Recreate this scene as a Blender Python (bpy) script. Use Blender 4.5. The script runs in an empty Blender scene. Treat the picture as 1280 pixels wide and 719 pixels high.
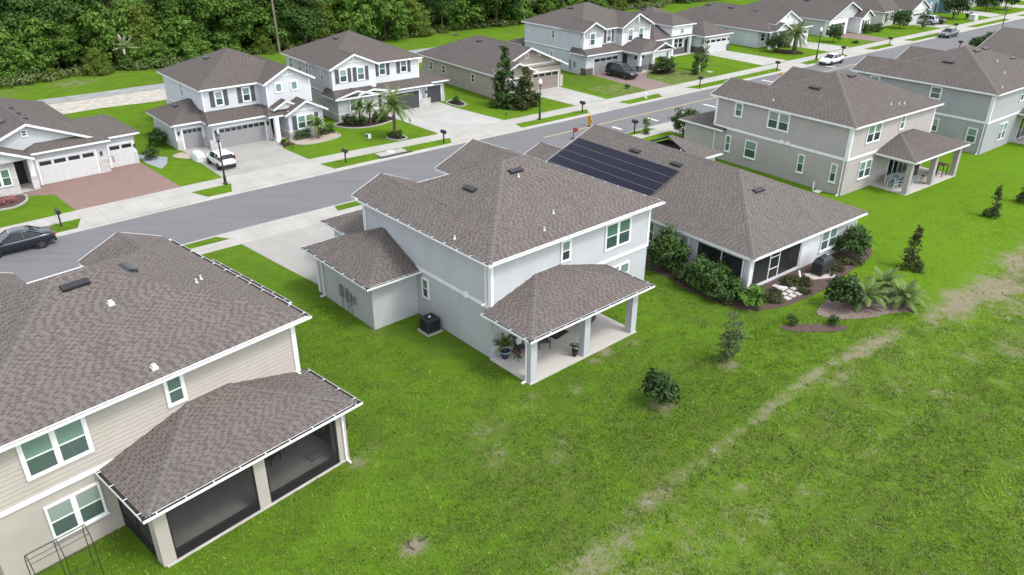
import bpy, math, random
from mathutils import Vector, Matrix, noise
R = math.radians
random.seed(7)
SC = bpy.context.scene
COL = SC.collection
# ---------------------------------------------------------------- objects
def link(o, parent=None):
    COL.objects.link(o)
    if parent is not None: o.parent = parent
    return o
def tag(o, label=None, cat=None, group=None, kind=None):
    if label: o['label'] = label
    if cat: o['category'] = cat
    if group: o['group'] = group
    if kind: o['kind'] = kind
    return o
def thing(name, label, cat, loc=(0, 0, 0), rz=0.0, group=None):
    o = bpy.data.objects.new(name, None); link(o)
    o.empty_display_size = 0.3
    o.location = loc; o.rotation_euler = (0, 0, rz)
    return tag(o, label, cat, group)
def copy_tree(o, parent=None):
    c = o.copy(); COL.objects.link(c); c.parent = parent
    for ch in list(o.children): copy_tree(ch, c)
    return c
class MB:
    def __init__(s): s.v = []; s.f = []; s.uv = []; s.hasuv = False
    def face(s, pts, uv=None):
        n = len(s.v); s.v += [tuple(p) for p in pts]; s.f.append(tuple(range(n, n + len(pts))))
        s.uv += (list(uv) if uv else [(0, 0)] * len(pts))
        if uv: s.hasuv = True
    def mesh(s, vs, fs):
        n = len(s.v); s.v += [tuple(p) for p in vs]
        for f in fs:
            s.f.append(tuple(i + n for i in f)); s.uv += [(0, 0)] * len(f)
    def box(s, x0, x1, y0, y1, z0, z1):
        if x0 > x1: x0, x1 = x1, x0
        if y0 > y1: y0, y1 = y1, y0
        v = [(x0, y0, z0), (x1, y0, z0), (x1, y1, z0), (x0, y1, z0), (x0, y0, z1), (x1, y0, z1), (x1, y1, z1), (x0, y1, z1)]
        s.mesh(v, [(0, 3, 2, 1), (4, 5, 6, 7), (0, 1, 5, 4), (1, 2, 6, 5), (2, 3, 7, 6), (3, 0, 4, 7)])
    def bar(s, a, b, w, h=None):
        h = h or w; a = Vector(a); b = Vector(b); d = (b - a).normalized()
        up = Vector((0, 0, 1)) if abs(d.z) < .95 else Vector((1, 0, 0))
        x = d.cross(up).normalized() * w / 2; y = x.cross(d).normalized() * h / 2
        v = [a - x - y, a + x - y, a + x + y, a - x + y, b - x - y, b + x - y, b + x + y, b - x + y]
        s.mesh(v, [(0, 1, 2, 3), (7, 6, 5, 4), (0, 4, 5, 1), (1, 5, 6, 2), (2, 6, 7, 3), (3, 7, 4, 0)])
    def tube(s, pts, r, n=8, cap=True):
        pts = [Vector(p) for p in pts]; k = len(pts)
        rr = r if isinstance(r, (list, tuple)) else [r] * k
        vs = []; ref = None
        for i, p in enumerate(pts):
            d = (pts[min(i + 1, k - 1)] - pts[max(i - 1, 0)]).normalized()
            if ref is None: ref = Vector((1, 0, 0)) if abs(d.x) < .9 else Vector((0, 1, 0))
            x = (ref - d * ref.dot(d)).normalized(); y = d.cross(x); ref = x
            vs += [p + (x * math.cos(2 * math.pi * j / n) + y * math.sin(2 * math.pi * j / n)) * rr[i] for j in range(n)]
        fs = []
        for i in range(k - 1):
            for j in range(n):
                a = i * n + j; b = i * n + (j + 1) % n
                fs.append((a, b, b + n, a + n))
        if cap: fs += [tuple(range(n - 1, -1, -1)), tuple(range((k - 1) * n, k * n))]
        s.mesh(vs, fs)
    def lathe(s, prof, n=16, c=(0, 0, 0)):
        vs = [(c[0] + r * math.cos(2 * math.pi * j / n), c[1] + r * math.sin(2 * math.pi * j / n), c[2] + z) for r, z in prof for j in range(n)]
        fs = [(i * n + j, i * n + (j + 1) % n, (i + 1) * n + (j + 1) % n, (i + 1) * n + j) for i in range(len(prof) - 1) for j in range(n)]
        fs += [tuple(range(n - 1, -1, -1)), tuple(range((len(prof) - 1) * n, len(prof) * n))]
        s.mesh(vs, fs)
    def prism(s, poly, z0, z1):
        n = len(poly)
        a = sum(poly[i][0] * poly[(i + 1) % n][1] - poly[(i + 1) % n][0] * poly[i][1] for i in range(n))
        if a < 0: poly = poly[::-1]
        vs = [(x, y, z0) for x, y in poly] + [(x, y, z1) for x, y in poly]
        fs = [tuple(range(n - 1, -1, -1)), tuple(range(n, 2 * n))] + [(i, (i + 1) % n, (i + 1) % n + n, i + n) for i in range(n)]
        s.mesh(vs, fs)
    def build(s, name, mat, parent=None, smooth=False, mir=False, bevel=0):
        me = bpy.data.meshes.new(name)
        vs, fs, uv = s.v, s.f, s.uv
        if mir:
            vs = [(-x, y, z) for x, y, z in vs]
            nf = []; nu = []; k = 0
            for f in fs:
                nf.append(f[::-1]); nu += uv[k:k + len(f)][::-1]; k += len(f)
            fs, uv = nf, nu
        me.from_pydata(vs, [], fs); me.materials.append(mat)
        if s.hasuv:
            l = me.uv_layers.new(name='UVMap')
            for i, t in enumerate(uv): l.data[i].uv = t
        if smooth:
            for p in me.polygons: p.use_smooth = True
        o = bpy.data.objects.new(name, me); link(o, parent)
        if bevel:
            m = o.modifiers.new('b', 'BEVEL'); m.width = bevel; m.segments = 2; m.limit_method = 'ANGLE'
        return o
# ---------------------------------------------------------------- materials
def newmat(name):
    m = bpy.data.materials.new(name); m.use_nodes = True
    nt = m.node_tree; nt.nodes.clear()
    out = nt.nodes.new('ShaderNodeOutputMaterial'); b = nt.nodes.new('ShaderNodeBsdfPrincipled')
    nt.links.new(b.outputs[0], out.inputs[0])
    return m, nt, b, out
def N(nt, t, **kw):
    n = nt.nodes.new(t)
    for k, v in kw.items():
        if k.startswith('i_'):
            key = k[2:]
            n.inputs[int(key) if key.isdigit() else key.replace('_', ' ')].default_value = v
        else: setattr(n, k, v)
    return n
def L_(nt, a, b): nt.links.new(a, b)
def rgb(c, k=1.0): return (min(1, c[0] * k), min(1, c[1] * k), min(1, c[2] * k), 1)
def mixc(nt, fac, a, b, mode='MIX'):
    m = N(nt, 'ShaderNodeMix', data_type='RGBA', blend_type=mode)
    for sock, v in ((m.inputs[0], fac), (m.inputs[6], a), (m.inputs[7], b)):
        if hasattr(v, 'is_output') or isinstance(v, bpy.types.NodeSocket): nt.links.new(v, sock)
        else: sock.default_value = v
    return m.outputs[2]
def mathn(nt, op, a, b=None, clamp=False):
    m = N(nt, 'ShaderNodeMath', operation=op, use_clamp=clamp)
    for i, v in enumerate((a, b)):
        if v is None: continue
        if isinstance(v, bpy.types.NodeSocket): nt.links.new(v, m.inputs[i])
        else: m.inputs[i].default_value = v
    return m.outputs[0]
def ramp(nt, fac, lo, hi):
    m = N(nt, 'ShaderNodeMapRange'); m.inputs[1].default_value = lo; m.inputs[2].default_value = hi
    nt.links.new(fac, m.inputs[0]); return m.outputs[0]
def noise_(nt, vec, scale, detail=4, rough=.55):
    n = N(nt, 'ShaderNodeTexNoise'); n.inputs['Scale'].default_value = scale; n.inputs['Detail'].default_value = detail
    n.inputs['Roughness'].default_value = rough
    nt.links.new(vec, n.inputs['Vector']); return n.outputs['Fac']
def coords(nt, which='Object'): return N(nt, 'ShaderNodeTexCoord').outputs[which]
def wpos(nt): return N(nt, 'ShaderNodeNewGeometry').outputs['Position']
def simple(name, c, rough=.7, spec=.3, metal=0.0, var=.12, scale=3.0, bump=0.0, bscale=60.0, coat=0.0, var2=0.0):
    m, nt, b, out = newmat(name)
    p = wpos(nt)
    f = ramp(nt, noise_(nt, p, scale, 5), .3, .7)
    col = mixc(nt, f, rgb(c, 1 - var), rgb(c, 1 + var))
    if var2:
        f2 = ramp(nt, noise_(nt, p, scale * 9, 3), .3, .7)
        col = mixc(nt, f2, rgb((1 - var2,) * 3), rgb((1 + var2,) * 3)) if False else mixc(nt, mathn(nt, 'MULTIPLY', f2, var2), col, rgb(c, .4))
    L_(nt, col, b.inputs['Base Color'])
    b.inputs['Roughness'].default_value = rough; b.inputs['Specular IOR Level'].default_value = spec; b.inputs['Metallic'].default_value = metal
    b.inputs['Coat Weight'].default_value = coat
    if bump:
        bn = N(nt, 'ShaderNodeBump'); bn.inputs['Strength'].default_value = bump; bn.inputs['Distance'].default_value = .02
        L_(nt, noise_(nt, p, bscale, 3), bn.inputs['Height']); L_(nt, bn.outputs[0], b.inputs['Normal'])
    return m
def wallmat(name, c, bump=.25):
    # painted wall: soft blotches, faint vertical streaks of dirt, mildew towards damp patches
    m, nt, b, out = newmat(name); p = coords(nt)
    mp = N(nt, 'ShaderNodeMapping'); mp.inputs['Scale'].default_value = (1.6, 1.6, .18); L_(nt, p, mp.inputs['Vector'])
    st = ramp(nt, noise_(nt, mp.outputs[0], 2.2, 5), .35, .75)
    bl = ramp(nt, noise_(nt, p, .7, 4), .3, .7)
    col = mixc(nt, bl, rgb(c, .94), rgb(c, 1.05))
    col = mixc(nt, mathn(nt, 'MULTIPLY', st, .12), col, rgb(c, .66))
    L_(nt, col, b.inputs['Base Color']); b.inputs['Roughness'].default_value = .75; b.inputs['Specular IOR Level'].default_value = .25
    bn = N(nt, 'ShaderNodeBump'); bn.inputs['Strength'].default_value = bump; bn.inputs['Distance'].default_value = .01
    L_(nt, noise_(nt, p, 45, 3), bn.inputs['Height']); L_(nt, bn.outputs[0], b.inputs['Normal'])
    return m
def shingle(name, dark, light, seed=0.0, bw=.36, rh=.118):
    # laminated shingles: pale courses with darker tabs of uneven length on the lower half of each course
    m, nt, b, out = newmat(name); uv = coords(nt, 'UV')
    mp = N(nt, 'ShaderNodeMapping'); mp.inputs['Location'].default_value = (seed, seed * .7, 0); L_(nt, uv, mp.inputs['Vector'])
    def brick(w, off, fr, c0, c1):
        br = N(nt, 'ShaderNodeTexBrick', offset=off, offset_frequency=fr)
        br.inputs['Color1'].default_value = (c0,) * 3 + (1,); br.inputs['Color2'].default_value = (c1,) * 3 + (1,); br.inputs['Mortar'].default_value = (.5, .5, .5, 1)
        br.inputs['Scale'].default_value = 1; br.inputs['Mortar Size'].default_value = 0; br.inputs['Brick Width'].default_value = w; br.inputs['Row Height'].default_value = rh
        L_(nt, mp.outputs[0], br.inputs['Vector']); return br.outputs['Color']
    b2 = brick(bw * .62, .21, 3, 0, 1)
    sx = N(nt, 'ShaderNodeSeparateXYZ'); L_(nt, mp.outputs[0], sx.inputs[0])
    saw = mathn(nt, 'FRACT', mathn(nt, 'DIVIDE', sx.outputs[1], rh))
    low = ramp(nt, saw, .80, .52)
    row = mathn(nt, 'FLOOR', mathn(nt, 'DIVIDE', sx.outputs[1], rh))
    w1 = N(nt, 'ShaderNodeTexWhiteNoise', noise_dimensions='1D'); L_(nt, row, w1.inputs['W'])
    xx = mathn(nt, 'ADD', mathn(nt, 'DIVIDE', sx.outputs[0], bw), mathn(nt, 'MULTIPLY', w1.outputs['Value'], 9.0))
    w2 = N(nt, 'ShaderNodeTexWhiteNoise', noise_dimensions='2D'); cv = N(nt, 'ShaderNodeCombineXYZ'); L_(nt, mathn(nt, 'FLOOR', xx), cv.inputs[0]); L_(nt, row, cv.inputs[1]); L_(nt, cv.outputs[0], w2.inputs['Vector'])
    duty = mathn(nt, 'ADD', .28, mathn(nt, 'MULTIPLY', w2.outputs['Value'], .42))
    tab = mathn(nt, 'MULTIPLY', ramp(nt, mathn(nt, 'SUBTRACT', duty, mathn(nt, 'FRACT', xx)), -.06, .08), low)
    p = wpos(nt); g = noise_(nt, p, 30, 4, .8); big = ramp(nt, noise_(nt, p, .35, 4), .3, .75)
    f = mathn(nt, 'ADD', mathn(nt, 'MULTIPLY', mathn(nt, 'SUBTRACT', 1.0, tab), .46), mathn(nt, 'MULTIPLY', ramp(nt, g, .3, .7), .36))
    f = mathn(nt, 'ADD', f, mathn(nt, 'MULTIPLY', b2, .22), True)
    col = mixc(nt, f, rgb(dark), rgb(light))
    mp2 = N(nt, 'ShaderNodeMapping'); mp2.inputs['Scale'].default_value = (1.5, .22, 1); L_(nt, uv, mp2.inputs['Vector'])
    stk = ramp(nt, noise_(nt, mp2.outputs[0], .9, 4), .45, .8)      # weather streaks running down the slope
    col = mixc(nt, mathn(nt, 'MULTIPLY', big, .16), col, rgb(((dark[0] + light[0]) * .42, (dark[1] + light[1]) * .42, (dark[2] + light[2]) * .43)))
    col = mixc(nt, mathn(nt, 'MULTIPLY', stk, .22), col, rgb(dark, 1.1))
    L_(nt, col, b.inputs['Base Color']); b.inputs['Roughness'].default_value = .92; b.inputs['Specular IOR Level'].default_value = .15
    h = mathn(nt, 'ADD', mathn(nt, 'MULTIPLY', saw, -.6), mathn(nt, 'MULTIPLY', tab, .5)); h = mathn(nt, 'ADD', h, mathn(nt, 'MULTIPLY', g, .4))
    bn = N(nt, 'ShaderNodeBump'); bn.inputs['Strength'].default_value = .5; bn.inputs['Distance'].default_value = .012
    L_(nt, h, bn.inputs['Height']); L_(nt, bn.outputs[0], b.inputs['Normal'])
    return m
def foliage(name, dark, light, trans=.25, rough=.65):
    m, nt, b, out = newmat(name)
    at = N(nt, 'ShaderNodeAttribute', attribute_name='tint')
    oi = N(nt, 'ShaderNodeObjectInfo')
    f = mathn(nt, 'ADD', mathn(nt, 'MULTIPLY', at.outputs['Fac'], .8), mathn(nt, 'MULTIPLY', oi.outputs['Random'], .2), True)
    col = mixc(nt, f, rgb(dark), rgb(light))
    L_(nt, col, b.inputs['Base Color']); b.inputs['Roughness'].default_value = rough; b.inputs['Specular IOR Level'].default_value = .2
    tr = N(nt, 'ShaderNodeBsdfTranslucent'); L_(nt, col, tr.inputs[0])
    mx = N(nt, 'ShaderNodeMixShader'); mx.inputs[0].default_value = trans
    L_(nt, b.outputs[0], mx.inputs[1]); L_(nt, tr.outputs[0], mx.inputs[2]); L_(nt, mx.outputs[0], out.inputs[0])
    return m
def glassm(name, c, rough=.04, ior=1.75):
    m, nt, b, out = newmat(name)
    b.inputs['Base Color'].default_value = rgb(c); b.inputs['Roughness'].default_value = rough; b.inputs['IOR'].default_value = ior
    b.inputs['Specular IOR Level'].default_value = .5; b.inputs['Coat Weight'].default_value = 0
    return m
def screenm(name, c, alpha):
    m, nt, b, out = newmat(name)
    b.inputs['Base Color'].default_value = rgb(c); b.inputs['Roughness'].default_value = .8
    t = N(nt, 'ShaderNodeBsdfTransparent'); mx = N(nt, 'ShaderNodeMixShader'); mx.inputs[0].default_value = alpha
    L_(nt, t.outputs[0], mx.inputs[1]); L_(nt, b.outputs[0], mx.inputs[2]); L_(nt, mx.outputs[0], out.inputs[0])
    return m
def paintm(name, c, rough=.25, metal=.0, coat=.6):
    m, nt, b, out = newmat(name)
    b.inputs['Base Color'].default_value = rgb(c); b.inputs['Roughness'].default_value = rough; b.inputs['Metallic'].default_value = metal
    b.inputs['Coat Weight'].default_value = coat; b.inputs['Coat Roughness'].default_value = .05
    return m
def pavers(name, c1, c2, mort, bw=.22, rh=.11):
    m, nt, b, out = newmat(name); p = wpos(nt)
    mp = N(nt, 'ShaderNodeMapping'); mp.inputs['Rotation'].default_value = (0, 0, R(-40 + 45)); L_(nt, p, mp.inputs['Vector'])
    br = N(nt, 'ShaderNodeTexBrick'); br.inputs['Color1'].default_value = rgb(c1); br.inputs['Color2'].default_value = rgb(c2); br.inputs['Mortar'].default_value = rgb(mort)
    br.inputs['Scale'].default_value = 1; br.inputs['Mortar Size'].default_value = .008; br.inputs['Brick Width'].default_value = bw; br.inputs['Row Height'].default_value = rh
    L_(nt, mp.outputs[0], br.inputs['Vector'])
    f = ramp(nt, noise_(nt, p, .8, 5), .3, .75)
    col = mixc(nt, mathn(nt, 'MULTIPLY', f, .35), br.outputs['Color'], rgb(mort))
    L_(nt, col, b.inputs['Base Color']); b.inputs['Roughness'].default_value = .85; b.inputs['Specular IOR Level'].default_value = .2
    return m
def concretem(name, c, joint=1.5, rot=-40):
    # slab concrete: tooled joints every few feet, faint stains
    m, nt, b, out = newmat(name); p = wpos(nt)
    mp = N(nt, 'ShaderNodeMapping'); mp.inputs['Rotation'].default_value = (0, 0, R(rot)); L_(nt, p, mp.inputs['Vector'])
    br = N(nt, 'ShaderNodeTexBrick', offset=0.0); br.inputs['Color1'].default_value = rgb(c, .97); br.inputs['Color2'].default_value = rgb(c, 1.04); br.inputs['Mortar'].default_value = rgb(c, .6)
    br.inputs['Scale'].default_value = 1; br.inputs['Mortar Size'].default_value = .012; br.inputs['Brick Width'].default_value = joint; br.inputs['Row Height'].default_value = joint
    L_(nt, mp.outputs[0], br.inputs['Vector'])
    f = ramp(nt, noise_(nt, p, .45, 6, .6), .35, .75); f2 = ramp(nt, noise_(nt, p, 7, 5, .7), .35, .8)
    col = mixc(nt, mathn(nt, 'MULTIPLY', f, .55), br.outputs['Color'], rgb((c[0] * .66, c[1] * .65, c[2] * .62)))
    col = mixc(nt, mathn(nt, 'MULTIPLY', f2, .14), col, rgb(c, .6))
    L_(nt, col, b.inputs['Base Color']); b.inputs['Roughness'].default_value = .85; b.inputs['Specular IOR Level'].default_value = .25
    return m
def stonem(name, c1, c2, mort, bw=.45, rh=.17):
    m, nt, b, out = newmat(name); p = coords(nt)
    sx = N(nt, 'ShaderNodeSeparateXYZ'); L_(nt, p, sx.inputs[0])
    cx = N(nt, 'ShaderNodeCombineXYZ'); L_(nt, mathn(nt, 'ADD', sx.outputs[0], sx.outputs[1]), cx.inputs[0]); L_(nt, sx.outputs[2], cx.inputs[1])
    br = N(nt, 'ShaderNodeTexBrick', offset=.4); br.inputs['Color1'].default_value = rgb(c1); br.inputs['Color2'].default_value = rgb(c2); br.inputs['Mortar'].default_value = rgb(mort)
    br.inputs['Scale'].default_value = 1; br.inputs['Mortar Size'].default_value = .012; br.inputs['Brick Width'].default_value = bw; br.inputs['Row Height'].default_value = rh
    L_(nt, cx.outputs[0], br.inputs['Vector'])
    col = mixc(nt, mathn(nt, 'MULTIPLY', noise_(nt, p, 9, 4), .5), br.outputs['Color'], rgb(c2))
    L_(nt, col, b.inputs['Base Color']); b.inputs['Roughness'].default_value = .9
    bn = N(nt, 'ShaderNodeBump'); bn.inputs['Strength'].default_value = .8; bn.inputs['Distance'].default_value = .03
    L_(nt, br.outputs['Fac'], bn.inputs['Height']); bn.invert = True; L_(nt, bn.outputs[0], b.inputs['Normal'])
    return m
WHITE = simple('white_trim', (.72, .725, .735), .5, .4, var=.05, scale=2)
FASCIA = simple('white_gutter', (.70, .705, .715), .45, .4, var=.06, scale=1.5)
GUTTER_IN = simple('gutter_liner_dark', (.035, .03, .026), .95, .1, var=.4, scale=6)  # dark fill along the inside of the gutter trough
BLACKM = simple('black_metal', (.018, .018, .02), .45, .5, var=.2)
DARKSCR = screenm('insect_screen', (.012, .013, .014), .30)
DARKSCR2 = screenm('dark_insect_screen', (.012, .013, .014), .52)
G_UP = glassm('window_glass_upper', (.15, .235, .195), .06, 1.7)  # pale blinds and reflected lawn green put into the upper pane colour
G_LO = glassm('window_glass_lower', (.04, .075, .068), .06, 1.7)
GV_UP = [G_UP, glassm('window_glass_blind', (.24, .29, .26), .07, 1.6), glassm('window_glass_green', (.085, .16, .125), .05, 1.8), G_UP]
GV_LO = [G_LO, glassm('window_glass_deep', (.022, .036, .036), .05, 1.7), glassm('window_glass_mid', (.07, .105, .095), .06, 1.7)]  # lower pane tones picked at random, one deeper and one paler
G_DK = glassm('window_glass_dark', (.012, .018, .022), .05, 1.7)
VENT = simple('roof_vent_black', (.022, .022, .025), .4, .5, var=.2)
PIPE = simple('pipe_flashing', (.55, .55, .55), .5, .4)
CONC = concretem('sidewalk_concrete', (.40, .387, .353), 1.5)
DRIVE = concretem('driveway_concrete', (.345, .334, .308), 3.2)
DRIVE2 = concretem('driveway_concrete_pale', (.405, .396, .37), 3.2)
KERB = concretem('kerb_concrete', (.385, .372, .34), 3.0)
SLAB = simple('patio_slab', (.47, .44, .405), .8, .2, var=.05, scale=.8)
SLABGREY = simple('lanai_slab_grey', (.46, .44, .41), .85, .2, var=.1, scale=.9)
REDPAV = pavers('red_pavers', (.205, .128, .11), (.25, .165, .143), (.20, .14, .122))
PINKPAV = pavers('mauve_pavers', (.19, .132, .12), (.245, .18, .168), (.20, .15, .14))
MULCH = simple('red_brown_mulch', (.098, .067, .058), .95, .1, var=.5, scale=14, bump=.8, bscale=25)
MULCHDK = simple('dark_mulch', (.035, .026, .022), .95, .1, var=.5, scale=14, bump=.8, bscale=25)
SAND = simple('pale_gravel', (.38, .32, .26), .95, .1, var=.25, scale=12, bump=.5, bscale=40)
BARK = simple('bark', (.11, .085, .065), .95, .1, var=.4, scale=8, bump=.8, bscale=20)
SOIL = simple('bare_soil', (.30, .235, .17), .98, .05, var=.3, scale=3, bump=.5, bscale=15)
# ---------------------------------------------------------------- house kit
def clip(poly, a, b, c):      # keep a*x+b*y+c <= 0
    out = []
    for i in range(len(poly)):
        p, q = poly[i], poly[(i + 1) % len(poly)]
        fp = a * p[0] + b * p[1] + c; fq = a * q[0] + b * q[1] + c
        if fp <= 1e-9: out.append(p)
        if (fp < -1e-9 and fq > 1e-9) or (fp > 1e-9 and fq < -1e-9):
            t = fp / (fp - fq); out.append((p[0] + t * (q[0] - p[0]), p[1] + t * (q[1] - p[1])))
    return out
def FP(face, p, a, z, o):
    return {'-y': (a, p - o, z), '+y': (a, p + o, z), '-x': (p - o, a, z), '+x': (p + o, a, z)}[face]
def fbox(mb, face, p, a0, a1, z0, z1, o0, o1):
    q = FP(face, p, a0, z0, o0); r = FP(face, p, a1, z1, o1)
    mb.box(q[0], r[0], q[1], r[1], z0, z1)
class Roof: pass
WR = random.Random(12)
class House:
    def __init__(s, name, label, cat, x, y, rz, mir=False, shing=None, group=None):
        s.root = thing(name, label, cat, (x, y, 0), R(rz), group); s.mir = mir; s.sh = shing
    def put(s, mb, name, mat, parent=None, **k):
        return mb.build(name, mat, parent or s.root, mir=s.mir, **k)
    def body(s, name, mat, x0, x1, y0, y1, z0, z1):
        m = MB(); m.box(x0, x1, y0, y1, z0, z1); return s.put(m, name, mat)
    def sided(s, name, mat, x0, x1, y0, y1, z0, z1, exp=.19):
        # lap siding: every course is a real slanted board
        m = MB(); m.box(x0 + .02, x1 - .02, y0 + .02, y1 - .02, z0, z1)
        for face, p, a0, a1 in (('-x', x0, y0, y1), ('+x', x1, y0, y1), ('-y', y0, x0, x1), ('+y', y1, x0, x1)):
            z = z0
            while z < z1 - .02:
                zt = min(z + exp, z1)
                A = FP(face, p, a0, z, .034); B = FP(face, p, a1, z, .034); C = FP(face, p, a1, zt, 0); D = FP(face, p, a0, zt, 0)
                E = FP(face, p, a0, z, -.005); F = FP(face, p, a1, z, -.005)
                if face in ('-x', '+y'): m.face([B, A, D, C]); m.face([F, E, A, B])
                else: m.face([A, B, C, D]); m.face([E, F, B, A])
                z = zt
        return s.put(m, name, mat)
    def trim(s, name, boxes, mat=None, parent=None):
        if name in ('garage_surround', 'gable_bracket', 'gable_trim', 'bay_band'):
            m = MB()
            for b in boxes: fbox(m, *b)
            return s.put(m, name, mat or WHITE, parent)
        for b in boxes:
            m = MB(); fbox(m, *b); o = s.put(m, name, mat or WHITE, parent)
        return o
    def blocks(s, name, boxes, mat, parent=None, **k):
        for b in boxes:
            m = MB(); m.box(*b); o = s.put(m, name, mat, parent, **k)
        return o
    # ---- roof over a rectangle; sl = slope of each sloped side; other sides end as gable or at a wall
    def roof(s, x0, x1, y0, y1, z, sl, gable=(), gutter=False, name='roof', caps=True, mat=None, liner=True, zt=None, fh=.17):
        pl = {}
        for k, v in sl.items():
            pl[k] = {'-x': (v, 0, z - v * x0), '+x': (-v, 0, z + v * x1), '-y': (0, v, z - v * y0), '+y': (0, -v, z + v * y1)}[k]
        r = Roof(); r.pl = pl; r.rect = (x0, x1, y0, y1); r.z0 = z
        zz = lambda x, y: min([a * x + b * y + c for a, b, c in pl.values()])
        r.z = zz
        rect = [(x0, y0), (x1, y0), (x1, y1), (x0, y1)]
        m = MB(); edges = {}
        for k, (a, b, c) in pl.items():
            poly = rect
            for k2, (a2, b2, c2) in pl.items():
                if k2 != k: poly = clip(poly, a - a2, b - b2, c - c2)
                if len(poly) < 3: break
            if len(poly) < 3: continue
            sc = math.sqrt(1 + a * a + b * b)
            pts = [(x, y, a * x + b * y + c) for x, y in poly]
            if k in ('-x', '+x'): uv = [(y + 31, (x - x0 if k == '-x' else x1 - x) * sc) for x, y in poly]
            else: uv = [(x + 77, (y - y0 if k == '-y' else y1 - y) * sc) for x, y in poly]
            m.face(pts, uv)
            low = [(x, y, zq - .1) for x, y, zq in pts]
            m.face(low[::-1], uv[::-1])
            for i in range(len(pts)):
                A, B = pts[i], pts[(i + 1) % len(pts)]
                mid = (round((A[0] + B[0]) / 2, 2), round((A[1] + B[1]) / 2, 2))
                on = any(abs(A[j] - e) < 1e-4 and abs(B[j] - e) < 1e-4 for j, e in ((0, x0), (0, x1), (1, y0), (1, y1)))
                if not on and (Vector(A) - Vector(B)).length > .3: edges.setdefault(mid, []).append((A, B, (a, b, c)))
        r.obj = s.put(m, name, mat or s.sh)
        if caps:
            Wc = .17
            for mid, es in edges.items():
                if len(es) < 2: continue
                cm = MB()
                A, B, _ = es[0]; A = Vector(A); B = Vector(B); d = (B - A).normalized(); dh = Vector((d.x, d.y, 0)).normalized()
                nrm = Vector((-dh.y, dh.x, 0)); L = (B - A).length
                for sgn in (1, -1):
                    q = (A + B) / 2 + nrm * sgn * .05
                    P_ = min((e[2] for e in es), key=lambda t: t[0] * q.x + t[1] * q.y + t[2])
                    off = nrm * sgn * Wc; off.z = P_[0] * off.x + P_[1] * off.y
                    up = Vector((0, 0, .022))
                    pts = [A + up, B + up, B + off + up * .8, A + off + up * .8]
                    uv = [(0, .03), (L, .03), (L, .14), (0, .14)]
                    if sgn > 0: pts = pts; 
                    n = (pts[1] - pts[0]).cross(pts[2] - pts[0])
                    if n.z < 0: pts = pts[::-1]; uv = uv[::-1]
                    cm.face(pts, uv)
                    lo = [pts[i] for i in range(4)]
                    e0, e1 = (B + off + up * .8, A + off + up * .8)
                    cm.face([e0, e1, e1 - up, e0 - up])
                s.put(cm, 'ridge_cap', CAPM.get(s.sh.name, s.sh), r.obj)
        f = MB(); g = MB(); gd = MB()
        for k in sl:
            p = {'-x': x0, '+x': x1, '-y': y0, '+y': y1}[k]
            a0, a1 = (y0, y1) if 'x' in k else (x0, x1)
            def has(side): return side in sl
            if 'x' in k: e0 = .0 if has('-y') else 0; e1 = 0
            fbox(f, k, p, a0 + (.03 if 'x' in k else 0), a1 - (.03 if 'x' in k else 0), z - fh - .01, z - .012, -.03, 0)
            if gutter:
                lo, hi = (('-y', '+y') if 'x' in k else ('-x', '+x'))
                ext = .162 if 'y' in k else 0.0
                b0 = a0 - (ext if has(lo) else 0); b1 = a1 + (ext if has(hi) else 0)
                if 'x' in k: b0 += .001; b1 -= .001
                fbox(g, k, p, b0, b1, z - .135, z - .012, .148, .162)
                fbox(g, k, p, b0, b1, z - .135, z - .122, .002, .1475)
                fbox(gd, k, p, b0 + .02, b1 - .02, z - .11, z - .04, .004 if z < 4 or 'x' in k else .06, .1465 if z < 4 or 'x' in k else .10)
                if z > 4 and 'y' in k: fbox(g, k, p, b0 + .02, b1 - .02, z - .115, z - .045, .1005, .147); fbox(g, k, p, b0 + .02, b1 - .02, z - .115, z - .045, .003, .0595)
                q = b0 + .3
                while q < b1 - .1:
                    fbox(g, k, p, q, q + .04, z - .02, z - .008, -.02, .147); q += 1.1
        for k in gable:
            p = {'-x': x0, '+x': x1, '-y': y0, '+y': y1}[k]
            a0, a1 = (y0, y1) if 'x' in k else (x0, x1)
            zf = (lambda a: zz(p, a)) if 'x' in k else (lambda a: zz(a, p))
            ts = [a0 + (a1 - a0) * i / 60 for i in range(61)]
            pk = max(ts, key=zf)
            br = [a0, a1]
            if a0 + .01 < pk < a1 - .01: br = [a0, pk, a1]
            for i in range(len(br) - 1):
                A, B = br[i], br[i + 1]
                for o0, o1, h0, h1 in ((-.04, .0, -.2, -.03), (.0005, .025, -.075, .018)):
                    vs = [FP(k, p, A, zf(A) + h0, o0), FP(k, p, B, zf(B) + h0, o0), FP(k, p, B, zf(B) + h1, o0), FP(k, p, A, zf(A) + h1, o0),
                          FP(k, p, A, zf(A) + h0, o1), FP(k, p, B, zf(B) + h0, o1), FP(k, p, B, zf(B) + h1, o1), FP(k, p, A, zf(A) + h1, o1)]
                    f.mesh(vs, [(0, 1, 2, 3), (7, 6, 5, 4), (0, 4, 5, 1), (1, 5, 6, 2), (2, 6, 7, 3), (3, 7, 4, 0)])
        s.put(f, 'fascia', FASCIA, r.obj)
        if gutter:
            go = s.put(g, 'gutter', FASCIA, r.obj)
            if liner: 
                gdo = s.put(gd, 'gutter_liner', GUTTER_IN, r.obj)
        # soffit
        return r
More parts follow.
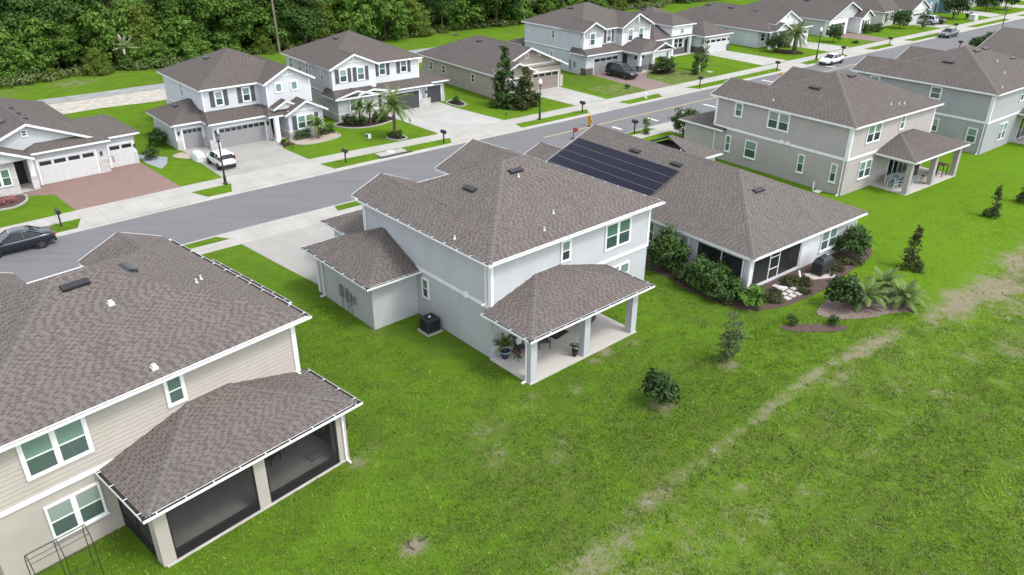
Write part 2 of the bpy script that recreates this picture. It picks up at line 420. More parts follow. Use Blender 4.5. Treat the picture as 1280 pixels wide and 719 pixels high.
    def gable_fill(s, r, face, p, a0, a1, zb, mat, name='gable_wall', drop=.1, trimz=None):
        zf = (lambda a: r.z(p, a)) if 'x' in face else (lambda a: r.z(a, p))
        ts = [a0 + (a1 - a0) * i / 40 for i in range(41)]; pk = max(ts, key=zf)
        br = [a0] + ([pk] if a0 + .01 < pk < a1 - .01 else []) + [a1]
        m = MB()
        top = [(a, max(zb + .01, zf(a) - drop)) for a in br]
        for o in (0, .12):
            pts = [FP(face, p, a0, zb, -o), FP(face, p, a1, zb, -o)] + [FP(face, p, a, z, -o) for a, z in top[::-1]]
            if (face in ('-x', '+y')) != (o > 0): pts = pts[::-1]
            m.face(pts)
        o = s.put(m, name, mat)
        if trimz: s.trim('gable_trim', [(face, p, a0, a1, trimz - .1, trimz + .06, .002, .045)], parent=o)
        return o
    def vent(s, r, side, x, y, w=.95, d=.42, h=.13):
        a, b, c = r.pl[side]; z = a * x + b * y + c
        n = Vector((-a, -b, 1)).normalized()
        t = Vector((0, 1, 0)) if 'x' in side else Vector((1, 0, 0)); u = n.cross(t).normalized()
        if u.z < 0: u = -u
        P_ = Vector((x, y, z)); vs = []
        for (i, j, k) in ((-1, -1, .01), (1, -1, .01), (1, 1, .01), (-1, 1, .01), (-.97, -.9, h * 1.1), (.97, -.9, h * 1.1), (.97, .55, h), (-.97, .55, h), (-.97, 1, .02), (.97, 1, .02)):
            vs.append(P_ + t * (w / 2 * i) + u * (d / 2 * j) + n * k)
        m = MB(); m.mesh(vs, [(0, 3, 2, 1), (0, 1, 5, 4), (4, 5, 6, 7), (1, 2, 9, 6, 5), (0, 4, 7, 8, 3), (7, 6, 9, 8), (2, 3, 8, 9)])
        return s.put(m, 'roof_vent', VENT, r.obj)
    def pipe(s, r, x, y, big=False):
        z = r.z(x, y); m = MB()
        if big: m.box(x - .13, x + .13, y - .13, y + .13, z - .08, z + .06); m.box(x - .08, x + .08, y - .08, y + .08, z + .061, z + .16)
        else: m.lathe([(.09, -.03), (.05, .06), (.04, .2)], 10, (x, y, z))
        return s.put(m, 'vent_pipe', PIPE, r.obj)
    # ---- openings
    def window(s, face, p, a, z, w, h, units=1, trim=.1, glass=None, grid=True, depth=.045, shut=None, sill=False, mat=None):
        m = MB(); gl = glass or (WR.choice(GV_UP), WR.choice(GV_LO)); k_ = .05; depth += k_
        for b in ((a, a + w, z + h - trim, z + h), (a, a + w, z, z + trim), (a, a + trim, z + trim, z + h - trim), (a + w - trim, a + w, z + trim, z + h - trim)):
            fbox(m, face, p, b[0], b[1], b[2], b[3], 0.002, depth)
        if sill: fbox(m, face, p, a - .05, a + w + .05, z - .07, z - .001, .002, depth + .04)
        iw = (w - 2 * trim - (units - 1) * .12) / units; panes = []
        for i in range(units):
            b0 = a + trim + i * (iw + .12); b1 = b0 + iw
            if i < units - 1: fbox(m, face, p, b1, b1 + .12, z + trim, z + h - trim, .002, depth - .004)
            zb, ztp = z + trim, z + h - trim; zm = (zb + ztp) / 2; t = .04
            fbox(m, face, p, b0, b0 + t, zb, ztp, .002, .03 + k_); fbox(m, face, p, b1 - t, b1, zb, ztp, .002, .03 + k_)
            fbox(m, face, p, b0 + t, b1 - t, zb, zb + t, .002, .03 + k_); fbox(m, face, p, b0 + t, b1 - t, ztp - t, ztp, .002, .03 + k_)
            if grid: fbox(m, face, p, b0 + t, b1 - t, zm - .025, zm + .025, .002, .034 + k_)
            panes.append((b0 + t, b1 - t, zb + t, ztp - t, zm))
        o = s.put(m, 'window', mat or WHITE)
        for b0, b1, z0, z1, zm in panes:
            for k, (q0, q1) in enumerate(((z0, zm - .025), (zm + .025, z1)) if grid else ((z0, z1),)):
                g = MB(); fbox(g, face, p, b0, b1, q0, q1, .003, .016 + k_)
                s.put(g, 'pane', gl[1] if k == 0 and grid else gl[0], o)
        if shut:
            sw, sm = shut
            for c0 in (a - sw - .03, a + w + .03):
                g = MB(); fbox(g, face, p, c0, c0 + sw, z, z + h, .002, .03 + k_)
                q = z + .06
                while q < z + h - .08: fbox(g, face, p, c0 + .05, c0 + sw - .05, q, q + .035, .0305 + k_, .045 + k_); q += .075
                s.put(g, 'shutter', sm, o)
        return o
    def garage_door(s, face, p, a0, a1, z0, z1, mat, lights=4, trim=.14, glass=None, recess=.0):
        m = MB(); w = a1 - a0; h = z1 - z0
        fbox(m, face, p, a0, a1, z0, z1, .002, .03)
        nc = max(4, round(w / .6)); nc -= nc % 2; rows = 4
        for r_ in range(rows):
            q0 = z0 + h * r_ / rows + .05; q1 = z0 + h * (r_ + 1) / rows - .05
            if r_ == rows - 1 and lights: continue
            for c in range(nc): fbox(m, face, p, a0 + w * c / nc + .05, a0 + w * (c + 1) / nc - .05, q0, q1, .0305, .045)
        o = s.put(m, 'garage_door', mat)
        if lights:
            q0 = z0 + h * .79; q1 = z0 + h * .95
            for c in range(lights):
                g = MB(); c0 = a0 + w * (c + .1) / lights; c1 = a0 + w * (c + .9) / lights
                fbox(g, face, p, c0, c1, q0, q1, .031, .04); s.put(g, 'door_window', G_DK, o)
        if trim:
            s.trim('garage_surround', [(face, p, a0 - trim, a0, z0, z1 + trim, .002, .06), (face, p, a1, a1 + trim, z0, z1 + trim, .002, .06), (face, p, a0, a1, z1, z1 + trim, .002, .06)])
        return o
    def slider(s, face, p, a0, a1, z0, z1, n=3, mat=None, glass=None):
        m = MB(); w = (a1 - a0) / n
        fbox(m, face, p, a0 - .06, a1 + .06, z1, z1 + .08, .002, .05); fbox(m, face, p, a0 - .06, a1 + .06, z0, z0 + .04, .002, .05)
        for i in range(n + 1): fbox(m, face, p, a0 + w * i - .04, a0 + w * i + .04, z0 + .04, z1, .002, .045)
        o = s.put(m, 'sliding_door', mat or WHITE)
        for i in range(n):
            g = MB(); fbox(g, face, p, a0 + w * i + .04, a0 + w * (i + 1) - .04, z0 + .04, z1, .003, .02); s.put(g, 'pane', glass or G_DK, o)
        return o
    def door(s, face, p, a0, a1, z0, z1, mat):
        m = MB(); fbox(m, face, p, a0, a1, z0, z1, .002, .05)
        for q0, q1 in ((.1, .42), (.5, .92)): fbox(m, face, p, a0 + .12, a1 - .12, z0 + (z1 - z0) * q0, z0 + (z1 - z0) * q1, .0505, .065)
        o = s.put(m, 'front_door', mat)
        g = MB(); fbox(g, face, p, a0 + .06, a0 + .1, z0 + .95, z0 + 1.1, .051, .11); s.put(g, 'handle', BLACKM, o)
        return o
    def downspout(s, face, p, a, z0, z1, o=.0):
        m = MB(); fbox(m, face, p, a - .04, a + .04, z0 + .12, z1, .02 + o, .09 + o); fbox(m, face, p, a - .04, a + .04, z0 + .02, z0 + .119, .02 + o, .35 + o)
        return s.put(m, 'downspout', WHITE)
    def sconce(s, face, p, a, z):
        m = MB(); fbox(m, face, p, a - .07, a + .07, z, z + .3, .002, .16); fbox(m, face, p, a - .09, a + .09, z + .3005, z + .34, .002, .18); return s.put(m, 'wall_lantern', BLACKM)
CAPM = {}
SH_A = shingle('shingles_brown_grey', (.050, .042, .037), (.176, .152, .137), 0.0)
SH_B = shingle('shingles_grey', (.052, .045, .040), (.172, .153, .139), 5.3)
SH_C = shingle('shingles_taupe', (.048, .040, .036), (.150, .130, .118), 9.1)
SH_F = shingle('shingles_mid_brown', (.048, .040, .036), (.137, .118, .107), 3.7)
SH_F2 = shingle('shingles_mid_grey', (.049, .042, .038), (.140, .123, .112), 13.7)
CAPM[SH_A.name] = shingle('ridge_shingles', (.070, .060, .056), (.168, .148, .141), 1.0, .28)
for _m in (SH_B, SH_C): CAPM[_m.name] = CAPM[SH_A.name]
for _m in (SH_F, SH_F2): CAPM[_m.name] = shingle('ridge_shingles_dark', (.057, .049, .046), (.13, .114, .108), 2.0, .28)
def pair(n, c): return wallmat(n + '_stucco', c, .35), wallmat(n + '_siding', c, .08)
S_ = .42
def plan_a(h, stucco, siding, w, d, zb=(3.03, 3.24), wl=3.9, wld=12.3, wrx=7.05, wrd=13.2, gut=True, sl=S_, bump=True):
    # two storey box with a rear porch side, front wings and a one storey garage bump
    h.body('wall', stucco, 0, w, 0, d, 0, 3.04)
    h.body('wall', stucco, 0.001, wl, d, wld, 0, 3.04)
    h.body('wall', stucco, wrx, w - .001, d, wrd, 0, 3.04)
    h.sided('siding_wall', siding, -.012, w + .012, -.012, d, 3.045, 5.96)
    h.sided('siding_wall', siding, -.011, wl, d - .1, wld, 3.045, 5.96)
    h.sided('siding_wall', siding, wrx, w + .011, d - .1, wrd, 3.045, 5.96)
    B = []
    for f, p, a0, a1 in (('-y', 0, -.03, w + .03), ('-x', 0, -.001, wld), ('+x', w, -.001, wrd)): B.append((f, p, a0, a1, zb[0], zb[1], .004, .068))
    h.trim('band_trim', B)
    t = .15
    h.trim('corner_board', [('-y', 0, -.035, t, zb[1] + .002, 5.84, .004, .062), ('-y', 0, w - t, w + .035, zb[1] + .002, 5.84, .004, .062),
        ('-x', 0, 0.001, t, zb[1] + .002, 5.84, .004, .061), ('-x', 0, wld - t, wld, zb[1] + .002, 5.84, .004, .061), ('+x', w, .001, t, zb[1] + .002, 5.84, .004, .061)])
    o = .46
    rm = h.roof(-o, w + o, -o, d + o, 6.0, {k: sl for k in ('-x', '+x', '-y', '+y')}, gutter=gut)
    rl = h.roof(-o + .002, wl + .05, d * .42, wld + .48, 6.0, {'-x': sl, '+x': sl}, gable=('+y',))
    rr = h.roof(wrx - o, w + o - .002, d * .42, wrd + .48, 6.0, {'-x': sl, '+x': sl}, gable=('+y',))
    h.gable_fill(rl, '+y', wld, 0, wl, 5.9, siding); h.gable_fill(rr, '+y', wrd, wrx, w, 5.9, siding)
    return rm, rl, rr
def porch(h, x0, x1, y, z, slope, gut, mat_wall, cols, slabm, cw=.44, sy=0.0, name='porch_roof'):
    r = h.roof(x0, x1, y - .46, 0, z, {'-x': slope, '+x': slope, '-y': slope}, gutter=gut, name=name)
    m = MB(); a0, a1 = x0 + .46, x1 - .46
    m.box(a0 + .02, a1 - .02, y + .02, y + .36, z - .42, z - .1); m.box(a0 + .02, a0 + .36, y + .361, -.02, z - .42, z - .1); m.box(a1 - .36, a1 - .02, y + .361, -.02, z - .42, z - .1)
    h.put(m, 'porch_beam', mat_wall)
    m = MB(); m.box(a0 + .1, a1 - .1, y + .1, -.03, z - .13, z - .1); h.put(m, 'porch_ceiling', WHITE)
    for cx in cols:
        m = MB(); m.box(cx, cx + cw, y, y + cw, .06, z - .421); h.put(m, 'column', mat_wall)
    m = MB(); m.box(a0 - .04, a1 + .04, y - .06, -.004, 0, .06); h.put(m, 'slab', slabm)
    return r
# ================= the pale blue grey house in the middle
Mst, Msd = pair('blue_grey', (.425, .435, .448))
h = House('house', 'pale blue-grey two-storey house with open rear patio and air conditioner beside it', 'house', -1.108, 36.038, 41.526, shing=SH_A)
HM = h
rm, rl, rr = plan_a(h, Mst, Msd, 12.72, 11.5)
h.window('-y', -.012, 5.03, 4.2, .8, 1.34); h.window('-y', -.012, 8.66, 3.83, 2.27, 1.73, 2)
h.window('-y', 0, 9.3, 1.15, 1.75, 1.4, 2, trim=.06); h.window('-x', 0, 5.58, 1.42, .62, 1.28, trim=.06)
h.slider('-y', 0, 3.2, 6.9, .07, 2.25, 4)
porch(h, -.56, 8.61, -3.254, 3.07, .288, True, Mst, (-.1, 3.84, 7.71), SLAB)
h.body('garage_wall', Mst, -3.09, -.003, 6.82, 13.25, 0, 2.95)
g = h.roof(-3.56, 0, 6.37, 13.72, 3.07, {'-x': S_, '-y': S_, '+y': S_}, gutter=True, name='garage_roof')
h.trim('corner_board', [('-x', -3.09, 13.08, 13.25, .05, 2.9, .002, .05)])
h.downspout('-x', -3.09, 12.5, 0, 2.9); h.downspout('-x', 0, .35, 3.2, 5.95); h.downspout('-x', 0, 12.0, 3.3, 5.95); h.downspout('-x', -.1, -2.95, 0, 2.9)
h.body('front_wall', Mst, 0.002, 12.71, 13.2, 16.4, 0, 2.95)
h.roof(-.46, 13.2, 11.6, 16.9, 3.07, {'-x': .3, '+x': .3, '+y': .3}, name='front_roof', gutter=True)
h.vent(rm, '-x', 3.15, 5.5); h.vent(rm, '-y', 5.9, 4.75); h.pipe(rm, 5.75, 4.3); h.pipe(rm, 4.1, .35); h.pipe(rm, -.05, 2.9); h.pipe(rm, 5.6, 1.2)
h.trim('vent_hood', [('-x', 0, 1.78, 2.1, 3.08, 3.4, .051, .2)])
# utility boxes on the garage wall
UTIL = simple('grey_meter_box', (.23, .24, .24), .5, .5, .3)
for a, z, w_, hh in ((10.1, .9, .32, .75), (9.55, .75, .14, .9), (9.1, 1.0, .3, .45), (8.72, .9, .12, .5)):
    m = MB(); fbox(m, '-x', -3.09, a, a + w_, z, z + hh, .002, .14); h.put(m, 'meter_box', UTIL, bevel=.01)
m = MB()
for a in (10.25, 9.6, 9.2): m.tube([FP('-x', -3.09, a, .02, .05), FP('-x', -3.09, a, .95, .05)], .025, 6)
h.put(m, 'conduit', UTIL)
# ================= the beige house bottom left
Lst, Lsd = pair('beige', (.385, .35, .312))
h = House('house', 'beige two-storey house with a dark screened lanai in the near left corner', 'house', -9.697, 29.931, 48.43, mir=True, shing=SH_A)
HL = h
rm, rl, rr = plan_a(h, Lst, Lsd, 12.9, 11.5)
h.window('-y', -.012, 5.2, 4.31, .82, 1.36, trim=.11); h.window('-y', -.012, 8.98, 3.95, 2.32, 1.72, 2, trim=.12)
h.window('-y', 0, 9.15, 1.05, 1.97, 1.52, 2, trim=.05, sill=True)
porch(h, -.3, 9.02, -3.357, 3.07, .288, True, Lst, (.1, 4.1, 8.2), SLABGREY, cw=.5)
h.slider('-y', 0, 2.4, 6.9, .07, 2.25, 4, mat=BLACKM)
FRM = MB(); KICK = MB(); SCRS = []
def scr(face, p, a0, a1, nm=1):
    for q in [a0 + (a1 - a0) * i / nm for i in range(nm + 1)]: fbox(FRM, face, p, q - .03, q + .03, .07, 2.64, -.08, -.02)
    fbox(FRM, face, p, a0 + .031, a1 - .031, 2.58, 2.64, -.08, -.02); fbox(FRM, face, p, a0 + .031, a1 - .031, .47, .53, -.08, -.02); fbox(FRM, face, p, a0 + .031, a1 - .031, .07, .12, -.08, -.02)
    fbox(KICK, face, p, a0 + .032, a1 - .032, .121, .469, -.06, -.04)
    SCRS.append((face, p, a0 + .032, a1 - .032))
scr('-y', -3.357, .66, 4.06); scr('-y', -3.357, 4.64, 8.16); scr('+x', 8.7, -2.82, -.05, 2); scr('-x', .12, -2.82, -.05, 2)
h.put(FRM, 'screen_frame', BLACKM); h.put(KICK, 'kick_panel', simple('kick_panel_black', (.012, .012, .013), .6, .3, var=.2))
for f, p, a0, a1 in SCRS:
    m = MB(); fbox(m, f, p, a0, a1, .531, 2.579, -.052, -.048); h.put(m, 'screen_panel', DARKSCR if f == '-y' else DARKSCR2)
h.body('garage_wall', Lst, -3.12, -.003, 6.82, 13.5, 0, 2.95)
h.roof(-3.6, 0, 6.35, 13.98, 3.07, {'-x': S_, '-y': S_, '+y': S_}, gutter=True, name='garage_roof')
h.downspout('-y', 0, .16, 3.1, 5.95); h.downspout('-y', -3.357, .3, 0, 2.9)
h.body('front_wall', Lst, .002, 12.89, 13.2, 16.4, 0, 2.95)
h.roof(-.46, 13.3, 11.6, 16.9, 3.07, {'-x': .3, '+x': .3, '+y': .3}, name='front_roof')
h.vent(rm, '-y', 6.62, 5.0, 1.1); h.vent(rm, '-x', 4.2, 5.7, 1.0); h.pipe(rm, 5.95, 3.55, True); h.pipe(rm, 6.15, .05, True); h.pipe(rm, 2.1, 4.0); h.pipe(rm, 1.6, 4.6)
# ================= the white single storey house with solar panels
Wst, _ = pair('off_white', (.56, .575, .59))
h = House('house', 'white single-storey house with black solar panels and a corner lanai', 'house', 14.919, 44.054, 38.087, shing=SH_B)
HW = h
LX, LY, ZT = 5.62, 4.3, 2.13
m = MB()
m.box(LX, 12.24, 0, 21.0, 0, 2.5); m.box(0, LX - .001, LY, 20.999, 0, 2.5); h.put(m, 'wall', Wst)
m = MB(); m.box(0, .42, 0, .42, 0, 2.5); m.box(.421, LX - .001, 0, .2, ZT, 2.499); m.box(0, .2, .421, LY - .001, ZT, 2.499)
h.put(m, 'lanai_wall', Wst); h.blocks('knee_wall', [(.421, LX - .001, .02, .18, 0, .22), (.02, .18, .421, LY - .001, 0, .22)], Wst)
h.blocks('slab', [(.181, LX - .002, .181, LY - .002, 0, .06)], SLABGREY)
m = MB()
WF = [(.44, .5), (2.2, 2.27), (3.22, 3.29), (LX - .07, LX - .01)]
for a0, a1 in WF: fbox(m, '-y', 0, a0, a1, .221, ZT - .001, -.12, -.06)
for z in ((1.72, 1.78), (.9, .95)): fbox(m, '-y', 0, 2.271, 3.219, z[0], z[1], -.12, -.06)
for a0, a1 in ((.44, .5), (2.25, 2.32), (LY - .07, LY - .01)): fbox(m, '-x', 0, a0, a1, .221, ZT - .001, -.12, -.06)
for k, b in (('-y', LX), ('-x', LY)): fbox(m, k, 0, .501, b - .071, ZT - .06, ZT - .001, -.115, -.065)
h.put(m, 'screen_frame', WHITE)
for a0, a1 in ((.501, 2.199), (2.271, 3.219), (3.291, LX - .071)):
    g = MB(); fbox(g, '-y', 0, a0, a1, .225, ZT - .062, -.09, -.086); h.put(g, 'screen_panel', DARKSCR2)
for a0, a1 in ((.501, 2.249), (2.321, LY - .071)):
    g = MB(); fbox(g, '-x', 0, a0, a1, .225, ZT - .062, -.09, -.086); h.put(g, 'screen_panel', DARKSCR2)
CURT = simple('grey_blue_curtain', (.16, .19, .22), .9, .1, var=.3, scale=8)
m = MB()
for i in range(9): m.tube([(5.05 + i * .055, .35 + .05 * (i % 2), .1), (5.05 + i * .055, .35 + .05 * (i % 2), 2.1)], .035, 6)
h.put(m, 'curtain', CURT)
m = MB()
for i in range(9): m.tube([(.35 + .05 * (i % 2), 3.6 + i * .055, .1), (.35 + .05 * (i % 2), 3.6 + i * .055, 2.1)], .035, 6)
h.put(m, 'curtain', CURT)
h.slider('-x', LX, .6, 3.6, .07, 2.05, 3); h.slider('-y', LY, 1.2, 4.6, .07, 2.05, 3)
h.window('-y', 0, 7.82, .7, 1.88, 1.5, 2, trim=.06, sill=True); h.window('-x', 0, 4.95, .68, .68, 1.5, trim=.05, sill=True)
h.window('-x', 0, 8.0, .7, .75, 1.5, trim=.05, sill=True); h.window('-x', 0, 12.2, .7, .75, 1.5, trim=.05)
h.trim('corner_board', [('-y', 0, 0, .14, .0, 2.4, .002, .03), ('-y', 0, 12.1, 12.24, 0, 2.4, .002, .03), ('-x', 0, .001, .14, 0, 2.4, .002, .029)])
h.downspout('-x', 0, .5, 0, 2.45); h.downspout('-x', 0, 8.9, 0, 2.45)
rW = h.roof(-.46, 12.7, -.46, 20.9, 2.63, {k: S_ for k in ('-x', '+x', '-y')}, gable=('+y',), fh=.2)
h.gable_fill(rW, '+y', 20.5, 0, 12.24, 2.4, Wst)
h.body('garage_wall', Wst, 12.242, 15.5, 15.3, 20.8, 0, 2.5)
h.roof(12.24, 15.95, 14.86, 21.25, 2.63, {'+x': S_, '-y': S_, '+y': S_}, name='garage_roof', fh=.2)
h.body('front_wall', Wst, .002, 5.2, 21.001, 23.2, 0, 2.5)
h.roof(-.46, 5.6, 18.5, 23.6, 2.63, {'-x': S_, '+x': S_}, gable=('+y',), name='front_roof', fh=.2)
for x, y in ((4.9, 14.8), (5.0, 10.6), (5.1, 4.4)): h.vent(rW, '-x', 4.75, y, 1.0) if y > 6 else h.vent(rW, '-y', 5.6, 4.0, 1.0)
h.pipe(rW, 8.2, 13.2)
# ================= the taupe house right of it
Bst, Bsd = pair('taupe', (.365, .335, .322))
h = House('house', 'taupe two-storey house with patio furniture under its rear porch', 'house', 27.551, 61.887, 37.278, shing=SH_C)
HB = h
rm, rl, rr = plan_a(h, Bst, Bsd, 13.28, 11.9, wl=5.0, wld=13.9, wrx=7.4, wrd=12.8, gut=False)
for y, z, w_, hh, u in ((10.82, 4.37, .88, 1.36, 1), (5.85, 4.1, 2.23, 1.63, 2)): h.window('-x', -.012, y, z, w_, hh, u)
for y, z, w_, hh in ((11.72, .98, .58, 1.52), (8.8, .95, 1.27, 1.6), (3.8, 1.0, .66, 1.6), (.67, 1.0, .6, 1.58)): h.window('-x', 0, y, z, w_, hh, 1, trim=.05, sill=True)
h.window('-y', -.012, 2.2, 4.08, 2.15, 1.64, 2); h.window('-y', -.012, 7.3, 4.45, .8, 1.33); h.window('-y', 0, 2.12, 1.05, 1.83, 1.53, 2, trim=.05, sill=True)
h.slider('-y', 0, 7.0, 10.6, .07, 2.25, 4)
porch(h, 4.14, 13.58, -3.195, 3.07, .30, False, Bst, (4.66, 8.75, 12.86), SLAB)
h.body('front_wall', Bst, .002, 13.27, 13.901, 17.4, 0, 2.8)
h.roof(-.46, 13.7, 12.4, 17.9, 2.95, {'-x': .35, '+x': .35, '+y': .35}, name='front_roof')
h.trim('vent_hood', [('-x', 0, 5.45, 5.8, 3.1, 3.38, .051, .2), ('-x', 0, 6.1, 6.45, 3.1, 3.38, .051, .2)])
h.downspout('-x', 0, .2, 0, 5.95); h.downspout('-x', 0, 13.7, 3.3, 5.9); h.downspout('-x', 0, 13.65, 0, 3.0)
h.vent(rm, '-x', 3.2, 6.0, 1.05); h.vent(rm, '-y', 6.9, 5.0, 1.0)
for x, y in ((6.9, .9), (7.9, .7), (8.6, .6)): h.pipe(rm, x, y)
h.pipe(rm, .5, 8.2)
# ================= the mid grey house at the right edge
Gst, Gsd = pair('mid_grey', (.325, .328, .338))
h = House('house', 'mid-grey two-storey house at the right edge with white corner boards', 'house', 45.557, 73.713, 38.72, shing=SH_C)
HG = h
rm, rl, rr = plan_a(h, Gst, Gsd, 13.3, 12.6, wl=5.0, wld=14.0, wrx=7.6, wrd=13.4, gut=False)
h.window('-x', -.012, 4.85, 4.45, 1.15, 1.25); h.window('-x', -.012, 11.3, 4.45, 1.1, 1.25)
h.window('-x', 0, .65, .97, .95, 1.46, trim=.06); h.window('-x', 0, 4.42, 1.3, .62, 1.35, trim=.06); h.window('-x', 0, 9.2, 1.0, .8, 1.4, trim=.06)
h.window('-y', 0, 3.15, .85, 1.75, 1.7, 2, trim=.06); h.window('-y', -.012, 6.2, 4.3, .85, 1.35); h.window('-y', -.012, 9.4, 4.1, 2.1, 1.6, 2)
h.slider('-y', 0, 8.3, 11.6, .07, 2.25, 3)
porch(h, 6.9, 13.7, -3.1, 3.07, .30, False, Gst, (7.36, 12.8), SLAB)
h.downspout('-x', 0, .2, 0, 5.95)
h.body('front_wall', Gst, .002, 13.29, 14.001, 17.4, 0, 2.8)
h.roof(-.46, 13.7, 12.4, 17.9, 2.95, {'-x': .35, '+x': .35, '+y': .35}, name='front_roof')
h.vent(rm, '-x', 3.2, 6.3, 1.05); h.vent(rm, '-y', 6.6, 5.3, 1.0); h.vent(rm, '-y', 8.6, 5.3, 1.0)
h.pipe(rm, 7.2, 3.3); h.pipe(rm, 1.6, .2); h.pipe(rm, 5.4, 1.7)
# ================= houses beyond, right edge
Kst, Ksd = pair('sand', (.46, .45, .43))
for lab, s, t, w_, d_, sl_, gb in (('single-storey house cut by the right edge beyond the mid-grey house', 97.3, 30.9, 19.5, 15.2, {k: .335 for k in ('-x', '+x', '-y', '+y')}, ()), ('farthest house roof at the right edge beside the street shrubs', 118.2, 27.5, 19.6, 16, {'-x': .30, '+x': .30, '-y': .30}, ('+y',))):
    a = R(40); x = s * math.cos(a) - t * math.sin(a); y = s * math.sin(a) + t * math.cos(a)
    h = House('house', lab, 'house', x, y, 40, shing=SH_C)
    h.body('wall', Kst, 0, w_, 0, d_, 0, 2.7)
    r = h.roof(-.46, w_ + .46, -.46, d_ + .46, 2.83, sl_, gable=gb, fh=.2)
    if gb: h.gable_fill(r, '+y', d_, 0, w_, 2.7, Kst)
    h.window('-y', 0, 2, .8, 1.8, 1.4, 2, trim=.06); h.window('-y', 0, 8, .8, 1.8, 1.4, 2, trim=.06); h.window('-x', 0, 4, .8, .9, 1.4, trim=.06); h.window('-x', 0, 9, .8, .9, 1.4, trim=.06)
    h.garage_door('+y', d_, 6.2, 11, 0, 2.1, simple('garage_white', (.6, .6, .6)))
    h.vent(r, '-x', 4.6, 8, 1)
    if not gb: h.vent(r, '-y', 13.5, 5.0, 1.1); h.pipe(r, 12, 3)
# solar array: four rows of modules standing just off the left roof slope of the white house
SOL = glassm('solar_cell_glass', (.010, .009, .020), .3, 1.28); SOLF = simple('solar_frame', (.115, .11, .12), .4, .5, var=.1)
sol = thing('solar_array', 'black solar panel array of four rows on the white single-storey house roof', 'solar panels', (14.919, 44.054, 0), R(38.087))
a_ = math.atan(S_); x0, x1, y0, y1 = .95, 4.15, 9.7, 20.6
L = (x1 - x0) / math.cos(a_); nr, nc = 4, 8
def sp(l, y, o): return (x0 + l * math.cos(a_) - o * math.sin(a_), y, 2.63 + S_ * (x0 + .46) + l * math.sin(a_) + o * math.cos(a_))
fm = MB()
for i in range(nr + 1):
    l = L * i / nr
    fm.bar(sp(l, y0, .10), sp(l, y1, .10), .045 if 0 < i < nr else .03, .045)
for q in (y0, y1): fm.bar(sp(.0, q, .1), sp(L, q, .1), .03, .04)
for i in range(1, nc): 
    q = y0 + (y1 - y0) * i / nc
    fm.bar(sp(0.03, q, .04), sp(L - .03, q, .04), .04, .05)
fm.build('panel_frame', SOLF, sol)
for i in range(nr):
    for j in range(nc):
        l0, l1 = L * i / nr + .03, L * (i + 1) / nr - .03; q0, q1 = y0 + (y1 - y0) * j / nc + .006, y0 + (y1 - y0) * (j + 1) / nc - .006
        m = MB(); a, b, c, d = sp(l0, q0, .115), sp(l1, q0, .115), sp(l1, q1, .115), sp(l0, q1, .115)
        e = [sp(l0, q0, .09), sp(l1, q0, .09), sp(l1, q1, .09), sp(l0, q1, .09)]
        m.mesh([a, b, c, d] + e, [(0, 1, 2, 3), (7, 6, 5, 4), (0, 4, 5, 1), (1, 5, 6, 2), (2, 6, 7, 3), (3, 7, 4, 0)])
        m.build('solar_module', SOL, sol)
# ================= houses across the street; local x runs along the street, y away from it
GREYG = simple('garage_grey', (.25, .245, .25), .5, .4, var=.06); DKG = simple('garage_charcoal', (.055, .057, .064), .5, .4, var=.1)
TANG = simple('garage_tan', (.235, .195, .165), .5, .4, var=.06); WHG = simple('garage_white_door', (.52, .525, .52), .5, .4, var=.04)
SHUT = simple('charcoal_shutter', (.085, .09, .10), .6, .3, var=.15); REDSH = simple('dark_red_shutter', (.09, .03, .03), .6, .3)
DOORDK = simple('dark_door', (.03, .03, .035), .5, .4)
STONEW = stonem('white_stone', (.62, .60, .58), (.42, .40, .38), (.52, .5, .48)); STONEG = stonem('warm_grey_stone', (.38, .36, .34), (.52, .50, .47), (.42, .4, .38))
STONED = stonem('dark_stone', (.07, .062, .058), (.14, .125, .115), (.09, .085, .08)); STONET = stonem('tan_stone', (.42, .38, .32), (.52, .48, .42), (.45, .42, .36))
LG = (.42)
# ---- H1
st, sd = pair('pale_grey', (.46, .475, .485))
h = House('house', 'pale grey single-storey house with red paver driveway at the left edge', 'house', -40.47, 63.86, 42.93, shing=SH_F2); H1 = h
h.body('wall', st, -5.2, 5.0, 1.4, 18.4, 0, 2.8); h.body('garage_wall', st, -.62, 5.55, 0, 5, 0, 2.8); h.body('garage_wall', st, 5.551, 8.3, .85, 6.5, 0, 2.75)
h.garage_door('-y', 0, -.05, 4.55, 0, 2.1, WHG, 4); h.garage_door('-y', .85, 5.95, 8.05, 0, 2.05, WHG, 2)
r = h.roof(-5.7, 5.5, .2, 18.9, 2.95, {'-x': LG, '+x': LG, '+y': LG}, gable=('-y',))
h.gable_fill(r, '-y', .7, -5.2, 5.0, 2.9, sd)
h.window('-y', .72, -.55, 4.15, .5, .6, 1, trim=.06, glass=(SHUT, SHUT))
g1 = h.roof(-.9, 5.95, -.5, 1.6, 2.97, {'-y': LG, '-x': LG, '+x': .9}, name='skirt_roof')
g2 = h.roof(2.2, 8.77, .38, 6.6, 2.96, {'-y': LG, '+x': .75, '+y': LG}, name='garage_roof')
pr = h.roof(-5.6, -.5, -1.9, 2.0, 2.95, {'-x': LG, '+x': LG}, gable=('-y',), name='porch_roof'); h.gable_fill(pr, '-y', -1.6, -5.3, -.8, 2.85, sd)
h.blocks('stone_wall', [(-5.2, -1.95, -1.05, 1.39, 0, 2.7)], STONEW); h.window('-y', -1.05, -3.9, .8, 1.5, 1.5, 2, trim=.06)
h.blocks('stone_pier', [(-.98, -.5, -1.0, -.5, 0, 1.2), (4.72, 5.54, -.12, -.003, 0, 1.25), (8.1, 8.35, .74, .847, 0, 1.2)], STONEW)
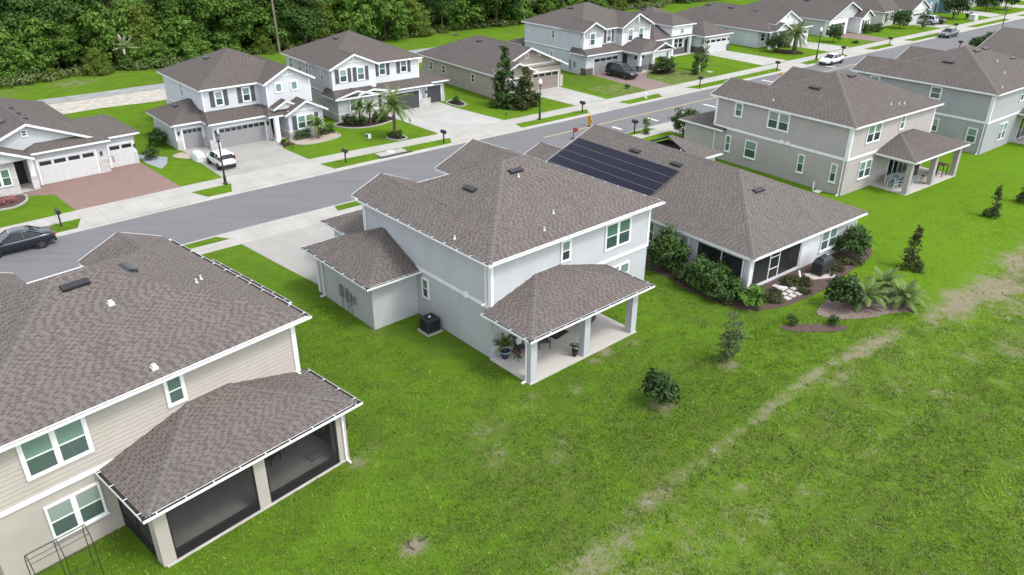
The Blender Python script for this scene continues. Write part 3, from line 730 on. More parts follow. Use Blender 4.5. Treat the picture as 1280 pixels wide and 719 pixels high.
h.blocks('column', [(-.93, -.55, -.95, -.55, 1.2, 2.8)], WHITE); h.door('-y', 1.4, -1.75, -.85, .03, 2.1, DOORDK)
h.blocks('porch_slab', [(-1.94, -.63, -1.0, 1.39, 0, .04)], SLAB)
h.sconce('-y', 0, 5.05, 1.6); h.sconce('-y', .85, 8.2, 1.5)
for y in (8.4, 5.9, 3.5): h.vent(r, '+x', .55, y, 1.0)
h.vent(r, '-x', -1.0, 4, 1.0)
m = MB(); m.bar((5.55, -.35, 1.35), (5.85, -.55, 1.5), .02); fl = h.put(m, 'flag_pole', BLACKM)
m = MB(); m.box(5.75, 5.76, -.95, -.5, .95, 1.45)
fm = simple('flag_red_white', (.55, .22, .24), .8, .2, var=.3, scale=12); h.put(m, 'flag', fm, fl)
# ---- H2
st, sd = pair('light_silver', (.52, .535, .555))
h = House('house', 'light grey two-storey house with three grey garage doors and charcoal shutters', 'house', -33.11, 74.4, 40.23, shing=SH_F); H2 = h
z1, z2 = 2.62, 5.58
h.body('garage_wall', st, 0, 2.95, -.55, 5.9, 0, z1 - .12); h.body('wall', st, 2.951, 8.95, -2.45, 10.4, 0, z1 - .12); h.body('wall', st, 8.951, 13.9, -1.0, 10.4, 0, z1 - .12)
h.body('bay_wall', st, 10.2, 14.05, -4.0, -1.01, 0, z1 - .1)
h.blocks('stone_skirt', [(10.17, 14.08, -4.03, -1.02, 0, .75), (2.5, 3.45, -2.6, -2.455, 0, .95), (8.4, 8.95, -2.6, -2.455, 0, .95), (2.55, 2.95, -.65, -.555, 0, .9), (0.0, .55, -.65, -.555, 0, .9)], STONEG)
h.trim('bay_band', [('-y', -4.03, 10.12, 14.13, .75, .85, -.05, .03), ('-x', 10.17, -4.02, -1.03, .75, .85, -.05, .03)])
h.sided('siding_wall', sd, 3.1, 9.0, -.75, 10.4, z1, z2 - .02); h.sided('siding_wall', sd, 8.99, 13.8, -2.3, 10.4, z1 + .2, z2 - .02)
rm = h.roof(2.65, 14.25, -1.2, 10.85, z2, {k: .44 for k in ('-x', '+x', '-y', '+y')})
rg = h.roof(8.6, 14.25, -2.75, 5.2, z2 + .002, {'-x': .52, '+x': .52}, gable=('-y',)); h.gable_fill(rg, '-y', -2.3, 9.0, 13.8, z2 - .1, sd); h.trim('gable_bracket', [('-y', -2.3, 10.7, 12.1, z2 + .5, z2 + .6, .002, .06), ('-y', -2.3, 11.33, 11.47, z2 + .6, z2 + 1.1, .002, .06)])
gr = h.roof(-.45, 2.95, -1.0, 6.35, z1, {'-x': LG, '-y': LG, '+y': LG}, name='garage_roof')
sk = h.roof(2.5, 9.2, -2.9, 3, z1 + .003, {'-y': .33, '-x': 1.2, '+x': 1.2}, name='skirt_roof')
en = h.roof(8.2, 14.5, -3.85, 3, z1 + .006, {'-y': .33, '-x': .8, '+x': 1.2}, name='entry_roof')
br = h.roof(9.75, 14.5, -4.45, -.9, z1 + .009, {'-x': .5, '+x': .5}, gable=('-y',), name='bay_roof'); h.gable_fill(br, '-y', -4.0, 10.2, 14.05, z1 - .1, sd, trimz=z1 + .25)
sg = h.roof(9.0, 11.9, -3.5, -1.2, z1 + .55, {'-x': .5, '+x': .5}, gable=('-y',), name='dormer_roof', caps=False); h.gable_fill(sg, '-y', -3.3, 9.2, 11.7, z1 + .4, sd)
h.blocks('column_base', [(8.72, 9.32, -3.98, -3.38, 0, .2)], WHITE); h.blocks('column', [(8.8, 9.24, -3.9, -3.46, .2, z1 - .1)], WHITE)
h.blocks('porch_slab', [(8.96, 10.16, -3.3, -1.02, 0, .05)], SLAB); h.door('-y', -1.0, 9.15, 10.05, .06, 2.05, DOORDK)
h.garage_door('-y', -.55, .7, 2.55, 0, 1.95, GREYG, 4); h.garage_door('-y', -2.45, 3.55, 8.3, 0, 1.95, GREYG, 8)
h.window('-y', -.75, 4.25, 3.7, .9, 1.5, shut=(.42, SHUT)); h.window('-y', -.75, 7.05, 3.7, .9, 1.5, shut=(.42, SHUT))
h.window('-y', -2.3, 9.9, 4.5, .82, .98, grid=False); h.window('-y', -2.3, 11.6, 4.5, .82, .98, grid=False)
h.window('-y', -4.03, 11.05, .9, 1.95, 1.45, 2, shut=(.42, SHUT))
h.window('-x', 3.1, 4.6, 3.85, .7, 1.4, trim=.05); h.trim('band_trim', [('-x', 3.1, -.75, 10.4, z1, z1 + .18, .004, .05)])
h.trim('corner_board', [('-y', -.75, 3.07, 3.2, z1 + .4, z2 - .12, .004, .05), ('-x', 3.1, -.74, -.6, z1 + .4, z2 - .12, .004, .05), ('-y', -2.3, 8.96, 9.1, z1 + .5, z2 - .1, .004, .05), ('-y', -2.3, 13.68, 13.82, z1 + .3, z2 - .1, .004, .05), ('-y', -.55, -.02, .12, .95, z1 - .15, .004, .05)])
for a in (3.2, .3): h.sconce('-y', -2.45 if a > 1 else -.55, a, 1.5)
h.sconce('-y', -2.45, 8.6, 1.5); h.vent(rm, '-x', 6.4, 5.6, 1.0); h.vent(gr, '-x', 1.6, 3.0, 1.0); h.downspout('-y', -.55, 2.8, 0, z1 - .1)
# ---- H3
st, sd = pair('soft_grey', (.43, .437, .435)); _, sdw = pair('crisp_white', (.58, .59, .595))
h = House('house', 'white-gabled two-storey house with charcoal garage doors and palms in front', 'house', -19.1, 84.71, 37.99, shing=SH_F); H3 = h
z1, z2 = 2.62, 5.6
h.body('wall', st, 0, 5.0, 0, 12.6, 0, z1 - .12); h.body('garage_wall', st, 5.7, 11.15, .55, 12.0, 0, z1 - .12); h.body('garage_wall', st, 11.151, 14.8, 1.5, 9, 0, z1 - .1); h.body('wall', st, 5.001, 5.699, 2.2, 12.0, 0, z1 - .12)
h.sided('siding_wall', st, .15, 11.5, 1.8, 13.3, z1, z2 - .02); h.sided('siding_wall', sdw, .149, 5.4, 1.1, 1.81, z1 + .1, z2 - .02); h.sided('siding_wall', sdw, 5.41, 11.501, 1.76, 2.2, z1 + .1, z2 - .02)
rm = h.roof(-.3, 11.95, 1.3, 13.75, z2, {k: .44 for k in ('-x', '+x', '-y', '+y')})
rg = h.roof(-.3, 5.85, .65, 6.5, z2 + .002, {'-x': .44, '+x': .44}, gable=('-y',)); h.gable_fill(rg, '-y', 1.1, .15, 5.4, z2 - .1, sdw)
h.trim('gable_bracket', [('-y', 1.1, 1.7, 3.9, z2 + .42, z2 + .52, .002, .06), ('-y', 1.1, 2.7, 2.9, z2 + .521, z2 + 1.05, .002, .06)])
h.roof(-.45, 5.2, -.45, 3, z1, {'-x': 1.2, '+x': 1.2, '-y': .4}, name='skirt_roof'); h.roof(5.1, 12.4, .0, 4.5, z1 + .003, {'-x': .9, '+x': .9, '-y': .33}, name='skirt_roof')
h.roof(11.0, 15.25, .95, 9.4, z1 + .006, {'+x': .33, '-y': .33, '+y': .33, '-x': .7}, name='garage_roof')
br = h.roof(-.43, 4.9, -.42, 2, z1 + .009, {'-x': .24, '+x': .24}, gable=('-y',), name='bay_roof'); h.gable_fill(br, '-y', -.04, 0, 4.5, z1 - .2, st, drop=.06)
b2 = h.roof(2.4, 6.2, -.4, 2.4, z1 + .2, {'-x': .2, '+x': .2}, gable=('-y',), name='entry_roof'); h.gable_fill(b2, '-y', 0.06, 2.8, 6.2, z1 - .1, st)
h.blocks('stone_skirt', [(-.03, 5.03, -.03, 12.6, 0, .8), (10.75, 12.2, .45, .549, 0, .95), (11.2, 12.3, 1.4, 1.499, 0, .95), (14.4, 14.85, 1.4, 1.499, 0, .95), (5.7, 6.2, .45, .549, 0, .95)], STONEG)
h.trim('bay_band', [('-y', -.03, -.06, 5.06, .8, .9, -.02, .04), ('-x', -.03, 0, 12.6, .8, .88, -.02, .03)])
h.garage_door('-y', .55, 6.3, 10.65, 0, 2.0, DKG, 4); h.garage_door('-y', 1.5, 12.35, 14.3, 0, 2.0, DKG, 0)
h.window('-y', -.03, 1.3, .95, 1.75, 1.45, 2); h.door('-y', 2.2, 5.1, 5.69, .05, 2.1, DOORDK)
for a in (.95, 3.1): h.window('-y', 1.1, a, 3.95, 1.0, 1.5, shut=(.42, SHUT))
for a in (6.2, 9.0): h.window('-y', 1.76, a, 4.0, .95, 1.5, shut=(.42, SHUT))
for y in (3.2, 6.2, 7.1, 9.0, 11.5): h.window('-x', .15, y, 4.0, .7, 1.25, trim=.05)
h.trim('band_trim', [('-x', .15, 1.1, 13.3, z1, z1 + .16, .004, .05)]); h.trim('corner_board', [('-y', 1.1, .12, .26, z1 + .3, z2 - .1, .004, .05), ('-y', 1.1, 5.3, 5.43, z1 + .5, z2 - .1, .004, .05), ('-y', 1.76, 11.4, 11.53, z1 + .4, z2 - .1, .004, .05), ('-x', .15, 1.1, 1.24, z1 + .3, z2 - .1, .004, .05)])
h.vent(rm, '-x', 4.2, 7.6, 1.0); h.sconce('-y', .55, 11.6, 1.5)
h.blocks('porch_slab', [(5.04, 5.69, -.6, 2.19, 0, .05)], SLAB)
# ---- H4
st, sd = pair('tan', (.36, .32, .275))
h = House('house', 'tan single-storey house with board-and-batten gable and brown garage door', 'house', -1.68, 95.17, 37.09, shing=SH_F2); H4 = h
h.body('wall', st, 0, 5.3, 0, 18, 0, 2.85); h.body('garage_wall', st, 5.301, 11.2, 1.7, 17.9, 0, 2.85)
r = h.roof(-.5, 11.65, .75, 18.6, 3.0, {'-x': .43, '+x': .43, '+y': .43}, gable=('-y',)); h.gable_fill(r, '-y', 1.7, 0.3, 11.2, 2.95, sd, trimz=3.35)
r2 = h.roof(-.5 + .002, 5.6, -.75, 3, 3.0 - .002, {'-x': .43, '+x': .43}, gable=('-y',)); h.gable_fill(r2, '-y', 0, 0, 5.2, 2.8, sd)
m = MB()
for i in range(17): 
    a = 2.2 + i * .45; zt = r.z(a, 1.7) - .2
    if zt > 3.45: fbox(m, '-y', 1.7, a, a + .06, 3.42, zt, .004, .03)
h.put(m, 'batten', sd)
h.window('-y', 1.7, 5.25, 4.15, .5, .7, 1, trim=.08, glass=(G_DK, G_DK)); h.trim('gable_bracket', [('-y', 1.7, 7.1, 7.25, 4.4, 4.75, .002, .6), ('-y', 1.7, 3.6, 3.75, 4.4, 4.75, .002, .6), ('-y', 1.7, 9.3, 9.45, 3.45, 3.8, .002, .6)])
h.garage_door('-y', 1.7, 6.35, 10.75, 0, 2.1, TANG, 4); h.window('-y', 0, 1.5, .9, 1.5, 1.5, 2); h.blocks('stone_skirt', [(-.03, 3.4, -.03, .5, 0, .9), (10.95, 11.5, 1.58, 1.699, 0, 1.5), (5.4, 6.15, 1.58, 1.699, 0, 1.5)], STONET); h.trim('bay_band', [('-y', -.03, -.06, 3.43, .9, 1.0, 0, .04), ('-x', -.03, -.03, .5, .9, 1.0, 0, .04)])
for y, w_ in ((5.2, .7), (12, .8), (15.2, .7)): h.window('-x', 0, y, 1.2, w_, 1.1, trim=.05, glass=(G_DK, G_DK))
h.downspout('-x', 0, .4, 0, 2.8)
for y in (16.5, 10.6, 5.6): h.vent(r, '-x', 4.6, y, 1.0)
# ---- H5
st, sd = pair('ice_blue_grey', (.47, .50, .525)); _, shk = pair('shake_grey', (.33, .34, .34))
h = House('house', 'pale blue two-storey house with twin front gables behind the black SUV', 'house', 10.1, 109.96, 39.1, shing=SH_F2); H5 = h
z1, z2 = 2.85, 5.8
h.body('wall', st, 0, 13.0, 0, 13.4, 0, z1 - .1)
h.sided('siding_wall', sd, .1, 13.0, 1.3, 13.4, z1, z2 - .02); h.sided('siding_wall', sdw, .099, 3.7, .75, 1.31, z1, z2 - 1); h.sided('siding_wall', shk, .098, 3.71, .74, 1.32, z2 - 1, z2 - .02)
h.sided('siding_wall', sdw, 7.2, 13.001, .3, 1.31, z1, z2 - .9); h.sided('siding_wall', shk, 7.19, 13.002, .29, 1.32, z2 - .9, z2 - .02)
rm = h.roof(-.3, 13.45, .85, 13.85, z2, {k: .42 for k in ('-x', '+x', '-y', '+y')})
rg = h.roof(-.3, 4.1, .3, 5, z2 + .002, {'-x': .5, '+x': .5}, gable=('-y',)); h.gable_fill(rg, '-y', .75, .1, 3.7, z2 - .1, shk)
rh = h.roof(6.8, 13.45, -.15, 6, z2 + .003, {'-x': .5, '+x': .5}, gable=('-y',)); h.gable_fill(rh, '-y', .3, 7.2, 13.0, z2 - .1, shk); h.trim('gable_bracket', [('-y', .3, 10.05, 10.2, z2 + .5, z2 + 1.3, .002, .35)])
h.roof(-.45, 7.2, -.6, 3, z1, {'-x': 1.2, '+x': 1.0, '-y': .4}, name='skirt_roof')
pr = h.roof(6.4, 13.9, -3.9, 2, z1 + .003, {'-x': .35, '+x': .35, '-y': .9}, name='porch_roof'); pg = h.roof(9.0, 13.95, -4.1, -1, z1 + .006, {'-x': .4, '+x': .4}, gable=('-y',), name='porch_roof'); h.gable_fill(pg, '-y', -3.6, 9.4, 13.5, z1 - .1, st)
h.blocks('porch_beam', [(6.9, 13.45, -3.6, -3.3, z1 - .45, z1 - .1), (6.9, 7.2, -3.3, -.01, z1 - .45, z1 - .1), (13.15, 13.45, -3.3, -.01, z1 - .45, z1 - .1)], WHITE)
h.blocks('porch_slab', [(6.7, 13.6, -3.75, -.005, 0, .12)], SLAB); h.blocks('stone_skirt', [(-.03, 1.35, -.1, 1.0, 0, .9), (6.45, 7.0, -.1, -.003, 0, .9)], STONED)
for x in (6.9, 9.6, 12.95):
    h.blocks('column_base', [(x - .08, x + .58, -3.7, -3.04, .121, 1.0)], STONED); h.blocks('column', [(x + .05, x + .45, -3.6, -3.2, 1.0, z1 - .45)], WHITE)
h.blocks('porch_wall', [(10.3, 12.8, -3.5, -3.25, .121, .95)], STONED)
h.garage_door('-y', 0, 1.5, 6.3, 0, 2.1, GREYG, 4); h.door('-y', 0, 7.25, 8.2, .13, 2.3, DOORDK); h.window('-y', 0, 9.5, .9, .9, 1.5); h.window('-y', 0, 11, .9, .9, 1.5)
h.window('-y', .75, 1.2, 3.75, 1.05, 1.75); h.window('-y', 1.3, 5.0, 3.8, 1.0, 1.7, shut=(.42, SHUT)); h.window('-y', .3, 8.3, 3.7, 1.1, 1.75); h.window('-y', .3, 10.5, 3.7, 1.1, 1.75)
h.window('-x', .1, 6.65, 4.1, .65, 1.2, trim=.06); h.window('-x', 0, 6.8, 1.2, .65, 1.2, trim=.06); h.trim('band_trim', [('-x', .1, .75, 13.4, z1, z1 + .2, .004, .05)])
h.trim('corner_board', [('-y', .75, .07, .2, z1 + .3, z2 - .1, .004, .05), ('-x', .1, .76, .9, z1 + .3, z2 - .1, .004, .05), ('-y', .3, 7.16, 7.3, z1 + .4, z2 - .1, .004, .05), ('-y', .3, 12.9, 13.04, z1 + .2, z2 - .1, .004, .05)])
h.trim('meter_box', [('-x', 0, 2.1, 2.4, .9, 1.6, .002, .15), ('-x', 0, 3.1, 3.3, .4, 1.8, .002, .1)], UTIL); h.vent(rm, '-x', 4.4, 8.2, 1.0)
h.body('lanai_wall', st, 1.0, 10, 13.41, 16.4, 0, 2.3); h.roof(-.6, 10.5, 13.2, 16.9, 2.5, {'-x': .3, '+x': .3, '+y': .3}, name='lanai_roof'); h.trim('screen_panel', [('-x', 1.0, 13.6, 16.2, .3, 2.2, .002, .02)], DARKSCR2)
# ---- H6
st, sd = pair('pale_aqua', (.49, .52, .54))
h = House('house', 'single-storey house with white garage door, raised entry and dark roof panels', 'house', 29.95, 126.4, 38.5, shing=SH_F2); H6 = h
h.body('wall', st, -9, 6.2, 2.6, 18, 0, 2.7); h.body('garage_wall', st, 0, 6.4, 0, 2.7, 0, 2.7); h.body('entry_wall', WHITE, -5.2, -.4, 2.2, 7, 2.6, 4.45)
r = h.roof(-9.45, 6.9, 1.9, 18.5, 2.83, {k: .42 for k in ('-x', '+x', '-y', '+y')}); h.roof(-.45, 6.85, -.45, 9, 2.833, {k: .48 for k in ('-x', '+x', '-y')}, name='garage_roof')
h.roof(-5.7, .05, 1.75, 8, 4.6, {'-x': .4, '+x': .4, '-y': .4}, name='entry_roof')
h.garage_door('-y', 0, .25, 5.6, 0, 2.1, WHG, 4); h.blocks('stone_skirt', [(-.04, .2, -.1, 2.6, 0, 1.0), (5.75, 6.45, -.1, -.003, 0, 1.0), (-4.6, -1.6, 2.3, 2.59, 0, 1.0)], STONED)
h.window('-y', 2.2, -3.2, 3.2, .7, .8, 1, trim=.07); h.window('-y', 2.6, -4.2, .9, 2.2, 1.6, 2, glass=(G_DK, G_DK)); h.window('-y', 2.6, -8, .9, 1.9, 1.5, 2); h.door('-y', 2.6, -1.5, -.6, .05, 2.1, DOORDK); h.sconce('-y', 0, 6.05, 1.6)
h.blocks('column', [(-5.1, -4.7, 2.0, 2.4, 0, 2.7), (-1.0, -.6, 2.0, 2.4, 0, 2.7)], WHITE); h.vent(r, '-x', -2.4, 13.4, 1); h.vent(r, '-x', -2.4, 11.0, 1)
h.blocks('porch_slab', [(-5.2, -.01, 1.4, 2.59, 0, .06)], SLAB)
so = thing('solar_array', 'small dark roof panels on the single-storey house beyond the black SUV', 'solar panels', (29.95, 126.4, 0), R(38.5))
m = MB()
for i in range(3):
    for j in range(4):
        a0, b0 = -7.6 + i * 1.2, 6.6 + j * 1.75; z = lambda x: 2.83 + .42 * (x + 9.45) + .1
        m.mesh([(a0, b0, z(a0)), (a0 + 1.15, b0, z(a0 + 1.15)), (a0 + 1.15, b0 + 1.7, z(a0 + 1.15)), (a0, b0 + 1.7, z(a0)), (a0, b0, z(a0) - .05), (a0 + 1.15, b0, z(a0 + 1.15) - .05), (a0 + 1.15, b0 + 1.7, z(a0 + 1.15) - .05), (a0, b0 + 1.7, z(a0) - .05)], [(0, 1, 2, 3), (0, 4, 5, 1), (1, 5, 6, 2), (2, 6, 7, 3), (3, 7, 4, 0)])
m.build('solar_module', SOL, so)
# ---- H7
st, sd = pair('mist_grey', (.50, .53, .54))
h = House('house', 'pale single-storey house with two small white gables behind the street palm', 'house', 40.19, 132.43, 38.5, shing=SH_F2); H7 = h
h.body('wall', st, 0, 11.6, 0, 20, 0, 2.7); r = h.roof(-.45, 12.05, -2.3, 20.4, 2.83, {'-x': .42, '+x': .42, '+y': .42, '-y': .42})
h.body('garage_wall', st, 5.6, 11.6, -1.85, -.01, 0, 2.7)
ga = h.roof(2.0, 9.4, -1.7, 5, 3.75, {'-x': .5, '+x': .5}, gable=('-y',), name='dormer_roof'); h.gable_fill(ga, '-y', -1.3, 2.4, 9, 3.2, WHITE); h.window('-y', -1.3, 5.4, 4.3, .5, .7, 1, trim=.05)
gb = h.roof(.6, 5.0, -2.9, 1, 2.95, {'-x': .5, '+x': .5}, gable=('-y',), name='entry_roof'); h.gable_fill(gb, '-y', -2.5, 1, 4.6, 2.8, WHITE)
h.window('-x', 0, 6, 1.2, .7, 1.3, trim=.06); h.garage_door('-y', -1.85, 6.2, 11, 0, 2.1, WHG, 4); h.door('-y', 0, 2.6, 3.6, .05, 2.1, DOORDK); h.window('-y', 0, .6, .9, 1.2, 1.4, 1, glass=(G_DK, G_DK))
m = MB()
for x, y in ((.2, -2.2), (2.2, -2.2), (4.6, -2.2)): m.box(x, x + .25, y, y + .25, 0, 2.75)
h.put(m, 'column', WHITE); m = MB()
for i in range(10): m.box(.45 + i * .18, .5 + i * .18, -2.12, -2.07, .1, .85)
m.box(.45, 2.2, -2.14, -2.05, .85, .92); h.put(m, 'railing', WHITE)
for y in (14.5, 9.5, 4.5): h.vent(r, '-x', 4.7, y, 1.1)
# ---- H8
st, sd = pair('cool_grey', (.46, .475, .485))
h = House('house', 'grey-sided single-storey house with mauve driveway and tan garage door in the distance', 'house', 55.88, 143.9, 38.5, shing=SH_F2); H8 = h
h.body('wall', st, 0, 11.5, .8, 20, 0, 2.7); h.body('garage_wall', WHITE, -.002, 6.2, 0, .79, 0, 2.7); h.body('bay_wall', WHITE, 8.2, 11.51, -1.4, .79, 0, 2.7)
r = h.roof(-.45, 11.95, -.55, 20.4, 2.83, {'-x': .44, '+x': .44, '+y': .44}, gable=('-y',)); h.gable_fill(r, '-y', 0, 0, 11.5, 2.7, sd)
b = h.roof(7.8, 11.95, -1.9, 2, 2.832, {'-x': .6, '+x': .6}, gable=('-y',), name='bay_roof'); h.gable_fill(b, '-y', -1.4, 8.2, 11.5, 2.6, WHITE)
h.garage_door('-y', 0, .7, 5.3, 0, 2.1, GREYG, 4); h.door('-y', .8, 6.6, 7.6, .05, 2.2, GREYG); h.window('-y', -1.4, 9.2, .8, 1.3, 1.5, 1, shut=(.42, SHUT)); h.vent(r, '-x', 4.6, 8, 1.1)
h.window('-x', 0, 5, 1.2, .7, 1.2, trim=.06)
# ---- H9 .. H12, smaller in the picture
for lab, s, t, w_, d_, colr, gdm, shm, two, sh in (
    ('cream single-storey house with dark red shutters in the distance', 154.5, 73.0, 12.5, 19, (.5, .49, .46), WHG, REDSH, False, SH_F),
    ('blue-grey two-storey house cut by the top edge of the picture', 177.5, 75.5, 13, 13, (.16, .24, .28), WHG, SHUT, True, SH_F2),
    ('grey house at the top right behind two round trees', 197, 74.5, 13, 17, (.42, .42, .43), GREYG, SHUT, False, SH_F2),
    ('pale house at the top right corner beyond the round trees', 214, 74.5, 13, 17, (.58, .57, .54), WHG, SHUT, False, SH_F)):
    a = R(40); x = s * math.cos(a) - t * math.sin(a); y = s * math.sin(a) + t * math.cos(a)
    st, sd = pair('far_wall', colr); h = House('house', lab, 'house', x, y, 38.8, shing=sh)
    z = 5.6 if two else 2.75
    h.body('wall', st, 0, w_, 1.2, d_, 0, 2.7)
    if two: h.sided('siding_wall', sd, 0, w_, 1.2, d_, 2.75, 5.55)
    h.body('garage_wall', st, w_ - 6.4, w_ + .001, -1.2, 1.19, 0, 2.7)
    r = h.roof(-.45, w_ + .45, .75, d_ + .45, z, {k: .42 for k in ('-x', '+x', '-y', '+y')})
    g = h.roof(w_ - 6.8, w_ + .46, -1.65, 5, 2.83, {'-x': .5, '+x': .5}, gable=('-y',), name='garage_roof'); h.gable_fill(g, '-y', -1.2, w_ - 6.4, w_, 2.6, WHITE)
    h.garage_door('-y', -1.2, w_ - 5.5, w_ - .9, 0, 2.1, gdm, 4); h.window('-y', 1.2, 1.6, .8, 1.5, 1.5, 2, shut=(.42, shm)); h.door('-y', 1.2, 4.4, 5.3, .05, 2.1, DOORDK)
    if two: h.window('-y', 1.2, 2, 3.9, 1.0, 1.4, shut=(.4, shm)); h.window('-y', 1.2, 8, 3.9, 1.0, 1.4, shut=(.4, shm))
    h.window('-x', 0, 6, 1.2, .7, 1.2, trim=.06); h.vent(r, '-x', 4.2, 8, 1.1)
# ================= ground, street, paths. Street frame: s runs along the street, t across it
CA, SA = math.cos(R(40)), math.sin(R(40))
def RW(s, t, z=0.0): return (s * CA - t * SA, s * SA + t * CA, z)
SW = [(-400, 63.4), (-40, 63.6), (5, 64.25), (12, 64.7), (22, 65.1), (32, 65.15), (46, 64.6), (65, 64.25), (104, 64.1), (250, 63.7), (900, 63.7)]
def kn(K, s):
    for (a, x), (b, y) in zip(K, K[1:]):
        if a <= s <= b:
            f = (s - a) / (b - a); f = f * f * (3 - 2 * f); return x + f * (y - x)
EK = [(-400, 60.6), (-40, 61.0), (5, 61.9), (20, 62.45), (40, 62.45), (60, 62.2), (100, 61.95), (250, 61.5), (900, 61.5)]
def edge(s):
    for i in range(len(EK) - 1):
        if EK[i][0] <= s <= EK[i + 1][0]:
            f = (s - EK[i][0]) / (EK[i + 1][0] - EK[i][0]); f = f * f * (3 - 2 * f)
            return EK[i][1] + f * (EK[i + 1][1] - EK[i][1])
def seg(p, a, b):
    ax, ay = a; bx, by = b; dx, dy = bx - ax, by - ay
    u = max(0, min(1, ((p[0] - ax) * dx + (p[1] - ay) * dy) / (dx * dx + dy * dy)))
    return math.hypot(p[0] - ax - u * dx, p[1] - ay - u * dy), u
RIDGE = [(10, 13.4), (13.6, 13.6), (16.6, 14.3), (19.7, 15.2), (23.2, 15.6), (26.9, 15.75), (33.1, 16.2), (37.6, 16.05), (42.2, 15.6), (48.7, 14.8), (58.2, 14.4), (75, 14.2), (100, 14)]
RW_ = [1.6, 1.5, 1.1, .7, .46, .4, .5, .6, .9, 1.4, 2.0, 2.2, 2.2]
PATCH = [(38, 12.4, 2.2, .3), (52, 12.2, 3.2, .45), (56, 10.5, 2.5, .45), (49.5, 10.2, 1.5, .5), (20, 12.8, 1.6, .35), (26, 11.5, 1.5, .3), (34, 13.4, 1.0, .3), (17.5, 13.2, 1.8, .35), (43.5, 12, 1.6, .3), (10, 28.5, .8, .5), (8, 27.4, .6, .5), (2.5, 28.6, .8, .6), (11.6, 19.55, .55, .9), (26.1, 19.5, .75, .75), (31.7, 19.6, .7, .6), (19.2, 20.0, .8, .34), (20.6, 20.8, .6, .32), (18.3, 23.6, 1.1, .36), (21.4, 24.1, 1.0, .36), (17.2, 21.6, .8, .45), (27.6, 25.0, .6, .65), (26.4, 24.6, .5, .5), (23.8, 23.2, .45, .4), (29.3, 26.4, .9, .4), (46, 10.5, 1.8, .45), (48.5, 9.4, 1.4, .6), (51.5, 11.5, 2.0, .35), (23, 12.2, 1.4, .35), (31, 11.2, 1.2, .3), (16.5, 11.8, 1.2, .45), (35.3, 15.2, 1.0, .5), (29.5, 24.6, .7, .45), (24.2, 13.6, .5, .6), (40.2, 20.9, .5, .3), (12.4, 25.3, .5, .6), (9.4, 25.9, 1.0, .35), (4.2, 27.9, .8, .7), (6.4, 28.2, 1.3, .8), (13.3, 25.9, .4, .5), (27.4, 27.6, 1.5, .65), (30, 29, 1.0, .5), (27.5, 120, 3, .3), (22, 117, 3, .5), (12, 116, 4, .4), (2, 115, 5, .5), (19.2, 35.0, .6, .35), (16.9, 41, .8, .2)]
def soil(s, t):
    v = 0.0
    for i in range(len(RIDGE) - 1):
        if RIDGE[i][0] - 3 < s < RIDGE[i + 1][0] + 3:
            d, u = seg((s, t), RIDGE[i], RIDGE[i + 1]); w = RW_[i] + (RW_[i + 1] - RW_[i]) * u
            v = max(v, math.exp(-(d / w) ** 2) * (.43 + .13 * min(2, w)) * (.95 + .8 * noise.noise(Vector((s * .35, t * .5, 2.2)))))
    for x, y, r, k in PATCH:
        d = ((s - x) / (r * 1.25)) ** 2 + ((t - y) / r) ** 2
        if d < 9: v = max(v, k * math.exp(-d))
    if (72 < s < 78.5 or 83.5 < s < 93) and 66 < t < 72: v = max(v, .34)
    if t < 15.5: v = max(v, .16 + .12 * noise.noise(Vector((s * .13, t * .2, 3))))
    return v
def lawn_tone(s, t):
    # 0 = coarse mixed field grass, .5 = ordinary lawn, 1 = lush bright lawn
    if t < 15.2: return .40 + .3 * (noise.noise(Vector((s * .09, t * .3, 1.5))) + .3)
    k = .62 - (.5 if False else 0)
    if 24 < s < 44 and t < 18: k -= .3 * math.exp(-((t - 15.2) / 1.2) ** 2)
    if t < 52:
        k = .52 + .5 * max(0, min(1, (s - 36) / 14))
        k -= .18 * math.exp(-((s - 20) / 8) ** 2 - ((t - 18.5) / 4) ** 2)
    elif 66 < t < 78:
        k = .72
        if 71 < s < 79 or 83.5 < s < 94: k = .42
    return k + .22 * noise.noise(Vector((s * .16, t * .16, 7.7)))
def frange(a, b, d):
    out = []; x = a
    while x < b - 1e-6: out.append(x); x += d
    return out
ss = [-400, -250, -150, -90, -60, -40] + frange(-30, -4, 2) + frange(-4, 62, .4) + frange(62, 110, 1.0) + frange(110, 250, 5) + [250, 300, 380, 480, 650, 900]
oo = [-400, -250, -160, -110, -85, -70] + frange(-62, -51, .9) + frange(-51, -30, .4) + frange(-30, -9, .7) + [-8.6, -8.2, -8.0, -7.95, -7.5, -4, -.05, .42, .47, .8, 1.2, 2, 4] + frange(4.5, 17, 1.0) + frange(18, 70, 3) + [72, 80, 95, 120, 160, 220, 300, 420, 600]
gv = []; gs = []; gt = []
for s in ss:
    e = edge(s)
    for o in oo:
        t = e + o
        z = -.26 if -7.97 < o < .44 else 0.0
        fade = max(0, min(1, (49 - t) / 6)) * max(0, min(1, (t + 40) / 30))
        if z == 0 and t < 18.5:   # the field behind the lots dips away and undulates a little
            z += -.35 * max(0, min(1, (16.3 - t) / 5)) + .10 * noise.noise(Vector((s * .25, t * .25, 0))) * max(0, min(1, (18.5 - t) / 3))
        gv.append(RW(s, t, z)); gs.append(soil(s, t)); gt.append(lawn_tone(s, t))
no = len(oo); gf = [(i * no + j, (i + 1) * no + j, (i + 1) * no + j + 1, i * no + j + 1) for i in range(len(ss) - 1) for j in range(no - 1)]
me = bpy.data.meshes.new('lawn'); me.from_pydata(gv, [], gf)
for nm, arr in (('soil', gs), ('tone', gt)):
    at = me.attributes.new(nm, 'FLOAT', 'POINT'); at.data.foreach_set('value', arr)
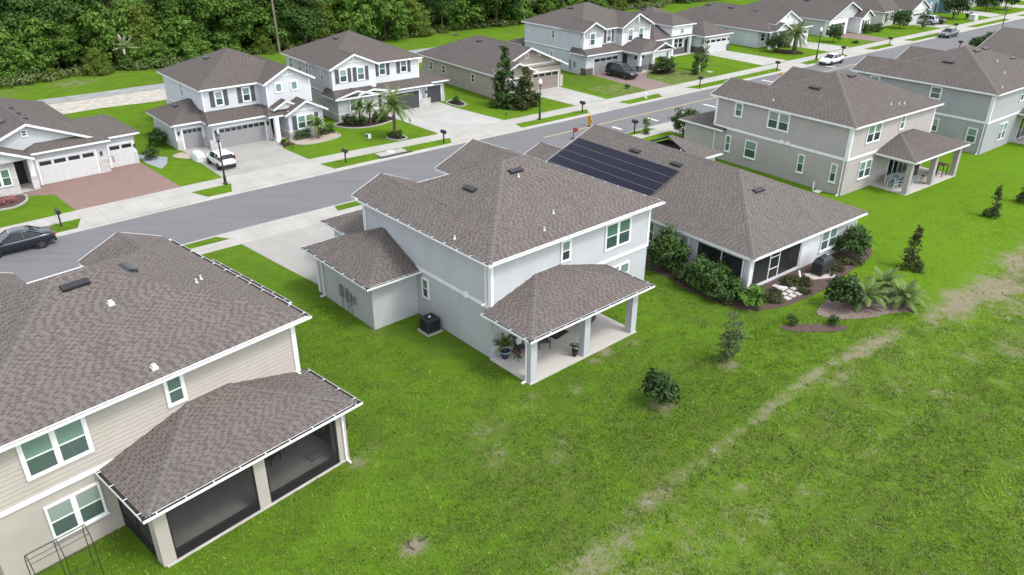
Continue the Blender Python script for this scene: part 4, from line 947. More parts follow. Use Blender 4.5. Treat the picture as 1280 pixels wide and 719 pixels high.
def lawnmat():
    m, nt, b, out = newmat('lawn_grass'); p = wpos(nt)
    A = N(nt, 'ShaderNodeAttribute', attribute_name='soil'); T = N(nt, 'ShaderNodeAttribute', attribute_name='tone')
    n1 = noise_(nt, p, .55, 6, .65); n2 = noise_(nt, p, 3.2, 5, .7)
    mp = N(nt, 'ShaderNodeMapping'); mp.inputs['Rotation'].default_value = (0, 0, R(-40)); mp.inputs['Scale'].default_value = (.45, 1.9, 1); L_(nt, p, mp.inputs['Vector'])
    n3 = noise_(nt, mp.outputs[0], 1.1, 5, .6)           # mowing streaks along the lots
    n4 = noise_(nt, p, 14, 4, .75); n5 = noise_(nt, p, 42, 3, .8)
    tone = mathn(nt, 'ADD', T.outputs['Fac'], mathn(nt, 'MULTIPLY', mathn(nt, 'SUBTRACT', n1, .5), 1.3))
    tone = mathn(nt, 'ADD', tone, mathn(nt, 'MULTIPLY', mathn(nt, 'SUBTRACT', n3, .5), .9))
    tone = mathn(nt, 'ADD', tone, mathn(nt, 'MULTIPLY', mathn(nt, 'SUBTRACT', n2, .5), .7), True)
    cr = N(nt, 'ShaderNodeValToRGB'); e = cr.color_ramp.elements
    e[0].position = 0; e[0].color = (.115, .145, .032, 1); e[1].position = 1; e[1].color = (.118, .222, .015, 1)
    x = e.new(.35); x.color = (.083, .146, .018, 1); x = e.new(.65); x.color = (.103, .186, .016, 1)
    L_(nt, tone, cr.inputs[0])
    fine = mathn(nt, 'ADD', mathn(nt, 'MULTIPLY', n4, .5), mathn(nt, 'MULTIPLY', n5, .5))
    fine = ramp(nt, fine, .32, .68)
    col = mixc(nt, fine, mixc(nt, 1.0, cr.outputs[0], (.32, .38, .32, 1), 'MULTIPLY'), mixc(nt, 1.0, cr.outputs[0], (1.55, 1.5, 1.6, 1), 'MULTIPLY'))
    # straw coloured thatch showing through
    th = ramp(nt, mathn(nt, 'ADD', noise_(nt, p, 1.7, 6, .7), mathn(nt, 'MULTIPLY', A.outputs['Fac'], .35)), .56, .8)
    col = mixc(nt, mathn(nt, 'MULTIPLY', th, .45), col, (.17, .165, .05, 1))
    # bare sandy soil where the turf has gone
    sv = mathn(nt, 'ADD', A.outputs['Fac'], mathn(nt, 'MULTIPLY', mathn(nt, 'SUBTRACT', noise_(nt, p, 1.1, 7, .74), .5), 1.75))
    sv = mathn(nt, 'ADD', sv, mathn(nt, 'MULTIPLY', mathn(nt, 'SUBTRACT', n4, .5), 1.3))
    sv = mathn(nt, 'ADD', sv, mathn(nt, 'MULTIPLY', mathn(nt, 'SUBTRACT', n5, .5), .8))
    sm = ramp(nt, sv, .30, .72)
    sc = mixc(nt, n2, (.17, .138, .10, 1), (.34, .29, .225, 1))
    col = mixc(nt, mathn(nt, 'MULTIPLY', sm, .85), col, sc)
    L_(nt, col, b.inputs['Base Color']); b.inputs['Roughness'].default_value = .8; b.inputs['Specular IOR Level'].default_value = .0
    h = mathn(nt, 'ADD', mathn(nt, 'MULTIPLY', n4, .6), mathn(nt, 'MULTIPLY', n5, .5))
    bn = N(nt, 'ShaderNodeBump'); bn.inputs['Strength'].default_value = .8; bn.inputs['Distance'].default_value = .09
    L_(nt, h, bn.inputs['Height']); L_(nt, bn.outputs[0], b.inputs['Normal'])
    return m
LAWN = lawnmat(); me.materials.append(LAWN)
for p_ in me.polygons: p_.use_smooth = True
tag(link(bpy.data.objects.new('lawn', me)), kind='structure')
def sheet(name, pts, z, mat, sub=None):
    m = MB(); n = len(pts)
    a = sum(pts[i][0] * pts[(i + 1) % n][1] - pts[(i + 1) % n][0] * pts[i][1] for i in range(n))
    if a < 0: pts = pts[::-1]
    top = [RW(s, t, z) for s, t in pts]; m.face(top)
    lo = [RW(s, t, z - .05) for s, t in pts]
    for i in range(n): m.face([lo[i], lo[(i + 1) % n], top[(i + 1) % n], top[i]])
    return tag(m.build(name, mat), kind='structure')
def strip(name, offs, mat, s0=-400, s1=900, const=False):
    m = MB(); S = [s for s in [-400, -200, -100, -40] + frange(-36, 260, 4) + [260, 400, 600, 900] if s0 <= s <= s1]
    if S[0] != s0: S = [s0] + S
    if S[-1] != s1: S = S + [s1]
    k = len(offs); vs = []
    for s in S:
        e = kn(const, s) if isinstance(const, list) else 0 if const else edge(s)
        vs += [RW(s, e + o, z) for o, z in offs]
    m.mesh(vs, [(i * k + j, (i + 1) * k + j, (i + 1) * k + j + 1, i * k + j + 1) for i in range(len(S) - 1) for j in range(k - 1)])
    return tag(m.build(name, mat), kind='structure')
def asphalt():
    m, nt, b, out = newmat('asphalt'); p = wpos(nt)
    mp = N(nt, 'ShaderNodeMapping'); mp.inputs['Rotation'].default_value = (0, 0, R(-40)); mp.inputs['Scale'].default_value = (.12, 1.3, 1); L_(nt, p, mp.inputs['Vector'])
    w = ramp(nt, noise_(nt, mp.outputs[0], .9, 4), .3, .7); g = noise_(nt, p, 22, 4, .8); l = ramp(nt, noise_(nt, p, .25, 5), .3, .7)
    col = mixc(nt, w, (.135, .135, .138, 1), (.165, .165, .165, 1)); col = mixc(nt, mathn(nt, 'MULTIPLY', l, .35), col, (.19, .187, .183, 1))
    col = mixc(nt, mathn(nt, 'MULTIPLY', g, .35), col, (.12, .12, .125, 1))
    vo = N(nt, 'ShaderNodeTexVoronoi', feature='DISTANCE_TO_EDGE'); vo.inputs['Scale'].default_value = .16; L_(nt, p, vo.inputs['Vector'])
    ck = ramp(nt, mathn(nt, 'ADD', vo.outputs['Distance'], mathn(nt, 'MULTIPLY', noise_(nt, p, 1.5, 5, .7), .03)), .022, .014); ck = mathn(nt, 'MULTIPLY', ck, ramp(nt, noise_(nt, p, .11, 3), .5, .62)); col = mixc(nt, mathn(nt, 'MULTIPLY', ck, .35), col, (.085, .085, .09, 1))
    st = ramp(nt, noise_(nt, p, .42, 3, .5), .70, .76); col = mixc(nt, mathn(nt, 'MULTIPLY', st, .5), col, (.10, .10, .105, 1))
    L_(nt, col, b.inputs['Base Color']); b.inputs['Roughness'].default_value = .85; b.inputs['Specular IOR Level'].default_value = .25
    return m
ASPH = asphalt()
strip('road', [(-7.56, -.105), (-5.6, -.06), (-3.7, -.035), (-1.9, -.06), (.01, -.105)], ASPH)
strip('kerb', [(-.02, -.1), (.20, -.075), (.36, .018), (.50, .022), (.52, -.02)], KERB); strip('kerb', [(-8.05, -.02), (-8.03, .022), (-7.89, .018), (-7.74, -.075), (-7.53, -.1)], KERB)
strip('sidewalk', [(-.01, -.03), (0, .024), (1.9, .024), (1.91, -.03)], CONC, -200, 500, SW); strip('sidewalk', [(51.87, -.03), (51.88, .024), (53.28, .024), (53.29, -.03)], CONC, -200, 500, True)
PAINTY = simple('yellow_road_paint', (.47, .36, .17), .8, .2, var=.15, scale=4); PAINTW = simple('white_road_paint', (.62, .62, .60), .8, .2, var=.1, scale=4)
def mark(name, s0, s1, o0, o1, mat, n=1):
    m = MB(); S = [s0 + (s1 - s0) * i / n for i in range(n + 1)]
    def zr(o): 
        T = [(-7.56, -.105), (-5.6, -.06), (-3.7, -.035), (-1.9, -.06), (.01, -.105)]
        for i in range(4):
            if T[i][0] <= o <= T[i + 1][0]: return T[i][1] + (o - T[i][0]) / (T[i + 1][0] - T[i][0]) * (T[i + 1][1] - T[i][1]) + .006
    br = sorted(set([o0, o1] + [q for q in (-5.6, -3.7, -1.9) if o0 < q < o1])); k = len(br)
    vs = [RW(s, edge(s) + o, zr(o)) for s in S for o in br]
    m.mesh(vs, [(i * k + j, (i + 1) * k + j, (i + 1) * k + j + 1, i * k + j + 1) for i in range(n) for j in range(k - 1)])
    return tag(m.build(name, mat), kind='structure')
mark('road_marking', 53.4, 120, -3.72, -3.54, PAINTY, 40)
for s in (62.1, 67.9, 73.2, 78.1, 82.6, 86.8): mark('road_marking', s - .17, s + .17, -6.5 - (s - 62) * .012, -5.1 + (s - 62) * .012, PAINTW)
for s in (89.5, 95.5, 101.2, 106.7, 111.5): mark('road_marking', s - .2, s + .2, -3.0, -1.2, PAINTW)
# driveways and their aprons
def drive(pts, ap, mat, apm=CONC):
    sheet('driveway', pts, .014, mat)
    (a0, a1), (b0, b1) = ap          # at sidewalk, at kerb
    k0 = kn(SW, a0); k1 = kn(SW, a1); sheet('driveway', [(a0, k0 + .3), (a0, k0), (a0 - (a0 - b0) * .45, k0 * .62 + edge(b0) * .38), (b0, edge(b0) + .3), (b1, edge(b1) + .3), (a1 + (b1 - a1) * .45, k1 * .62 + edge(b1) * .38), (a1, k1), (a1, k1 + .3)], .0215, apm)
drive([(7.6, 73), (10.1, 71.7), (10.6, 66.3), (19.0, 66.3), (18.6, 72.8), (18.3, 77.5), (9, 77.5)], ((10.5, 19.1), (9.7, 19.9)), REDPAV)
drive([(22.7, 77), (22.65, 66.3), (31.1, 66.3), (30.7, 71.9), (32, 75.2), (33, 79), (22.7, 79)], ((22.66, 31.1), (21.8, 31.6)), DRIVE)
drive([(45.3, 78.5), (45.5, 74.1), (45.7, 66.3), (54.5, 66.3), (53.6, 74.8), (53.9, 80), (45.3, 80)], ((45.7, 54.4), (44.6, 53.9)), DRIVE2)
drive([(65.0, 77), (65.4, 66.3), (70.7, 66.3), (70.8, 77)], ((65.3, 70.5), (63.9, 71)), DRIVE2)
drive([(79.4, 79), (78.4, 66.3), (83.3, 66.3), (84, 71.4), (86, 73.2), (88.5, 73.4), (88.5, 79)], ((78.0, 83.2), (76.9, 84.2)), PINKPAV)
drive([(104.8, 79.5), (104.1, 66.3), (110.3, 66.3), (109.9, 79.5)], ((104.1, 110.2), (102.9, 109.6)), DRIVE2)
drive([(122, 78), (122.3, 66.3), (128.8, 66.3), (127.6, 78)], ((122.2, 128.8), (121.4, 130.2)), DRIVE2)
drive([(136.5, 77), (137.6, 66.3), (142.2, 66.3), (142.9, 72), (142.6, 77)], ((137.4, 142.4), (136, 143.2)), PINKPAV)
drive([(161.5, 76), (162.5, 66.3), (167.6, 66.3), (168, 76)], ((162.6, 167.4), (161.5, 168.4)), DRIVE2)
drive([(189.8, 77), (185.2, 66.3), (191.6, 66.3), (195, 77)], ((185.3, 191.8), (184.5, 192.8)), DRIVE2)
drive([(206, 76), (207, 66.3), (212.5, 66.3), (212, 76)], ((207, 212.5), (206, 213.3)), DRIVE2)
def ndrive(pts, a, b):
    sheet('driveway', pts, .014, DRIVE)
    sheet('driveway', [(a[0], 53.2), (b[0], edge(b[0]) - 7.9), (b[1], edge(b[1]) - 7.9), (a[1], 53.2)], .027, CONC)
ndrive([(18.05, 51.9), (18.7, 46.5), (19.4, 41.5), (27.2, 46.5), (26.75, 50), (26.5, 51.9)], (17.9, 26.6), (17.0, 26.9))
ndrive([(-6, 51.9), (-5, 45), (3, 45), (3, 51.9)], (-6, 3), (-7, 4))
ndrive([(65.4, 51.9), (66, 44), (72, 44), (71.4, 51.9)], (65, 71.6), (64.3, 72.4)); ndrive([(47, 51.9), (47, 44), (53, 44), (53, 51.9)], (47, 53), (46, 54)); ndrive([(88, 51.9), (88, 44), (94, 44), (94, 51.9)], (88, 94), (87, 95))
# front walks
def path(pts, mat=CONC, z=.02): return sheet('path', pts, z, mat)
path([(44.9, 76.1), (44.9, 78), (45.28, 78), (45.28, 76.1)], DRIVE)
sheet('paving', [(19.3, 73.0), (20.2, 74.2), (20.9, 76.2), (19.4, 78.5), (18.75, 78.5), (18.75, 75.5)], .016, simple('blue_grey_gravel', (.27, .29, .31), .95, .1, var=.3, scale=20, bump=.6, bscale=40))
def curve(pts, n=4):
    out = []; k = len(pts)
    for i in range(k):
        p0, p1, p2, p3 = pts[i - 1], pts[i], pts[(i + 1) % k], pts[(i + 2) % k]
        for j in range(n):
            u = j / n; f = lambda a, b, c, d: .5 * (2 * b + (c - a) * u + (2 * a - 5 * b + 4 * c - d) * u * u + (3 * b - a - 3 * c + d) * u ** 3)
            out.append((f(p0[0], p1[0], p2[0], p3[0]), f(p0[1], p1[1], p2[1], p3[1])))
    return out
BEDS = []
def edging(pts, mat=None, z=.1, w=.16, closed=False):
    m = MB(); n = len(pts)
    for i in range(n if closed else n - 1): m.bar(RW(*pts[i], z / 2), RW(*pts[(i + 1) % n], z / 2), w, z)
    return tag(m.build('bed_edging', mat or KERB), kind='structure')
def bed(pts, mat, z=.035, edge_=False, n=4):
    c = curve(pts, n); sheet('mulch_bed', c, z, mat); BEDS.append(c)
    if edge_: edging(c, closed=True)
bed([(4.5, 70.5), (5.95, 70.37), (7.08, 70.4), (8.07, 71.54), (8.1, 73.2), (6.5, 73.8), (4.0, 74)], MULCH, edge_=True)
bed([(32.4, 72.2), (34.3, 71.5), (36.9, 72.0), (37.4, 73.2), (36.9, 74.8), (33.0, 74.9)], SAND, edge_=True)
bed([(38.8, 76.6), (39.2, 74.6), (40.8, 73.5), (42.5, 73.4), (44.3, 73.9), (45.2, 74.4), (45.1, 76.2), (42, 76.9)], MULCHDK, edge_=True)
bed([(40.55, 68.5), (40.95, 67.15), (42.1, 67.15), (42.2, 68.5), (41.4, 69.1)], MULCHDK, edge_=True)
bed([(59.3, 74.3), (59.6, 71.2), (60.2, 69.2), (61.9, 69.4), (62.6, 72.6), (62.2, 74.6)], MULCH)
bed([(54.1, 77), (54.3, 74.6), (55.6, 75), (55.8, 77.6)], MULCHDK, edge_=True)
bed([(21.3, 76), (22.5, 74.3), (22.5, 76.8)], SAND)
bed([(86.6, 73.0), (88.6, 71.2), (90.9, 72.0), (91, 73.6), (88, 73.4)], MULCHDK)
bed([(114.9, 69.8), (116.6, 67.8), (118.6, 69), (118, 72.4), (115.5, 72.3)], MULCHDK)
# beds round the white house and out in the back lawn
bed([(36.9, 33), (37.6, 29.5), (37.1, 26.5), (37.5, 23.2), (38.8, 22.0), (41.0, 21.4), (44.8, 21.2), (48.2, 21.6), (51.2, 21.9), (52.6, 22.8), (52.2, 24.6), (46, 25.2), (40, 25.2), (39.8, 30), (39.6, 33)], MULCH, n=5)
bed([(37.5, 20.3), (39.0, 19.5), (39.9, 18.6), (40.5, 18.0), (40.5, 17.7), (39.7, 17.8), (38.8, 18.5), (37.7, 19.4)], MULCH)
bed([(40.7, 19.8), (41.0, 18.7), (42.4, 17.6), (44.0, 17.0), (45.6, 16.3), (46.9, 17.2), (47.2, 18.9), (45.2, 19.9), (43, 20.3)], simple('grey_old_mulch', (.20, .155, .135), .95, .1, var=.5, scale=9, bump=.8, bscale=25))
bed([(19.6, 41.2), (19.3, 40.0), (20.1, 39.4), (20.6, 40.4)], MULCHDK, z=.03)
for s, t in ((41.9, 23.4), (41.79, 22.94), (41.91, 22.4), (42.1, 21.9), (41.35, 22.5), (41.55, 22.0), (41.0, 22.0), (42.5, 22.5)):
    m = MB(); m.box(-.2, .2, -.2, .2, 0, .06); o = m.build('paver', SLAB, bevel=.01); o.location = RW(s, t, .03); o.rotation_euler = (0, 0, R(40 + random.uniform(-6, 6))); tag(o, 'square cream stepping stone in the mulch by the lanai corner', 'stepping stone', 'stepping stones by the lanai corner')
sheet('paving', [(44.5, 22.5), (46.3, 21.6), (46.7, 22.4), (45.0, 23.3)], .05, simple('pink_beige_slab', (.48, .41, .38), .85, .2, var=.08))
# old service track and strip of rough grass towards the wood
TRACK = simple('pale_limerock', (.40, .37, .32), .95, .1, var=.25, scale=1.2, bump=.6, bscale=12); TRACKG = simple('grey_track', (.27, .27, .265), .95, .1, var=.2, scale=.8)
def wavy(t0, a, seed): return [(s, t0 + a * noise.noise(Vector((s * .12, seed, 0)))) for s in range(-60, 76, 3)]
sheet('dirt_track', wavy(99.9, 1.2, 1) + wavy(106.2, .7, 2)[::-1], .012, TRACK); sheet('path', wavy(106.3, .5, 2) + wavy(109.2, .6, 3)[::-1], .016, TRACKG)
# storm drain inlet
d = thing('storm_drain', 'concrete storm drain inlet with pale manhole lid at the far kerb', 'storm drain', RW(38.1, 63.6), R(40))
m = MB(); m.box(-1.5, 1.5, -.35, .75, .0, .14); m.build('inlet_top', KERB, d, bevel=.02)
m = MB(); m.box(-1.7, 1.9, -.75, -.351, -.09, .05); m.build('inlet_mouth', BLACKM, d)
m = MB(); m.lathe([(.38, .141), (.38, .19), (.33, .2)], 18, (.0, .25, 0)); m.build('manhole_lid', WHITE, d)
# ================= real grass blades over the near lawns (nobody could count them: one object)
def inpoly(x, y, P_):
    r = False; j = len(P_) - 1
    for i in range(len(P_)):
        if (P_[i][1] > y) != (P_[j][1] > y) and x < (P_[j][0] - P_[i][0]) * (y - P_[i][1]) / (P_[j][1] - P_[i][1]) + P_[i][0]: r = not r
        j = i
    return r
FOOT = []
for h_, rs in ((HM, ((-.25, 8.3, -3.4, .1), (-3.15, 12.8, 0, 14), (-1.35, -.1, 4.05, 5.3))), (HL, ((0, 8.9, -3.45, .1), (-3.2, 13, 0, 14))), (HW, ((-.05, 12.3, -.05, 21),))):
    for x0, x1, y0, y1 in rs:
        sg = -1 if h_.mir else 1; a = h_.root.rotation_euler.z - R(40); ox, oy = h_.root.location.x, h_.root.location.y
        o_s = ox * CA + oy * SA; o_t = -ox * SA + oy * CA
        FOOT.append([(o_s + sg * x * math.cos(a) - y * math.sin(a), o_t + sg * x * math.sin(a) + y * math.cos(a)) for x, y in ((x0, y0), (x1, y0), (x1, y1), (x0, y1))])
COVER = [(min(p[0] for p in c), max(p[0] for p in c), min(p[1] for p in c), max(p[1] for p in c), c) for c in FOOT + BEDS + [[(18.0, 52), (18.6, 46.5), (19.2, 41), (27.2, 46.5), (26.7, 52)]]]
def covered(s, t):
    for a, b, c, d, P_ in COVER:
        if a < s < b and c < t < d and inpoly(s, t, P_): return True
    return False
def grass(name, label, regions, seed, mat):
    import numpy as np
    rg = np.random.default_rng(seed); PV = []; TT = []; CC = []
    for (s0, s1, t0, t1, dens, h_, w_) in regions:
        n = int((s1 - s0) * (t1 - t0) * dens); s = rg.uniform(s0, s1, n); t = rg.uniform(t0, t1, n)
        keep = np.ones(n, bool)
        for i in range(n):
            si, ti = s[i], t[i]
            if covered(si, ti): keep[i] = False; continue
            if soil(si, ti) + .6 * noise.noise(Vector((si * .9, ti * .9, 9))) > .34 and rg.random() < .85: keep[i] = False
        s, t = s[keep], t[keep]; n = len(s)
        z = np.array([lawn_z(a, b) for a, b in zip(s, t)])
        tone = np.array([max(0, min(1, lawn_tone(a, b) + .6 * noise.noise(Vector((a * .45, b * .7, 4))) + .65 * noise.noise(Vector((a * 1.5, b * 1.9, 5))))) for a, b in zip(s, t)])
        for k in range(3):
            az = rg.uniform(0, 6.283, n); ln = rg.uniform(.5, 1.3, n) * h_; tilt = rg.uniform(.25, 1.0, n); w = w_ * rg.uniform(.7, 1.3, n)
            bs = s + rg.normal(0, .02, n); bt = t + rg.normal(0, .02, n)
            dx, dy = np.cos(az), np.sin(az)
            x0 = bs * CA - bt * SA; y0 = bs * SA + bt * CA
            A = np.stack([x0 - dy * w, y0 + dx * w, z - .01], 1); B = np.stack([x0 + dy * w, y0 - dx * w, z - .01], 1)
            C = np.stack([x0 + dx * ln * tilt, y0 + dy * ln * tilt, z + ln * np.sqrt(np.maximum(.1, 1 - tilt ** 2 * .8))], 1)
            PV.append(np.stack([A, B, C], 1).reshape(-1, 3)); v = np.clip(tone + rg.normal(0, .30, n), 0, 1); TT.append(np.repeat(v, 3)); CC.append(np.repeat((rg.random(n) < .11 + .12 * (t < 15.5)).astype(float), 3))
    P_ = np.concatenate(PV).astype('f'); T_ = np.concatenate(TT).astype('f'); D_ = np.concatenate(CC).astype('f'); nv = len(P_); nf = nv // 3
    me = bpy.data.meshes.new(name); me.vertices.add(nv); me.vertices.foreach_set('co', P_.ravel()); me.loops.add(nv); me.loops.foreach_set('vertex_index', np.arange(nv, dtype='i'))
    me.polygons.add(nf); me.polygons.foreach_set('loop_start', np.arange(0, nv, 3, dtype='i')); me.update(calc_edges=True)
    me.attributes.new('tint', 'FLOAT', 'POINT').data.foreach_set('value', T_); me.attributes.new('dry', 'FLOAT', 'POINT').data.foreach_set('value', D_)
    me.materials.append(mat); return tag(link(bpy.data.objects.new(name, me)), label, 'grass', kind='stuff')
def lawn_z(s, t):
    z = 0.0
    if t < 18.5: z += -.35 * max(0, min(1, (16.3 - t) / 5)) + .10 * noise.noise(Vector((s * .25, t * .25, 0))) * max(0, min(1, (18.5 - t) / 3))
    return z
def grassmat():
    m, nt, b, out = newmat('grass_blade'); A = N(nt, 'ShaderNodeAttribute', attribute_name='tint'); D = N(nt, 'ShaderNodeAttribute', attribute_name='dry')
    cr = N(nt, 'ShaderNodeValToRGB'); e = cr.color_ramp.elements
    e[0].position = 0; e[0].color = (.058, .100, .018, 1); e[1].position = 1; e[1].color = (.260, .430, .045, 1); x = e.new(.5); x.color = (.128, .234, .018, 1)
    L_(nt, A.outputs['Fac'], cr.inputs[0]); col = mixc(nt, D.outputs['Fac'], cr.outputs[0], (.30, .27, .13, 1))
    L_(nt, col, b.inputs['Base Color']); b.inputs['Roughness'].default_value = .6; b.inputs['Specular IOR Level'].default_value = .05
    tr = N(nt, 'ShaderNodeBsdfTranslucent'); L_(nt, col, tr.inputs[0]); mx = N(nt, 'ShaderNodeMixShader'); mx.inputs[0].default_value = .3
    L_(nt, b.outputs[0], mx.inputs[1]); L_(nt, tr.outputs[0], mx.inputs[2]); L_(nt, mx.outputs[0], out.inputs[0]); return m
grass('grass', 'short mown grass blades covering the back lawns and field', [(-1, 45, 3, 21, 85, .11, .015), (1, 21.5, 21, 41, 65, .10, .014), (20.5, 38, 18, 30, 50, .10, .014), (45, 78, 5, 24, 28, .10, .014), (8, 62, 2, 15.6, 10, .2, .022), (2, 40, 15.6, 30, 3, .17, .02)], 3, grassmat())
# ================= plants
LEAF_A = foliage('leaf_fresh', (.042, .092, .013), (.150, .268, .042)); LEAF_B = foliage('leaf_deep', (.026, .062, .012), (.095, .178, .034))
LEAF_Y = foliage('leaf_yellow_green', (.060, .102, .012), (.155, .215, .034)); LEAF_G = foliage('leaf_grey_green', (.048, .072, .030), (.135, .168, .078))
LEAF_M = foliage('leaf_glossy', (.014, .034, .009), (.055, .105, .022), .12, .35); LEAF_R = foliage('leaf_bronze', (.030, .042, .014), (.092, .112, .034))
LEAF_P = foliage('palm_frond', (.05, .09, .02), (.17, .24, .06), .2); LEAF_H = foliage('leaf_shrub', (.018, .042, .010), (.075, .140, .030), .2, .45)
LEAF_PY = foliage('pale_palm_frond', (.08, .13, .028), (.21, .29, .09), .25)
LEAF_DRY = foliage('dry_frond', (.22, .18, .15), (.42, .36, .31), .15)
FLOWER = foliage('pink_flower', (.22, .07, .08), (.42, .18, .19), .2)
def leaf_mesh(name, blobs, mat, size, per, seed=1, flat=.35, droop=0.0, aspect=1.6):
    # foliage as many small leaf faces spread through a set of overlapping clumps
    rnd = random.Random(seed); V_ = []; F_ = []; T_ = []
    for (cx, cy, cz, rx, ry, rz, base) in blobs:
        n = max(8, int(per * (rx * ry + ry * rz + rx * rz) / 3))
        for i in range(n):
            while True:
                d = Vector((rnd.gauss(0, 1), rnd.gauss(0, 1), rnd.gauss(0, 1)))
                if d.length > .05: break
            d.normalize(); q = rnd.random() ** .35 * (1 + .16 * rnd.gauss(0, 1))
            if d.z < -.3 and rnd.random() < .5: d.z = -d.z
            P_ = Vector((cx + d.x * rx * q, cy + d.y * ry * q, cz + d.z * rz * q))
            nn = (Vector((d.x / rx, d.y / ry, d.z / rz)).normalized() + Vector((rnd.gauss(0, flat), rnd.gauss(0, flat), rnd.gauss(0, flat) + .25))).normalized()
            t = nn.orthogonal().normalized(); a = rnd.random() * 6.283; t = t * math.cos(a) + nn.cross(t) * math.sin(a); b = nn.cross(t)
            s = size * rnd.uniform(.65, 1.35); k = len(V_)
            V_ += [P_ - t * s * aspect / 2, P_ - b * s / 2 + nn * s * .12, P_ + t * s * aspect / 2 - Vector((0, 0, droop * s)), P_ + b * s / 2 + nn * s * .12]
            F_.append((k, k + 1, k + 2, k + 3)); tt = max(0, min(1, base + rnd.gauss(0, .16))); T_ += [tt] * 4
    me = bpy.data.meshes.new(name); me.from_pydata(V_, [], F_); me.materials.append(mat)
    at = me.attributes.new('tint', 'FLOAT', 'POINT'); at.data.foreach_set('value', T_)
    return me
def mobj(name, me, parent): return link(bpy.data.objects.new(name, me), parent)
def limbs(h, r, n, seed, spread, lean=0.0):
    rnd = random.Random(seed); m = MB()
    m.tube([(0, 0, -.2), (lean * .3, .02, h * .35), (lean, .05, h * .75)], [r, r * .8, r * .45], 8)
    for i in range(n):
        a = rnd.random() * 6.283; z = h * rnd.uniform(.28, .7); e = spread * rnd.uniform(.5, .95)
        m.tube([(lean * z / h, 0, z), (math.cos(a) * e * .5, math.sin(a) * e * .5, z + h * .12), (math.cos(a) * e, math.sin(a) * e, z + h * .26)], [r * .45, r * .3, r * .1], 6)
    return m
def crown_blobs(seed, h, w, zb, n, br, shape='round'):
    rnd = random.Random(seed); out = []
    for i in range(n):
        a = rnd.random() * 6.283; u = rnd.random()
        if shape == 'cone':
            z = zb + (h - zb) * u ** 1.25; rr = w * (1 - (z - zb) / (h - zb)) ** .8 * rnd.uniform(.45, .95); k = br * (.55 + .6 * (1 - u))
        elif shape == 'column':
            z = zb + (h - zb) * u; rr = w * math.sin(math.pi * (.12 + .8 * u)) ** .6 * rnd.uniform(.3, .9); k = br
        else:
            f = rnd.random() ** .4; ph = math.acos(rnd.uniform(-.55, 1)); rr = w * f * math.sin(ph) * .92
            z = zb + (h - zb) * .42 + (h - zb) * .56 * f * math.cos(ph); k = br
        k *= rnd.uniform(.7, 1.3)
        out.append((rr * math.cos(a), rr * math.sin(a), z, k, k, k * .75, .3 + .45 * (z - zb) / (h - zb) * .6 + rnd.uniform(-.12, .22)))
    return out
PROT = {}
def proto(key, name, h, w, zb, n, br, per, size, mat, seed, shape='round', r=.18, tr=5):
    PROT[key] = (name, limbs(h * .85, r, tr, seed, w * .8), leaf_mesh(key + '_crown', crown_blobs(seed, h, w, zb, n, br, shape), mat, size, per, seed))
    tm = PROT[key][1]; me = bpy.data.meshes.new(key + '_trunk'); me.from_pydata(tm.v, [], tm.f); me.materials.append(BARK)
    PROT[key] = (name, me, PROT[key][2])
def plant(key, s, t, scale=1.0, label=None, cat='tree', group=None, rz=None, sz=None, z=0.0, world=None):
    name, tm, cm = PROT[key]
    loc = world or RW(s, t, z)
    o = thing(name, label, cat, loc, random.random() * 6.283 if rz is None else rz, group); o.scale = (scale, scale, sz or scale)
    mobj('trunk' if cat == 'tree' else 'stem', tm, o); mobj('crown' if cat == 'tree' else 'foliage', cm, o)
    return o
# ---- the wood behind the houses
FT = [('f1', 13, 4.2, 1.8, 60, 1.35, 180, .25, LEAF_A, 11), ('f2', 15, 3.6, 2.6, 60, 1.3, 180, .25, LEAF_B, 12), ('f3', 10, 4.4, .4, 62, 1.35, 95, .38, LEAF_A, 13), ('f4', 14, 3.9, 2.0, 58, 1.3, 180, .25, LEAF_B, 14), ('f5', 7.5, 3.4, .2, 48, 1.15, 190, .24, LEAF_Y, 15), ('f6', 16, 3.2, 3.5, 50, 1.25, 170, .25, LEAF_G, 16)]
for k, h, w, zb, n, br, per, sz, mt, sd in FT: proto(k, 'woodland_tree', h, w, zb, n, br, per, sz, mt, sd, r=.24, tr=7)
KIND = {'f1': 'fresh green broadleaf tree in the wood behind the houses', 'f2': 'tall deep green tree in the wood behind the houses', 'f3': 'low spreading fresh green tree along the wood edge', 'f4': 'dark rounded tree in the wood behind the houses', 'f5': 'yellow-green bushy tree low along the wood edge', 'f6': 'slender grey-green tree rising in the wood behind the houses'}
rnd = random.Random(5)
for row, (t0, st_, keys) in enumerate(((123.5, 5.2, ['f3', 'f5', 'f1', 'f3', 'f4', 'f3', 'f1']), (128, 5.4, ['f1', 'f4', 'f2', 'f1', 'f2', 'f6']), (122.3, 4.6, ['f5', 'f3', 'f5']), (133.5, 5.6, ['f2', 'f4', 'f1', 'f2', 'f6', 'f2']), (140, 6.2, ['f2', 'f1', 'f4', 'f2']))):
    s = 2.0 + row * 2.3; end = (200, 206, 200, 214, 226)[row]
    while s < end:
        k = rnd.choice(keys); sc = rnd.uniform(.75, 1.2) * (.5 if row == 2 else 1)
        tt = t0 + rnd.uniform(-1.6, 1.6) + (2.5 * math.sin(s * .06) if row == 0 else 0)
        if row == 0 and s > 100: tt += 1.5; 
        plant(k, s, tt, sc, KIND[k], 'tree', 'trees of the wood, ' + k.replace('f', 'kind '), rnd.random() * 6.28, sc * rnd.uniform(.85, 1.2), -1.0 - row * .3); s += st_ * rnd.uniform(.75, 1.25)
